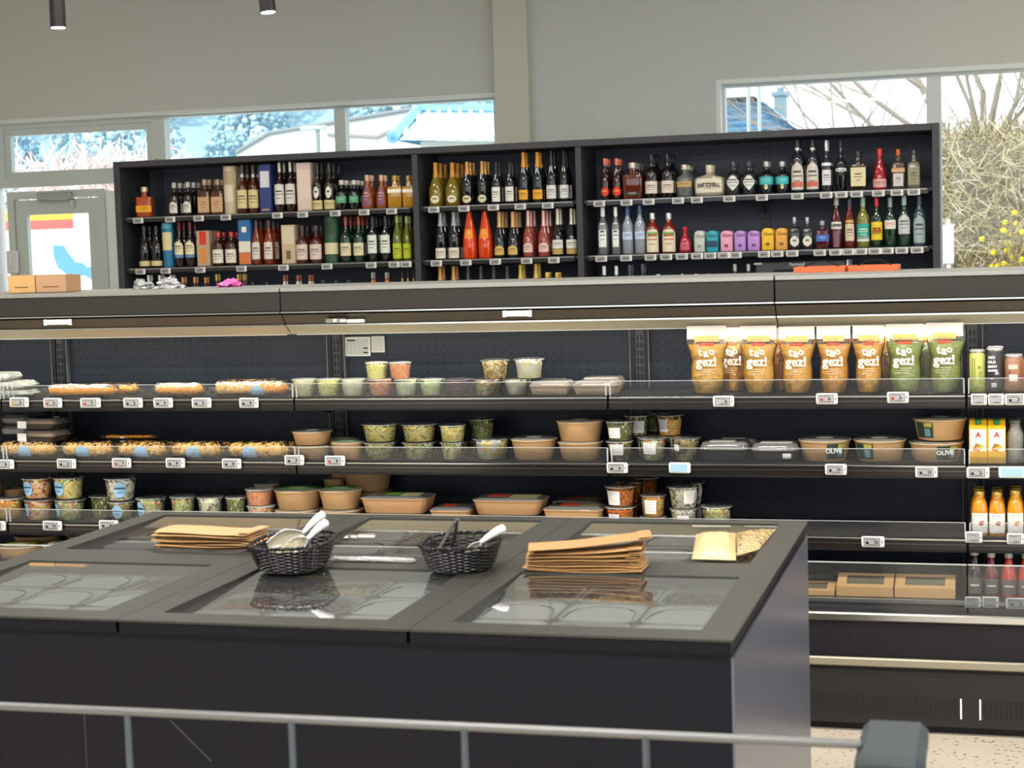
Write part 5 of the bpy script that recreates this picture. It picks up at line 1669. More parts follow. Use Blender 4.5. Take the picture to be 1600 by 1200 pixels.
tray(1172, 1249, 690, 723, 'black food tray with clear lid and small white sticker, right of two', '16171b', 0, S2, .14, '8a7a5a', None, [(-.6, .7, -.6, .2, 'd9d3c4')], .38, sticker=(.35, .7))
tray(1113, 1185, 684, 718, 'black food tray with clear lid standing behind the front trays', '16171b', .17, S2, .12, '8a7a5a', None, [(-.6, .4, -.6, .2, 'd9d3c4')], .38)
bowl(1247, 1331, 684, 726, 'kraft bowl with OLIVE label on its right, leftmost of three', 0, S2, None, (-70, -22))
bowl(1333, 1417, 684, 727, 'kraft bowl with dark green label on its left, middle of three', 0, S2, None, (-160, -108))
bowl(1419, 1507, 688, 729, 'kraft bowl with OLIVE label, lower of the right-hand stack', 0, S2, None, (-85, -30))
bowl(1426, 1512, 651, 690, 'kraft bowl tilted on the right-hand stack with dark green label', .005, aty(1465, 687, YI + .08).z + .002, None, (-155, -105))
bowl(1260, 1330, 684, 726, 'kraft bowl half hidden behind the leftmost of the three', .2, S2)
# --- shelf 3 tubs
def t3(xl, xr, yt, yb, f, d, dY=0, z=None, st=None, frost=False, rot=0): return tub(xl, xr, yt, yb, f, d, dY, S3 if z is None else z, frost, st, st_rot=rot)


z3t = aty(110, 779, YI + .05).z + .0005
t3(-6, 40, 776, 812, 'veg', 'orange vegetable salad tub at the left photo edge', 0)
t3(-40, 4, 752, 776, 'orange', 'orange tub cut by the left photo edge, stacked on top', 0, z3t)
t3(41, 87, 779, 812, 'pinkmix', 'pinkish salad tub with blue sticker, lower of the left stack', 0, None, 'blue', rot=-38)
t3(37, 84, 745, 779, 'pinkmix', 'salad tub with blue sticker, upper of the left stack', 0, z3t, 'blue', rot=-22)
t3(88, 133, 779, 812, 'salad', 'green salad tub with blue sticker, lower of the second stack', 0, None, 'blue', rot=-42)
t3(85, 132, 744, 779, 'pasta', 'yellow pasta salad tub with blue sticker, upper of the second stack', 0, z3t, 'blue', rot=-16)
t3(142, 183, 773, 808, 'greenmix', 'green salad tub behind and left of the single stack', .07, None, 'blue', rot=-70)
t3(171, 213, 782, 812, 'olive', 'salad tub with centred blue sticker, lower of the single stack', -.0, None, 'blue', rot=2)
t3(165, 214, 745, 782, 'white', 'whitish salad tub with blue sticker, upper of the single stack', 0, aty(190, 782, YI + .05).z + .0005, 'blue', rot=22)
t3(215, 261, 776, 812, 'salad', 'red and white salad tub right of the single stack', 0, None, 'blue', rot=-34)
t3(268, 307, 774, 811, 'salad', 'mixed salad tub, left of the three above the counter edge', 0)
t3(310, 350, 775, 811, 'white', 'mixed salad tub, middle of the three above the counter edge', 0)
t3(354, 386, 775, 811, 'greenmix', 'mixed salad tub, right of the three beside the orange tubs', 0)
t3(387, 430, 789, 814, 'pinkmix', 'pale orange tub, lower of the stack beside the kraft bowls', 0, None, None, True)
t3(384, 427, 763, 789, 'orange', 'orange dip tub, upper of the stack beside the kraft bowls', 0, aty(405, 789, YI + .05).z + .0005, None, True)
t3(398, 437, 755, 789, 'orange', 'orange dip tub behind the front orange stack', .12, S3 + .06, None, True)
t3(398, 437, 789, 814, 'orange', 'lower orange tub hidden behind the orange stack', .12, None, None, True)
bowl(8, 42, 762, 790, 'kraft bowl with yellow rim behind the left salad tubs, upper', .14, S3 + .075, 'c9b03c')
bowl(8, 44, 790, 812, 'kraft bowl behind the left salad tubs, lower', .14, S3)
zq = aty(465, 795, YI + .07).z
bowl(432, 501, 794, 817, 'kraft bowl with green sticker, lower of the left pair of stacks', 0, S3, '5fae3c')
bowl(431, 503, 762, 794, 'kraft bowl with dark lid and green sticker, upper left stack', 0, zq + .0005, '5fae3c')
bowl(503, 567, 794, 818, 'kraft bowl, lower of the stack left of the square kraft tray', 0, S3, '5fae3c')
bowl(500, 566, 762, 794, 'kraft bowl with green sticker, upper, left of the kraft tray', 0, aty(533, 794, YI + .07).z + .0005, '5fae3c')
bowl(539, 612, 765, 790, 'deep yellowish kraft bowl behind, lower of the tall back stack', .16, S3 + .062, '5fae3c')
bowl(538, 612, 733, 765, 'deep yellowish kraft bowl with green sticker, topmost of the back stack', .16, aty(575, 765, YI + .26).z + .001, '5fae3c')
bowl(539, 612, 790, 815, 'hidden kraft bowl at the bottom of the tall back stack', .16, S3)
bowl(506, 540, 746, 770, 'small kraft bowl at the back left of the tall stack, lower', .21, aty(520, 770, YI + .25).z)
bowl(517, 550, 729, 746, 'small kraft bowl at the back left of the tall stack, upper', .23, aty(530, 746, YI + .26).z)
KT = [(-.5, .1, -.2, .5, '5a9a3c')]
tray(562, 668, 771, 798, 'kraft tray with green patch lid stacked on another tray', 'bf9468', 0, S3 + .05, .17, 'b9a060', None, [(-.35, .1, -.3, .5, '7ab04a'), (.15, .7, -.5, .4, 'e0d2a4')], .12)
tray(566, 664, 798, 818, 'kraft tray under the green patched tray', 'bf9468', 0, S3, .17, 'b9a060', None, None, .12, hmul=.8)
tray(671, 735, 789, 812, 'flat kraft tray with red patch between the two raised trays', 'c79c6c', 0, S3, .17, 'b98a50', None, [(-.55, .1, -.3, .4, 'd0482c')], .12)
tray(737, 848, 774, 800, 'kraft tray with red patch lid stacked on another tray', 'bf9468', 0, S3 + .05, .17, 'b0a060', None, [(-.65, -.1, -.3, .5, 'd0482c'), (.0, .8, -.5, .4, 'c9bc7c')], .12)
tray(744, 845, 800, 822, 'kraft tray under the red patched tray', 'bf9468', 0, S3, .17, 'b98a50', None, None, .12, hmul=.8)
tray(848, 942, 788, 815, 'flat kraft tray with red patch at the right end, in front', 'c79c6c', 0, S3, .15, 'a09a58', None, [(-.5, .1, -.3, .5, 'd0482c'), (.15, .8, -.4, .4, '8a8a5a')], .12)
tray(862, 938, 778, 806, 'kraft tray with red patch at the right end, behind', 'c79c6c', .16, S3 + .03, .15, 'a09a58', None, [(-.5, .1, -.3, .5, 'd0482c'), (.15, .8, -.4, .4, '8a8a5a')], .12)
t3(946, 995, 790, 822, 'carrot', 'orange vegetable tub with white label, lower left on the third shelf', 0, None, (-130, -80, .1, .7))
t3(945, 996, 758, 790, 'carrot', 'orange vegetable tub with white label, upper left on the third shelf', 0, aty(970, 790, YI + .06).z + .0005, (-140, -82, .1, .78))
t3(962, 1006, 785, 822, 'carrot', 'orange vegetable tub behind the labelled stack, lower', .13)
t3(962, 1006, 751, 785, 'carrot', 'orange vegetable tub behind the labelled stack, upper', .13, aty(984, 785, YI + .18).z + .0005)
t3(990, 1031, 780, 822, 'orange', 'orange tub farthest back of the orange group, lower', .24)
t3(990, 1031, 744, 780, 'carrot', 'orange tub farthest back of the orange group, upper', .24, aty(1010, 780, YI + .29).z + .0005)
t3(1000, 1042, 772, 806, 'veg', 'tub with square white label between orange and white tubs, upper', 0, aty(1021, 806, YI + .05).z, (-118, -60, .15, .78))
t3(1000, 1042, 806, 824, 'veg', 'tub under the square labelled one on the third shelf', 0)
t3(1046, 1092, 793, 824, 'white', 'creamy white salad tub, lower of the white stack', 0, None, (-105, -52, .1, .7))
t3(1043, 1094, 759, 793, 'white', 'creamy white salad tub with label, upper of the white stack', 0, aty(1068, 793, YI + .06).z + .0005, (-82, -35, .25, .85))
t3(1050, 1102, 752, 788, 'white', 'creamy white salad tub behind the white stack, upper', .13, aty(1075, 788, YI + .18).z + .0005)
t3(1050, 1102, 788, 822, 'white', 'creamy white salad tub behind the white stack, lower', .13)
t3(1095, 1146, 789, 825, 'salad', 'small red and green salad tub right of the white stack', 0)
# --- fourth shelf bowls at the left, boxes on the deck at the right
YI4 = YD + .105
b4 = [((0, 64), 850, 'left front kraft bowl with yellow sticker on the lowest deck', 0, 'd9d22c'), ((70, 136), 848, 'second kraft bowl with white sticker on the lowest deck', 0, 'e6e0cc'), ((142, 208), 850, 'third kraft bowl mostly behind the counter on the lowest deck', 0, 'd9c87c'), ((26, 96), 833, 'wide kraft bowl with yellow sticker behind the front deck bowls', .185, 'd9d23c'), ((108, 176), 832, 'kraft bowl at the back of the deck near the counter edge', .2, 'd9c23c')]
for (xl, xr), yt, d, dY, c in b4:
    bowl(xl, xr, yt, 900, d + ', upper layer', dY * .94, S4 + .062 + (.012 if dY else 0), c, Yf=YI4)
    if dY == 0: bowl(xl, xr, yt + 28, 900, d.replace(' with yellow sticker', '').replace(' with white sticker', '') + ', lower layer', 0, S4, None, Yf=YI4)
t = thing('deck_tag', 'pale blue label card on the deck rail at the left edge', 'label', (XZ(8, YD + .07, .5), YD + .075, S4 + .01)); kid('card', MB().box((-.03, -.002, 0), (.03, .002, .05), mat('c6dbe8', .5)), t)


def windowbox(xl, xr, yt, yb, d, Y0, col='c39a64'):
    a, c = XZ(xl, Y0, .5), XZ(xr, Y0, .5); w = (c - a) / 2 * .985; D = .11
    H = aty((xl + xr) / 2, yt, Y0).z - S4
    H = max(.03, aty((xl + xr) / 2, yt, Y0 + D).z - S4)
    t = thing('window_box', d, 'box', ((a + c) / 2, Y0 + D / 2, S4 + .0005))
    m_ = mat(col, .7)
    # box: tall back, front slope holds the window
    b = MB(); d2 = D / 2
    b.box((-w, -d2, 0), (w, d2, H * .55), m_)
    # sloping top with a window opening
    A = lambda u, v, o=0: (u * w, -d2 + v * D, H * (.55 + .45 * v) + o)
    for (u0, u1, v0, v1) in ((-1, 1, 0, .22), (-1, 1, .8, 1), (-1, -.66, .22, .8), (.66, 1, .22, .8)):
        b.quad([A(u0, v0), A(u1, v0), A(u1, v1), A(u0, v1)], m_)
    b.quad([(-w, -d2, H * .55), A(-1, 1), (-w, d2, H * .55)], m_); b.quad([(w, -d2, H * .55), (w, d2, H * .55), A(1, 1)], m_)
    b.quad([(-w, d2, H * .55), A(-1, 1), A(1, 1), (w, d2, H * .55)], m_)
    kid('carton', b.mesh('carton', False), t)
    b = MB(); b.quad([A(-.66, .22, -.004), A(.66, .22, -.004), A(.66, .8, -.004), A(-.66, .8, -.004)], mat('6f6a58', .35, 0, .5, .3, 40, 0, .3, 30)); kid('window_film', b.mesh('window_film', False), t)


windowbox(1225, 1304, 908, 932, 'low kraft window box half hidden by the counter corner', YD + .12)
windowbox(1306, 1396, 896, 933, 'kraft window box on the deck, left of the two tall ones', YD + .12)
windowbox(1397, 1493, 898, 936, 'kraft window box on the deck, right of the two tall ones', YD + .12)
t = thing('silver_tray', 'dark foil tray with lid behind the low kraft box by the counter', 'tray', (XZ(1268, YD + .3, .5), YD + .31, S4)); kid('tray_base', MB().loft([(.1, .06, 0), (.13, .07, .05), (.12, .06, .06), (.05, .03, .07)], mat('1c1d20', .2, 0, .5), 4, 30), t)

# --- juice pouches
def pouch(xl, xr, yt, col, d, dY=0, z=None, seed=0, txt=True, lean=0):
    rg = random.Random(seed)
    Y0 = YI + dY; z = S1
    Yc = Y0 + .05
    a, c = XZ(xl, Yc, z + .1), XZ(xr, Yc, z + .1)
    H = aty((xl + xr) / 2, yt, Yc).z - z; w = (c - a) / 2
    t = thing('juice_pouch', d, 'pouch', ((a + c) / 2, Yc, z + .0005), R_(rg.uniform(-5, 5)))
    def shape(s, m_, z0, z1, infl=1.0, n=18):
        b = MB(); N = 30; i = b.mi(m_)
        ks = [(0, .66, .040), (.08, .74, .043), (.22, .84, .041), (.36, .82, .036), (.48, .77, .034), (.6, .88, .032), (.7, .97, .024), (.78, 1.0, .014), (.88, .99, .005), (1, .97, .003)]
        for q in range(n + 1):
            tz = z0 + (z1 - z0) * q / n
            for k in range(len(ks) - 1):
                if ks[k][0] <= tz <= ks[k + 1][0]:
                    f = (tz - ks[k][0]) / (ks[k + 1][0] - ks[k][0]); f = f * f * (3 - 2 * f)
                    ww = ks[k][1] + (ks[k + 1][1] - ks[k][1]) * f; dd = ks[k][2] + (ks[k + 1][2] - ks[k][2]) * f
            for j in range(N):
                ang = 2 * PI * j / N; cs, sn = math.cos(ang), math.sin(ang)
                e = (abs(cs) ** 1.7 + abs(sn) ** 1.7) ** (-1 / 1.7)
                wr = 1 + .05 * math.sin(tz * 34 + j * 1.3 + seed) * (tz > .15) + .03 * math.sin(tz * 57 - j * 2.1 + seed * 2)
                b.v.append((w * ww * cs * e * s + lean * tz * H, dd * sn * e * wr * infl + (-.012 * (tz - .6) if tz > .6 else 0), tz * H))
        for q in range(n):
            for j in range(N):
                j2 = (j + 1) % N
                b.f.append((q * N + j, q * N + j2, (q + 1) * N + j2, (q + 1) * N + j)); b.m.append(i)
        b.f.append(tuple(range(N))[::-1]); b.m.append(i)
        b.f.append(tuple(n * N + j for j in range(N))); b.m.append(i)
        return b
    lq = mat(col, .4, 0, .1, .3, 30, 0, .1, 12)
    kid('juice', shape(.95, lq, .01, .72).mesh('juice', True, 60), t)
    fl = kid('film', shape(1.02, clear('fffaf2', .045, .07, 1.45, 1, 45), 0, 1, 1.12).mesh('film', True, 60), t)
    b = MB()
    b.box((-w * .99, -.0085, .815 * H), (w * .99, .004, .825 * H), mat('f3e3c0', .4)); b.box((-w * .99, -.009, .855 * H), (w * .99, .004, .862 * H), mat('f3e3c0', .4))
    b.box((-w * .96, -.0125, .80 * H), (w * .96, -.0115, H * .995), clear('fffaf0', .72, .2, 1.45))  # whitish header sheet paints in the canopy-lit pouch top
    kid('zip_and_lit_top', b, fl)
    kid('lid_patch', MB().box((-w * .36, -.026, .70 * H), (w * .36, -.020, .745 * H), mat('e0552c', .5), .002), t)
    b = MB(); b.box((-w * .6, -.016, .76 * H), (w * .6, -.0135, .85 * H), mat('f2c274', .5), .001); kid('warm_panel', b, t)
    if txt:
        mt_ = mat('f5efe0', .5)
        for k, (s_, dx, dz, sz) in enumerate((('t', -.30, .615, .040), ('a', -.02, .60, .042), ('o', .26, .625, .036), ('gez!', 0, .47, .046))):
            yy = -.0455 if k < 3 else -.0455
            kid('lettering', textmesh(s_, sz, mt_, .0012, .0006), t, loc=(dx * w + lean * dz * H, yy, dz * H))
        b = MB()
        for k in range(3): b.box((-w * .4, -.0462, (.36 - k * .035) * H), (w * (.4 - .1 * k), -.0455, (.364 - k * .035) * H), mt_)
        kid('fine_print', b, t)
    return t


pl = [(1074, 1137, 509, 'ffbe08', 'leftmost orange juice pouch with pale lit top', 0), (1157, 1216, 509, 'ffbe08', 'orange juice pouch, second in the front row from the left', 0), (1217, 1275, 510, 'ffba08', 'orange juice pouch, third in the front row', 0), (1276, 1331, 509, 'ffb00a', 'orange juice pouch, fourth in the front row', 0), (1332, 1383, 508, 'ffb60a', 'orange juice pouch next to the green ones', 0), (1384, 1445, 506, '93b03c', 'green juice pouch beside the orange ones', 0), (1447, 1507, 504, '93ae3a', 'green juice pouch at the right end of the shelf', 0), (1126, 1168, 510, 'f8ac0c', 'orange juice pouch standing back between the first two', .1), (1205, 1240, 512, 'c9780e', 'orange juice pouch hidden behind the second and third', .12), (1355, 1400, 510, 'a06c14', 'orange juice pouch hidden behind the last orange one', .12), (1425, 1470, 508, '5a6e24', 'green juice pouch hidden between the two green ones', .12)]
for k, (xl, xr, yt, c, d, dY) in enumerate(pl): pouch(xl, xr, yt, c, d, dY, None, k * 3.7, dY < .11, (.02, -.02, 0, .01, 0, 0, .03, 0, 0, 0, 0)[k] * .5)


# --- drinks bay
def can(xl, xr, yt, col, d, dY=0, bits=(), txt=()):
    X, Y, zb, R, H = box_of(xl, xr, yt, 613, YI + dY, S1)
    t = thing('drink_can', d, 'can', (X, Y, zb), R_(rnd.uniform(-4, 4)))
    kid('can_body', MB().loft([(R * .85, R * .85, 0), (R, R, .008), (R, R, H * .86), (R * .86, R * .86, H * .92)], mat(col, .35, .1), 2, 28), t)
    kid('can_top', MB().loft([(R * .86, R * .86, H * .92), (R * .9, R * .9, H * .93), (R * .9, R * .9, H * .945), (R * .8, R * .8, H * .935), (R * .3, R * .3, H * .935)], M_chrome, 2, 28), t)
    kid('cover', MB().loft([(R * .96, R * .96, H * .945), (R * .96, R * .96, H * .985), (R * .8, R * .8, H)], clear('f4f4f4', .45, .1, 1.5), 2, 24), t)
    if bits:
        b = MB()
        for (a0, a1, z0, z1, c) in bits: b.loft([(R * 1.012, R * 1.012, z0 * H), (R * 1.012, R * 1.012, z1 * H)], mat(c, .5), 2, 60, a0, a1)
        kid('print', b, t)
    for (s_, sz, x, z, c) in txt:
        kid('lettering', textmesh(s_, sz, mat(c, .5), .0006), t, loc=(x, -math.sqrt(max(0, R * R - x * x)) - .002, z * H))
    return t


can(1514.5, 1540, 546, 'c2c46c', 'lime yellow drink can, first in the drinks bay', 0, [(-125, -118, .15, .8, '7f8440'), (-108, -102, .3, .8, '7f8440'), (-75, -55, .2, .5, 'a3a04c'), (-85, -60, .55, .62, '8c9048')])
can(1541, 1568, 543, '3a3638', 'black drink can with white lettering in the drinks bay', 0, [(-110, -75, .12, .22, 'cfcac8'), (-120, -95, .3, .33, 'cfcac8'), (-85, -60, .4, .46, 'b9b4b2')], [('NO', .014, -.008, .78, 'f0eeea'), ('OLD', .013, -.008, .68, 'f0eeea'), ('BREW', .011, -.006, .58, 'f0eeea'), ('COFFEE', .009, -.005, .49, 'f0eeea')])
can(1542, 1569, 541, '3a3638', 'black drink can behind the front black one', .1)
can(1569.5, 1597, 554, 'a8785c', 'brown coffee drink can in the drinks bay', 0, [(-125, -60, .62, .74, 'd9c4b4'), (-120, -62, .3, .48, 'e6dcd4'), (-122, -112, .5, .56, '6a2c20')])
can(1571, 1599, 553, 'a8785c', 'brown coffee drink can behind the front brown one', .1)
can(1598.5, 1625, 556, 'c98a5c', 'orange-brown drink can cut by the right photo edge', 0, [(-120, -70, .2, .6, 'efe9e0')])
for k, (xl, xr) in enumerate(((1514.5, 1542.5), (1543.5, 1571.5))):
    sd = ('left', 'right')[k]
    Y0 = YI
    a, c = XZ(xl, Y0, S2 + .05), XZ(xr, Y0, S2 + .05); w = (c - a) / 2 * .98
    H = aty((xl + xr) / 2, 652, Y0 + .03).z - S2
    t = thing('juice_carton', 'yellow and white juice carton with green cap, %s of the front pair' % sd, 'carton', ((a + c) / 2, Y0 + w, S2))
    bh = H * .80
    m_ = mat('f0eee6', .4); my = mat('eeb41e', .4)
    b = MB(); b.box((-w, -w, 0), (w, w, bh), m_)
    b.quad([(-w, -w, bh), (w, -w, bh), (w, 0, H * .93), (-w, 0, H * .93)], my); b.quad([(w, w, bh), (-w, w, bh), (-w, .0, H * .93), (w, .0, H * .93)], my)
    b.quad([(w, -w, bh), (w, w, bh), (w, 0, H * .93)], my); b.quad([(-w, w, bh), (-w, -w, bh), (-w, 0, H * .93)], my)
    kid('carton_body', b.mesh('carton_body', False), t)
    b = MB(); b.box((-w * 1.01, -w - .0008, 0), (w * 1.01, -w + .001, bh * .33), my); b.box((-w * 1.01, -w - .0008, bh * .94), (w * 1.01, -w + .001, bh), my)
    b.box((-w - .0008, -w - .0007, 0), (-w + .003, w, bh), my); b.box((w - .003, -w - .0007, 0), (w + .0008, w, bh), my)
    kid('yellow_panel', b, t)
    b = MB(); rgk = random.Random(5)
    i = b.mi(mat('e8981c', .5))
    for q in range(9):
        cx_, cz_ = rgk.uniform(-.4, .4) * w, bh * rgk.uniform(.3, .52); base = len(b.v); rr_ = rgk.uniform(.12, .26) * w
        for j in range(10): b.v.append((cx_ + math.cos(j * PI / 5) * rr_, -w - .0012 - q * .0001, cz_ + math.sin(j * PI / 5) * rr_))
        b.f.append(tuple(base + j for j in range(10))); b.m.append(b.mi(mat(('e8981c', 'f0b83c', 'd9701c', '5a8a2c')[q % 4], .5)))
    kid('fruit_picture', b.mesh('fruit_picture', False), t)
    kid('lettering', textmesh('A', .026, mat('c8341c', .5), .0008), t, loc=(0, -w - .0014, bh * .78))
    kid('cap', MB().loft([(.0095, .0095, 0, 0, -w * .5), (.0105, .0105, .002, 0, -w * .5), (.0105, .0105, .014, 0, -w * .5), (.009, .009, .0155, 0, -w * .5)], mat('1f7a4a', .4), 2, 16), t, loc=(0, 0, H * .845))
    copy_thing(t, ((a + c) / 2, Y0 + w * 3 + .006, S2), 'yellow and white juice carton standing behind the %s front one' % sd)


def lathe_drink(xl, xr, yt, z, dY, liquid, cap, label, d, nmn='juice_bottle', prof=None, behind=0, Yf=None, hollow=False, apple=None):
    X, Y, zb, R, H = box_of(xl, xr, yt, 0, (Yf or YI) + dY, z)
    t = thing(nmn, d, 'bottle', (X, Y, zb), R_(rnd.uniform(-4, 4)))
    P = prof or [(.92, 0), (1, .02), (1, .55), (.97, .62), (.85, .75), (.62, .84), (.55, .86), (.55, .92)]
    if hollow: kid('glass_body', MB().loft([(r * R, r * R, q * H) for r, q in P], clear('d9d6cc', .3, .05, 1.55), 2, 24), t)
    else: kid('juice', MB().loft([(r * R, r * R, q * H) for r, q in P], mat(liquid, .12, 0, .8), 2, 24), t)
    cr_ = P[-1][0] * R * 1.18
    kid('cap', MB().loft([(cr_, cr_, H * (P[-1][1] - .015)), (cr_, cr_, H * .985), (cr_ * .9, cr_ * .9, H)], mat(cap, .3, .6 if cap != 'dcdad6' else .1), 2, 18), t)
    if label:
        z0, z1, c, arc = label
        s = kid('label', MB().loft([(R * 1.015, R * 1.015, z0 * H), (R * 1.015, R * 1.015, z1 * H)], mat(c, .5), 2, 60, -90 - arc, -90 + arc), t)
        b = MB()
        if apple:
            bb_ = MB(); blob(bb_, (R * .15, -R * 1.0, (z0 + z1) / 2 * H), .0085, mat(apple[0], .5), .9, 9, 5, .06); blob(bb_, (R * .32, -R * .97, (z0 + z1) / 2 * H + .003), .006, mat(apple[1], .5), .9, 8, 5, .06)
            for v in range(len(bb_.v)):
                x, y, zz = bb_.v[v]; bb_.v[v] = (x, -math.sqrt(max(0, (R * 1.025) ** 2 - x * x)) - .0004 - .02 * abs(y + R), zz)
            kid('fruit_picture', bb_, s)
            kid('label_print', MB().loft([(R * 1.025, R * 1.025, z1 * H - .008), (R * 1.025, R * 1.025, z1 * H - .006)], mat('9a9690', .5), 2, 60, -125, -60), s)
        else:
            kid('label_print', MB().loft([(R * 1.025, R * 1.025, (z0 + (z1 - z0) * .5) * H), (R * 1.025, R * 1.025, (z0 + (z1 - z0) * .6) * H)], mat('d0cec8', .5), 2, 60, -125, -55), s)
    for q in range(behind):
        copy_thing(t, (X + rnd.uniform(-.004, .004), Y + (2 * R + .005) * (q + 1), zb), '%s, %s behind it' % (d, ('next', 'farther', 'farthest')[q]), R_(rnd.uniform(-30, 30)))


lathe_drink(1573, 1600, 656, S2, 0, '', '6a6864', None, 'clear plastic bottle right of the juice cartons', 'water_bottle', [(.9, 0), (1, .03), (.95, .3), (1, .5), (1, .66), (.8, .76), (.62, .82), (.6, .92)], 1, hollow=True)
lathe_drink(1601, 1626, 658, S2, 0, '', '6a6864', None, 'clear plastic bottle cut by the right photo edge', 'water_bottle', [(.9, 0), (1, .03), (.95, .3), (1, .5), (1, .66), (.8, .76), (.62, .82), (.6, .92)], 0, hollow=True)
AL = (.08, .52, 'ece9e2', 70)
lathe_drink(1517.5, 1544, 767, S3, 0, 'd9901c', 'c9a44c', AL, 'apple juice bottle with red apple label, left of two', behind=2, apple=('b8342c', 'c9584a'))
lathe_drink(1545, 1571.5, 768, S3, 0, 'd9901c', 'c9a44c', AL, 'apple juice bottle with red apple label, right of two', behind=2, apple=('b8342c', 'c9584a'))
lathe_drink(1573.5, 1600, 766, S3, 0, 'd69414', 'c9a44c', AL, 'juice bottle with pear label at the right edge', behind=2, apple=('c99a3c', 'd97a3c'))
lathe_drink(1601, 1627, 766, S3, 0, 'd69414', 'c9a44c', AL, 'juice bottle beyond the pear labelled one, cut by the edge', behind=1)
PS = [(.95, 0), (1, .015), (1, .42), (.94, .52), (.62, .62), (.48, .70), (.47, .8)]
YI5 = YD + .172
lathe_drink(1511, 1535, 850, S4, 0, '231418', 'dcdad6', (.05, .36, '57504e', 62), 'small dark brown drink bottle with white cap on the deck', 'soda_bottle', PS, 1, YI5)
lathe_drink(1537, 1561, 854, S4, 0, '6a1420', 'dcdad6', (.05, .36, '57504e', 62), 'small deep red drink bottle with white cap on the deck', 'soda_bottle', PS, 1, YI5)
lathe_drink(1564, 1589, 855, S4, 0, 'b8301c', 'dcdad6', (.05, .36, '57504e', 62), 'small bright red drink bottle with white cap on the deck', 'soda_bottle', PS, 1, YI5)
lathe_drink(1591, 1615, 856, S4, 0, 'c23420', 'dcdad6', (.05, .36, '57504e', 62), 'small red drink bottle cut by the right photo edge', 'soda_bottle', PS, 1, YI5)

# --- price tags on the case
def ct(x0, x1, y0, y1, lab, num, ic='1a1a1a', blue=False, Y=None):
    Y = Y or YC - .012
    p = aty((x0 + x1) / 2, (y0 + y1) / 2, Y); w = (aty(x1, y0, Y).x - aty(x0, y0, Y).x) / .075
    pricetag(p.x, Y, p.z, lab, num, ic, False, w, blue)


RD, YL, BK = 'a8281c', 'b8902c', '1a1a1a'
for a in ((15, 45, 621, 636, 'price tag under the green packs at the far left', '3.', YL), (68, 97, 622, 637, 'price tag under the left end of the long baguette', '3.', RD), (126, 157, 622, 637, 'price tag under the middle of the long baguette', '7.', RD), (193, 223, 622, 637, 'price tag under the baguette pair, right end', '3.', BK), (240, 270, 622, 637, 'price tag under the single baguette, left end', '3', BK), (300, 330, 622, 637, 'price tag between the single baguette and the blue-labelled roll', '3.', BK), (374, 404, 622, 637, 'price tag under the blue-labelled roll', '8', BK),
          (1114, 1147, 619, 635, 'price tag under the leftmost orange pouches', '4.', None), (1275, 1309, 615, 631, 'price tag under the fourth orange pouch', '6.', RD), (1386, 1420, 613, 629, 'price tag under the first green pouch', '6.', RD),
          (1517, 1542, 615, 633, 'price tag under the lime can', '', None), (1544, 1569, 615, 633, 'price tag under the black can', '', None), (1570, 1604, 615, 633, 'price tag under the brown can', '3', BK),
          (-9, 22, 718, 733, 'price tag under the leftmost banded baguette', '8', RD), (89, 119, 717, 732, 'price tag under the second banded baguette', '6', BK), (175, 205, 716, 731, 'price tag under the middle banded baguette', '7', RD), (259, 289, 716, 731, 'price tag under the fourth banded baguette', '8', BK), (347, 377, 717, 732, 'price tag under the rightmost banded baguette', '8', BK), (445, 475, 711, 727, 'price tag under the plain kraft bowl stack', '4', BK), (508, 539, 712, 728, 'price tag under the green-stickered kraft bowl', '8', RD),
          (948, 981, 723, 739, 'price tag under the left white-labelled stack', '6', BK), (1289, 1323, 725, 742, 'price tag under the leftmost OLIVE bowl', '13', BK), (1430, 1465, 729, 746, 'price tag under the right-hand OLIVE bowl stack', '13', BK), (1510, 1546, 730, 747, 'price tag under the juice cartons', '2.', BK),
          (-21, 9, 814, 829, 'price tag at the left photo edge on the third shelf', '4', BK), (67, 97, 814, 829, 'price tag under the two left salad stacks on the third shelf', '13', BK), (155, 185, 813, 828, 'price tag half hidden by the counter under the single stack', '9', BK), (1346, 1382, 838, 855, 'price tag on the empty third shelf right of the counter', '12', BK), (1508, 1535, 830, 849, 'price tag under the apple juice bottles', '', None), (1573, 1600, 833, 851, 'price tag under the pear juice bottle', '', None)):
    ct(*a)
ct(1045, 1079, 723, 739, 'blue-screened price tag under the olive salad tub', '', None, True)
ct(1560, 1603, 729, 747, 'wide blue-screened price tag under the clear plastic bottle', '', None, True)
YG = YD + .08
ct(1507.5, 1533, 932, 950, 'price tag under the dark brown drink bottle', '', None, Y=YG)
ct(1534.5, 1561, 932, 950, 'price tag under the deep red drink bottle', '', None, Y=YG)
ct(1571, 1610, 934, 952, 'price tag under the bright red drink bottle', '2.', BK, Y=YG)
# ================================================================ bulk counter in front
ZI = .98
IY0, IY1 = 3.025, 4.365
MX = [-2.942, -2.32, -1.699, -1.078, -.4536]
M_top = mat('363632', .42, .1, 0, .02, 120, 0, .08, 9)
M_front = mat('0f1017', .5, 0, 0, 0, 40, 0, .06, 3)
M_side_daylit = mat('5a5e6c', .28, .3)  # daylight reflection on the counter's side put into this paler colour
M_front.node_tree.nodes['Principled BSDF'].inputs['Specular IOR Level'].default_value = .15
for _m in (M_top,):
    _m.node_tree.nodes['Principled BSDF'].inputs['Specular IOR Level'].default_value = .25
M_lid = clear('f2f6f6', .05, .015, 1.5, 1, 0, .26)
M_bin = clear('f4f6f6', .6, .12, 1.4)
OY = [(3.10, 3.612), (3.768, 4.315)]
OX = [(-2.255, -1.770), (-1.636, -1.148), (-1.014, -.523)]
mods = ['left', 'middle', 'right']
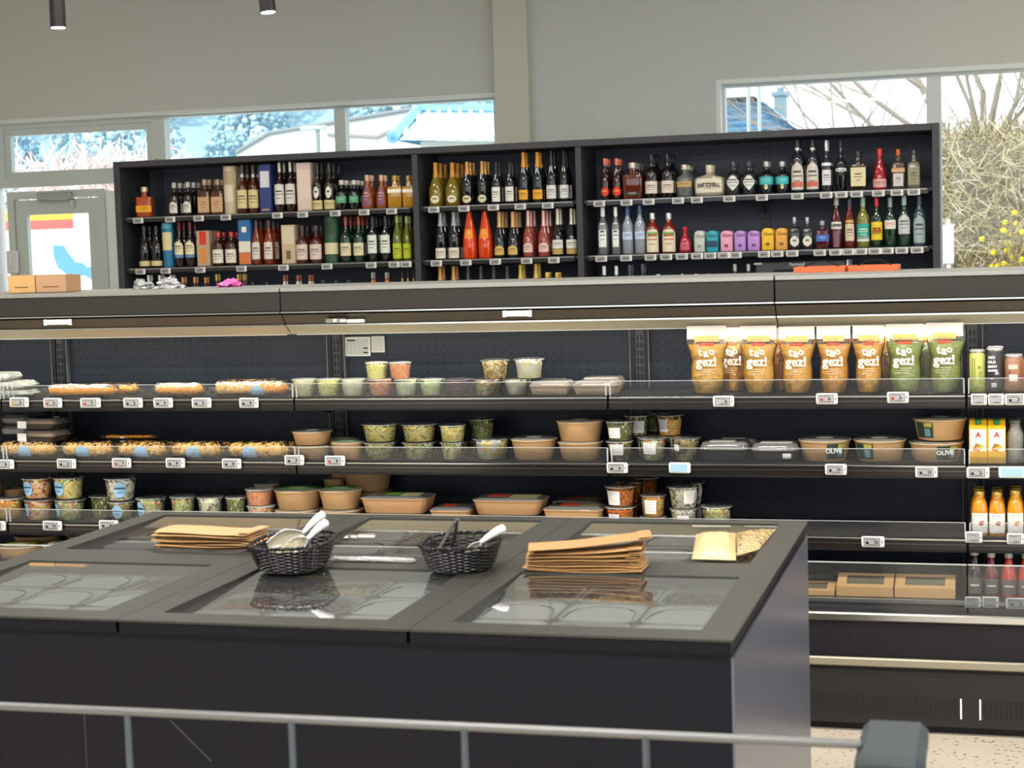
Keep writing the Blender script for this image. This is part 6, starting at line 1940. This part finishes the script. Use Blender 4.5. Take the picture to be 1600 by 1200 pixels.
for k in range(3):
    x0, x1 = MX[k + 1], MX[k + 2]
    t = thing('bulk_bin_counter', 'black bulk food counter unit with glass lids, %s of the three in a row' % mods[k], 'counter')
    if k == 0: LEFT_UNIT = t
    if k == 1: MID_UNIT = t
    xr_ = x1 - (.0001 if k < 2 else .006); xl_ = x0 + .0001
    part('cabinet_body', MB().box((xl_, IY0 + .02, .0), (xr_, IY1 - .012, .868), M_front), t)
    part('front_panel', MB().box((xl_, IY0 + .012, .0), (xr_, IY0 + .0195, .951), M_front), t)
    b = MB()
    b.box((xl_, IY0 + .02, .8685), (xr_, IY0 + .03, .9445), M_front); b.box((xl_, IY1 - .03, .8685), (xr_, IY1 - .012, .9445), M_front)
    b.box((xl_, IY0 + .0301, .8685), (xl_ + .018, IY1 - .0301, .9445), M_front); b.box((xr_ - .018, IY0 + .0301, .8685), (xr_, IY1 - .0301, .9445), M_front)
    part('cabinet_collar', b, t)
    ox0, ox1 = OX[k]
    b = MB(); g = .0008; za = ZI - .0045
    (a0, a1), (c0, c1) = OY
    xs0, xs1 = x0 + g, x1 - (g if k < 2 else 0)
    for (bx0, bx1, by0, by1) in ((xs0, ox0, IY0, IY1), (ox1, xs1, IY0, IY1), (ox0, ox1, IY0, a0), (ox0, ox1, a1, c0), (ox0, ox1, c1, IY1)):
        b.box((bx0, by0, za), (bx1, by1, ZI), M_top)
    tf = part('top_frame', b.mesh('top_frame', False), t)
    b = MB()
    zs = .952; ms = mat('0c0d14', .5); ms.node_tree.nodes['Principled BSDF'].inputs['Specular IOR Level'].default_value = .15
    b.box((xs0 + .002, IY0 + .003, zs), (xs1 - .004, IY0 + .03, za - .0005), ms); b.box((xs0 + .002, IY1 - .03, zs), (xs1 - .004, IY1 - .004, za - .0005), ms)
    b.box((xs1 - .03, IY0 + .031, zs), (xs1 - .004, IY1 - .031, za - .0005), ms); b.box((xs0 + .002, IY0 + .031, zs), (xs0 + .03, IY1 - .031, za - .0005), ms)
    part('lid_frame_skirt', b, t)
    if k == 2:
        part('side_panel', MB().box((x1 - .0058, IY0 + .014, .0), (x1 - .0008, IY1 - .01, .944), M_side_daylit), t)
    for q, (y0, y1) in enumerate(OY):
        b = MB(); dz_ = (y1 - y0) * .034
        b.quad([(ox0, y0, ZI - .003 - dz_), (ox1, y0, ZI - .003 - dz_), (ox1, y1, ZI - .003), (ox0, y1, ZI - .003)], M_lid)
        gl_ = part('glass_lid', b.mesh('glass_lid', False), t)
        b = MB(); m_ = mat('1c1c1c', .5)
        b.box((ox0, y1 - .005, ZI - .02), (ox1, y1, ZI - .0045), m_)
        b.box((ox0 - .004, y0, ZI - .028), (ox0 - .0004, y1, ZI - .0047), M_top); b.box((ox1 + .0004, y0, ZI - .028), (ox1 + .004, y1, ZI - .0047), M_top)

        part('seal', b, gl_)
t = thing('floor_scuff', 'x', 'x') if 0 else None
BC = {  # bin contents: (module, lid, row from the shopper, column)
    (1, 0, 0, 0): ('d8c6a2', 'pale nuts'), (1, 0, 1, 0): ('9c4a34', 'red-brown nuts'), (1, 0, 2, 0): ('a8604a', 'reddish nuts'), (1, 0, 2, 1): ('c9b48c', 'beige cashew pieces'), (1, 0, 1, 1): ('5c504a', 'dark seeds'),
    (2, 0, 2, 0): ('4a3c34', 'dark brown pieces'), (2, 0, 2, 1): ('c9a878', 'blanched hazelnuts'), (2, 0, 2, 2): ('4a3838', 'dark dried berries'), (2, 0, 0, 1): ('a49890', 'grey-brown flakes'),
    (0, 1, 2, 0): ('c08a70', 'salmon coloured chips'), (0, 1, 2, 1): ('cfa888', 'pale banana chips'), (0, 1, 1, 1): ('b49a7c', 'light brown flakes'), (0, 0, 2, 2): ('8a6a50', 'brown flakes'),
    (1, 1, 0, 0): ('d6b04a', 'yellow sweets'), (1, 1, 2, 1): ('c9b048', 'yellow and red sweets'), (1, 1, 1, 1): ('b8888a', 'pink sweets'), (1, 1, 1, 2): ('c05a60', 'red sweets'), (1, 1, 2, 2): ('5f7478', 'blue-grey sweets'),
    (2, 1, 1, 0): ('8a6a44', 'brown mixed nuts'), (2, 1, 2, 2): ('c09a48', 'golden chips'), (2, 1, 1, 2): ('b9985c', 'tan chips')}
_bn = {}


def bin_mesh(w, d):
    k = (round(w, 3), round(d, 3))
    if k in _bn: return _bn[k]
    b = MB(); b.loft([(w * .86, d * .86, 0), (w * .93, d * .93, .07), (w * .97, d * .97, .075), (w * .97, d * .97, .078), (w * .9, d * .9, .078), (w * .86, d * .86, .07)], M_bin, 6, 36, caps=(1, 0))
    r = MB(); r.tube([(-w * .84, -d * .75, .0785)] + [(-w * .84 * math.cos(PI * q / 12), -d * .75 + d * 1.35 * math.sin(PI * q / 12) ** .6, .0785) for q in range(13)] + [(w * .84, -d * .75, .0785)], .0022, clear('ffffff', .75, .1, 1.6), 5)
    f = MB(); f.loft([(w * .9, d * .9, .0772), (w * .3, d * .3, .0772)], clear('fafcfc', .88, .08, 1.4), 6, 30, caps=(0, 1))
    _bn[k] = (b.mesh('tub'), r.mesh('moulded_rib'), f.mesh('hinged_cover'))
    return _bn[k]


_bc = {}
for k in range(3):
    for q in range(2):
        ox0, ox1 = OX[k]; y0, y1 = OY[q]
        ox0 -= .012; ox1 += .012; y0 -= .01; y1 += .01
        w, d = (ox1 - ox0) / 6, (y1 - y0) / 6
        for r in range(3):
            for c in range(3):
                col, nm_ = BC.get((k, q, r, c), (None, None))
                rown = ('front', 'middle', 'rear')[r]; cn = ('left', 'centre', 'right')[c]
                lab = '%s bin, %s row, %s column, %s lid of the %s counter' % ('empty covered' if not nm_ else nm_, rown, cn, ('front', 'rear')[q], mods[k])
                t = thing('bulk_bin', lab, 'bin', (ox0 + w * (2 * c + 1), y0 + d * (2 * r + 1), .872), 0, 'bulk food bins in the counter')
                bm_, rm_, fm2 = bin_mesh(w, d)
                kid('tub', bm_, t); kid('moulded_rib', rm_, t)
                if col:
                    rg = random.Random(k * 50 + q * 20 + r * 3 + c)
                    b = MB(); mts = [mat(col, .45), mat(col, .6, 0, 0, 0, 40, 0, .3, 50)]
                    if 'yellow and red' in nm_: mts.append(mat('b84a34', .45))
                    b.loft([(w * .85, d * .85, .03), (w * .88, d * .88, .05), (w * .4, d * .4, .058)], mts[0], 6, 24)
                    for _ in range(70): blob(b, (rg.uniform(-.78, .78) * w, rg.uniform(-.78, .78) * d, .056 + rg.uniform(0, .008)), rg.uniform(.006, .010), rg.choice(mts), .8, 6, 4, .2, rg)
                    o = kid('bin_contents', b.mesh('bin_contents', True, 70), t); o['kind'] = 'stuff'
                else:
                    kid('hinged_cover', fm2, t)
                    kid('tub_floor', MB().loft([(w * .84, d * .84, .008), (w * .84, d * .84, .012)], mat('e4e6e4', .4), 6, 24), t)
# seam and scratch on the front of the left counter belong to its body
p0, p1 = aty(131, 1112, IY0 + .011), aty(137, 1199, IY0 + .011)
o = part('panel_seam', MB().tube([(p0.x, IY0 + .0125, p0.z), (p0.x, IY0 + .0125, .05)], .0012, mat('4a4640', .5), 4), LEFT_UNIT)
p0, p1 = aty(265, 1125, IY0 + .011), aty(330, 1190, IY0 + .011)
part('scratch', MB().tube([(p0.x, IY0 + .0118, p0.z), (p1.x, IY0 + .0118, p1.z)], .0004, mat('6a655c', .6), 4), MID_UNIT)


# --- wicker baskets
def wicker(cx, cy, rx, ry, H, rz, label, tilt=(0, 0), n=3.0, flare=.74):
    t = thing('wicker_basket', label, 'basket', (cx, cy, ZI + .001), rot=(tilt[0], tilt[1], rz))
    mt = mat('0b0c0e', .3); mt.node_tree.nodes['Principled BSDF'].inputs['Specular IOR Level'].default_value = .35; b = MB(); rows = 13; st = 30

    def pt(a, z, off=0):
        f = flare + (1 - flare) * (z / H) ** .8
        c, s = math.cos(a), math.sin(a); e = (abs(c) ** n + abs(s) ** n) ** (-1 / n)
        return ((rx * f + off) * c * e, (ry * f + off) * s * e, z)
    for r in range(rows):
        z = .006 + (H - .014) * r / (rows - 1)
        pts = [pt(2 * PI * j / (st * 2), z, .0024 * math.cos(PI * j + PI * r) if j % 2 == 0 else 0) if 0 else pt(2 * PI * j / (st * 2), z, .0026 * math.sin(PI * j / 2 * 2 / 2 + PI * r)) for j in range(st * 2 + 1)]
        b.tube(pts, (H / rows) * .5, mt, 6, False)
    kid('woven_wall', b, t)
    b = MB()
    for j in range(st):
        a = 2 * PI * j / st
        b.tube([pt(a, H * q / 4) for q in range(5)], .0017, mt, 5)
    kid('stakes', b, t)
    b = MB()
    for ph in (0, PI):
        pts = []
        for j in range(121):
            a = 2 * PI * j / 120; x, y, z = pt(a, H, .002 + .0022 * math.cos(30 * a + ph)); pts.append((x, y, H + .0015 + .0022 * math.sin(30 * a + ph)))
        b.tube(pts, .003, mt, 6, False)
    kid('rim', b, t)
    kid('base', MB().loft([(rx * flare, ry * flare, 0), (rx * flare, ry * flare, .004)], mt, n, 40), t)
    return t


def scoop(label, P, D, L, bowl=None, hr=.0085):
    """handle from P along D (unit) of length L; the scoop bowl hangs the other way"""
    D = Vector(D).normalized()
    q = D.to_track_quat('X', 'Z')
    t = thing('scoop', label, 'scoop', P)
    t.rotation_euler = q.to_euler()
    b = MB(); hw = mat('dcdcdc', .3)
    b.tube([(0, 0, 0), (.01, 0, 0), (L * .3, 0, .002), (L * .7, 0, .003), (L * .94, 0, .001), (L, 0, 0)], [hr * .55, hr * .7, hr * .85, hr * 1.15, hr * 1.25, hr * .7], hw, 12)
    kid('handle', b, t)
    if bowl:
        b = MB(); cm = clear('e6dcc6', .5, .12, 1.5); i = b.mi(cm); N = 14; bl = bowl.length; bw = bl * .32
        for k in range(9):
            u = k / 8; x = -u * bl; r = bw * (math.sin(min(1, u * 1.8 + .12) * PI / 2)) * (1 if u < .6 else 1 - (u - .6) * .9)
            for j in range(N):
                a = PI + PI * j / (N - 1); b.v.append((x, math.cos(a) * r, math.sin(a) * r * .75))
        for k in range(8):
            for j in range(N - 1):
                b.f.append((k * N + j, k * N + j + 1, (k + 1) * N + j + 1, (k + 1) * N + j)); b.m.append(i)
        b.f.append(tuple(range(N))); b.m.append(i)
        q2 = (-bowl).to_track_quat('X', 'Z') @ Quaternion((1, 0, 0), R_(62)); rot_ = (q.inverted() @ q2).to_euler()
        o = kid('scoop_bowl', b, t, rot=rot_)
        e = MB(); e.tube([(-bl * u / 8, bw * math.sin(min(1, u / 8 * 1.8 + .12) * PI / 2) * (1 if u / 8 < .6 else 1 - (u / 8 - .6) * .9), 0) for u in range(9)], .0014, clear('ffffff', .7, .1), 5)
        e.tube([(-bl * u / 8, -bw * math.sin(min(1, u / 8 * 1.8 + .12) * PI / 2) * (1 if u / 8 < .6 else 1 - (u / 8 - .6) * .9), 0) for u in range(9)], .0014, clear('ffffff', .7, .1), 5)
        kid('bowl_edge', e, o)
    return t


wicker(-1.553, 3.592, .090, .098, .062, R_(4), 'black wicker basket with two scoops between left and middle lids', (R_(2), R_(-1.5)))
wicker(-1.160, 3.64, .086, .098, .060, R_(4), 'black wicker basket with tongs and one scoop on the middle lids', (R_(1), R_(-1)))


def seg_(p0, Y0, p1, Y1):
    a, c = aty(*p0, Y0), aty(*p1, Y1); return a, c


for (p0, Y0, p1, Y1, lab, bw) in (((473, 833), 3.60, (507, 803), 3.64, 'white-handled clear scoop in the left basket, rear one', ((421, 858), 3.56)), ((480, 842), 3.56, (512, 816), 3.60, 'white-handled scoop in the left basket, front one', ((442, 868), 3.56)), ((750, 848), 3.62, (789, 825), 3.66, 'white-handled scoop in the right basket', ((728, 874), 3.62))):
    a, c = seg_(p0, Y0, p1, Y1)
    scoop(lab, a, c - a, (c - a).length, aty(*bw[0], bw[1]) - a)
t = thing('tongs', 'dark metal tongs standing in the right basket', 'tongs', aty(688, 856, 3.60))
a, c, d = aty(687, 856, 3.60), aty(714, 811, 3.64), aty(706, 855, 3.66)
b = MB(); mt = mat('5a5856', .3, .7)
o_ = Vector(t.location)
a2 = a + (a - c) * .5; d2 = d + (d - c) * .5
for pth in ([c, c.lerp(a, .3) + Vector((-.001, 0, 0)), a, a2], [c, c.lerp(d, .3) + Vector((.002, 0, 0)), d, d2]):
    b.tube([p - o_ for p in pth], [.0035, .0042, .004, .003], mt, 8)
part('tong_arm', b, t)
b = MB(); b.tube([c - o_ + Vector((-.004, 0, -.004)), c - o_ + Vector((0, 0, .002)), c - o_ + Vector((.005, 0, -.004))], .0042, mt, 8)
part('tong_hinge', b, t)


# --- paper bag stacks
def paperbag(cx, cy, z, L, Wd, rz, label, seed, col='c9a06c', pitch=0, th=.0035, roll=0, zipe=False):
    rg = random.Random(seed)
    b = MB(); m_ = mat(col, .75, 0, 0, .15, 25, 0, .05, 12); i = b.mi(m_); nx, ny = 14, 6
    for s in (0, 1):
        for a in range(nx + 1):
            for c in range(ny + 1):
                u, v = a / nx, c / ny
                wz = .0012 * math.sin(u * 7 + seed) + .001 * math.sin(v * 5 + seed * 2) + .0016 * abs(2 * u - 1) ** 3
                b.v.append(((u - .5) * L, (v - .5) * Wd, wz + s * th * (1 - abs(2 * v - 1) ** 6 * .7)))
    n1 = (nx + 1) * (ny + 1)
    for s in (0, 1):
        for a in range(nx):
            for c in range(ny):
                q = (s * n1 + a * (ny + 1) + c, s * n1 + (a + 1) * (ny + 1) + c, s * n1 + (a + 1) * (ny + 1) + c + 1, s * n1 + a * (ny + 1) + c + 1)
                b.f.append(q if s else q[::-1]); b.m.append(i)
    for a in range(nx):
        for c in (0, ny):
            q = (a * (ny + 1) + c, (a + 1) * (ny + 1) + c, n1 + (a + 1) * (ny + 1) + c, n1 + a * (ny + 1) + c); b.f.append(q if c == 0 else q[::-1]); b.m.append(i)
    for c in range(ny):
        for a in (0, nx):
            q = (a * (ny + 1) + c, a * (ny + 1) + c + 1, n1 + a * (ny + 1) + c + 1, n1 + a * (ny + 1) + c); b.f.append(q[::-1] if a == 0 else q); b.m.append(i)
    t = thing('paper_bag', label, 'paper bag', (cx, cy, z), rot=(roll, pitch, rz))
    kid('bag_body', b, t)
    f = MB(); f.box((L / 2 - .03, -Wd / 2 * .98, th + .0018), (L / 2 - .002, Wd / 2 * .98, th + .0028), m_); kid('folded_bottom', f, t)


A_, B_ = atz(228, 862, ZI), atz(390, 866, ZI)
cxl, Ll = (A_.x + B_.x) / 2, (B_.x - A_.x)
ORD = ('bottom', 'second', 'third', 'fourth', 'fifth', 'sixth', 'seventh', 'topmost')
for k in range(7):
    paperbag(cxl + rnd.uniform(-.012, .012), 3.845 + rnd.uniform(-.006, .006), ZI + .001 + k * .0064, Ll * rnd.uniform(.9, 1), .115, R_(rnd.uniform(-5, 3) - 2), 'flat kraft paper bag in the left stack, %s of seven' % (ORD[k] if k < 6 else 'topmost'), k, ('b48f64', 'a67f53')[k % 2])
A_, B_ = atz(815, 896, ZI), atz(1000, 899, ZI)
cxl, Ll = (A_.x + B_.x) / 2, (B_.x - A_.x)
for k in range(8):
    top = k == 7
    paperbag(cxl + (.006 if top else rnd.uniform(-.006, .006)), 3.665 + rnd.uniform(-.004, .004) + k * .0015, ZI + .001 + k * .0056 + (.010 if top else 0) + max(0, k - 3) * .0022, Ll * (1.04 if top else rnd.uniform(.95, 1)), .095, R_(1 + k * .8 + (7 if top else 0)), 'flat kraft paper bag in the right stack, %s of eight' % ORD[k], k + 20, ('b98e5c', 'a47b4c')[k % 2], R_(-max(0, k - 3) * .9 - (1.0 if top else 0)))

# --- crumpled window bag on the right rear lid
def sheet(name, pts_px, z0, mt, th, amp, seed):
    """pouch lying on the glass; outline given by its four corners on the glass plane"""
    rg = random.Random(seed); P = [atz(x, y, z0) for x, y in pts_px]; n = 12; b = MB(); i = b.mi(mt)
    for s in (0, 1):
        for a in range(n + 1):
            for c in range(n + 1):
                u, v = a / n, c / n
                p = (P[0] * (1 - u) + P[1] * u) * (1 - v) + (P[3] * (1 - u) + P[2] * u) * v
                edge = (1 - abs(2 * u - 1) ** 4) * (1 - abs(2 * v - 1) ** 4)
                z = z0 + .001 + (th * edge + amp * rg.random() * edge + .0015) * s
                b.v.append((p.x, p.y, z))
    N = (n + 1) ** 2
    for s in (0, 1):
        for a in range(n):
            for c in range(n):
                q = tuple(s * N + k for k in (a * (n + 1) + c, (a + 1) * (n + 1) + c, (a + 1) * (n + 1) + c + 1, a * (n + 1) + c + 1))
                b.f.append(q if s else q[::-1]); b.m.append(i)
    return b.mesh(name, True, 35)


t = thing('window_bag', 'crumpled cream paper bag with clear film on the right rear lid', 'bag')
part('paper_side', sheet('paper_side', [(1081, 875), (1150, 877), (1149, 834), (1088, 836)], ZI, mat('c9b684', .35, 0, .2, .6, 30, 0, .15, 25), .014, .006, 1), t)
part('film_side', sheet('film_side', [(1152, 870), (1186, 860), (1213, 828), (1150, 834)], ZI, clear('e8c888', .55, .12, 1.8, 1, 40), .010, .006, 2), t)
A_, B_ = atz(516, 877, ZI), atz(649, 879, ZI)
t = thing('wrapped_strip', 'long clear plastic-wrapped strip between the middle front and rear lids', 'package', ((A_.x + B_.x) / 2, 3.69, ZI + .001))
L_ = (B_.x - A_.x); b = MB(); rg = random.Random(3)
b.loft([(L_ / 2, .009, 0), (L_ / 2, .011, .003), (L_ / 2 * .97, .009, .006), (L_ / 2 * .9, .004, .008)], clear('f6f6f6', .3, .08, 1.6, 1, 160), 8, 60)
for v in range(len(b.v)): x, y, z = b.v[v]; b.v[v] = (x, y * (1 + rg.uniform(-.25, .2)), z * (1 + rg.uniform(-.3, .3)))
part('film', b.mesh('film', True, 20), t)
part('contents', MB().box((-L_ / 2 * .85, -.005, .0008), (L_ / 2 * .85, .005, .004), mat('b9b9b6', .3, .4)), t)

# ================================================================ barrier in the foreground
t = thing('barrier_rail', 'blurred steel barrier rail with thin vertical bars in the foreground', 'railing')
A_, B_ = aty(0, 1103, 2.5), aty(1345, 1163, 2.5)
M_bar = mat('6a6b6c', .35, .5); zr = .95
pa = aty(-200, 1094, 2.5)
part('top_rail', MB().tube([(pa.x, 2.5, pa.z), (B_.x, 2.5, B_.z)], .0072, M_bar, 12), t)
for x in (200, 455.5, 725, 1008):
    f_ = (x - 0) / 1345; p = A_.lerp(B_, f_); q = aty(x, 1110, 2.5)
    zt_ = A_.z + (B_.z - A_.z) * (q.x - A_.x) / (B_.x - A_.x)
    part('vertical_bar', MB().tube([(q.x, 2.498, zt_ - .002), (q.x, 2.498, .08)], .0060, mat('4c555f', .35, .5), 10), t)
part('lower_rail', MB().tube([(pa.x, 2.5, .09), (B_.x, 2.5, .09)], .0072, M_bar, 12), t)
a, c, d, e = aty(1350, 1122, 2.66), aty(1446, 1122, 2.66), atz(1452, 1196, .95), atz(1326, 1196, .95)
zt_ = .955
a, c, d, e = atz(1351, 1121, zt_), atz(1446, 1121, zt_), atz(1450, 1188, zt_), atz(1330, 1188, zt_)
M_post = mat('252f33', .65)
b = MB()
xm0, xm1 = (a.x + e.x) / 2, (c.x + d.x) / 2; y0, y1 = d.y, a.y
b.box((xm0, y0, .915), (xm1, y1, zt_), M_post, .012)
part('post_cap', b, t)
b = MB(); b.box((xm0 + .004, y0 + .006, .05), (xm1 - .004, y1 - .006, .9145), mat('2c3a48', .5), .004)
part('post', b, t)
part('foot', MB().box((xm0 - .03, y0 - .05, 0), (xm1 + .03, y1 + .05, .05), mat('2c3a48', .5), .006), t)

# ================================================================ finish labels
from collections import defaultdict
by = defaultdict(list)
LIFT = ('bottle', 'box', 'gift box', 'gift tube', 'tub', 'bowl', 'tray', 'sandwich', 'package', 'pouch', 'can', 'carton', 'basket')
for o in ALL:
    if o.get('category') in LIFT and o.name.split('.')[0] not in ('oven',): o.location.z += .0009
for o in ALL: by[o['label'].lower()].append(o)
ORDW = ['leftmost', 'second from left', 'third from left', 'fourth from left', 'fifth from left', 'sixth from left', 'seventh from left']
for lab, os_ in by.items():
    if len(os_) < 2 or 'ceiling lamp' in lab or 'hillside' in lab or 'slope seen' in lab: continue
    os_.sort(key=lambda o: o.location.x)
    n = len(os_)
    for k, o in enumerate(os_):
        w = ('left one', 'right one')[k] if n == 2 else (('left one', 'middle one', 'right one')[k] if n == 3 else ORDW[min(k, 6)])
        o['label'] = os_[k]['label'] + ', ' + w
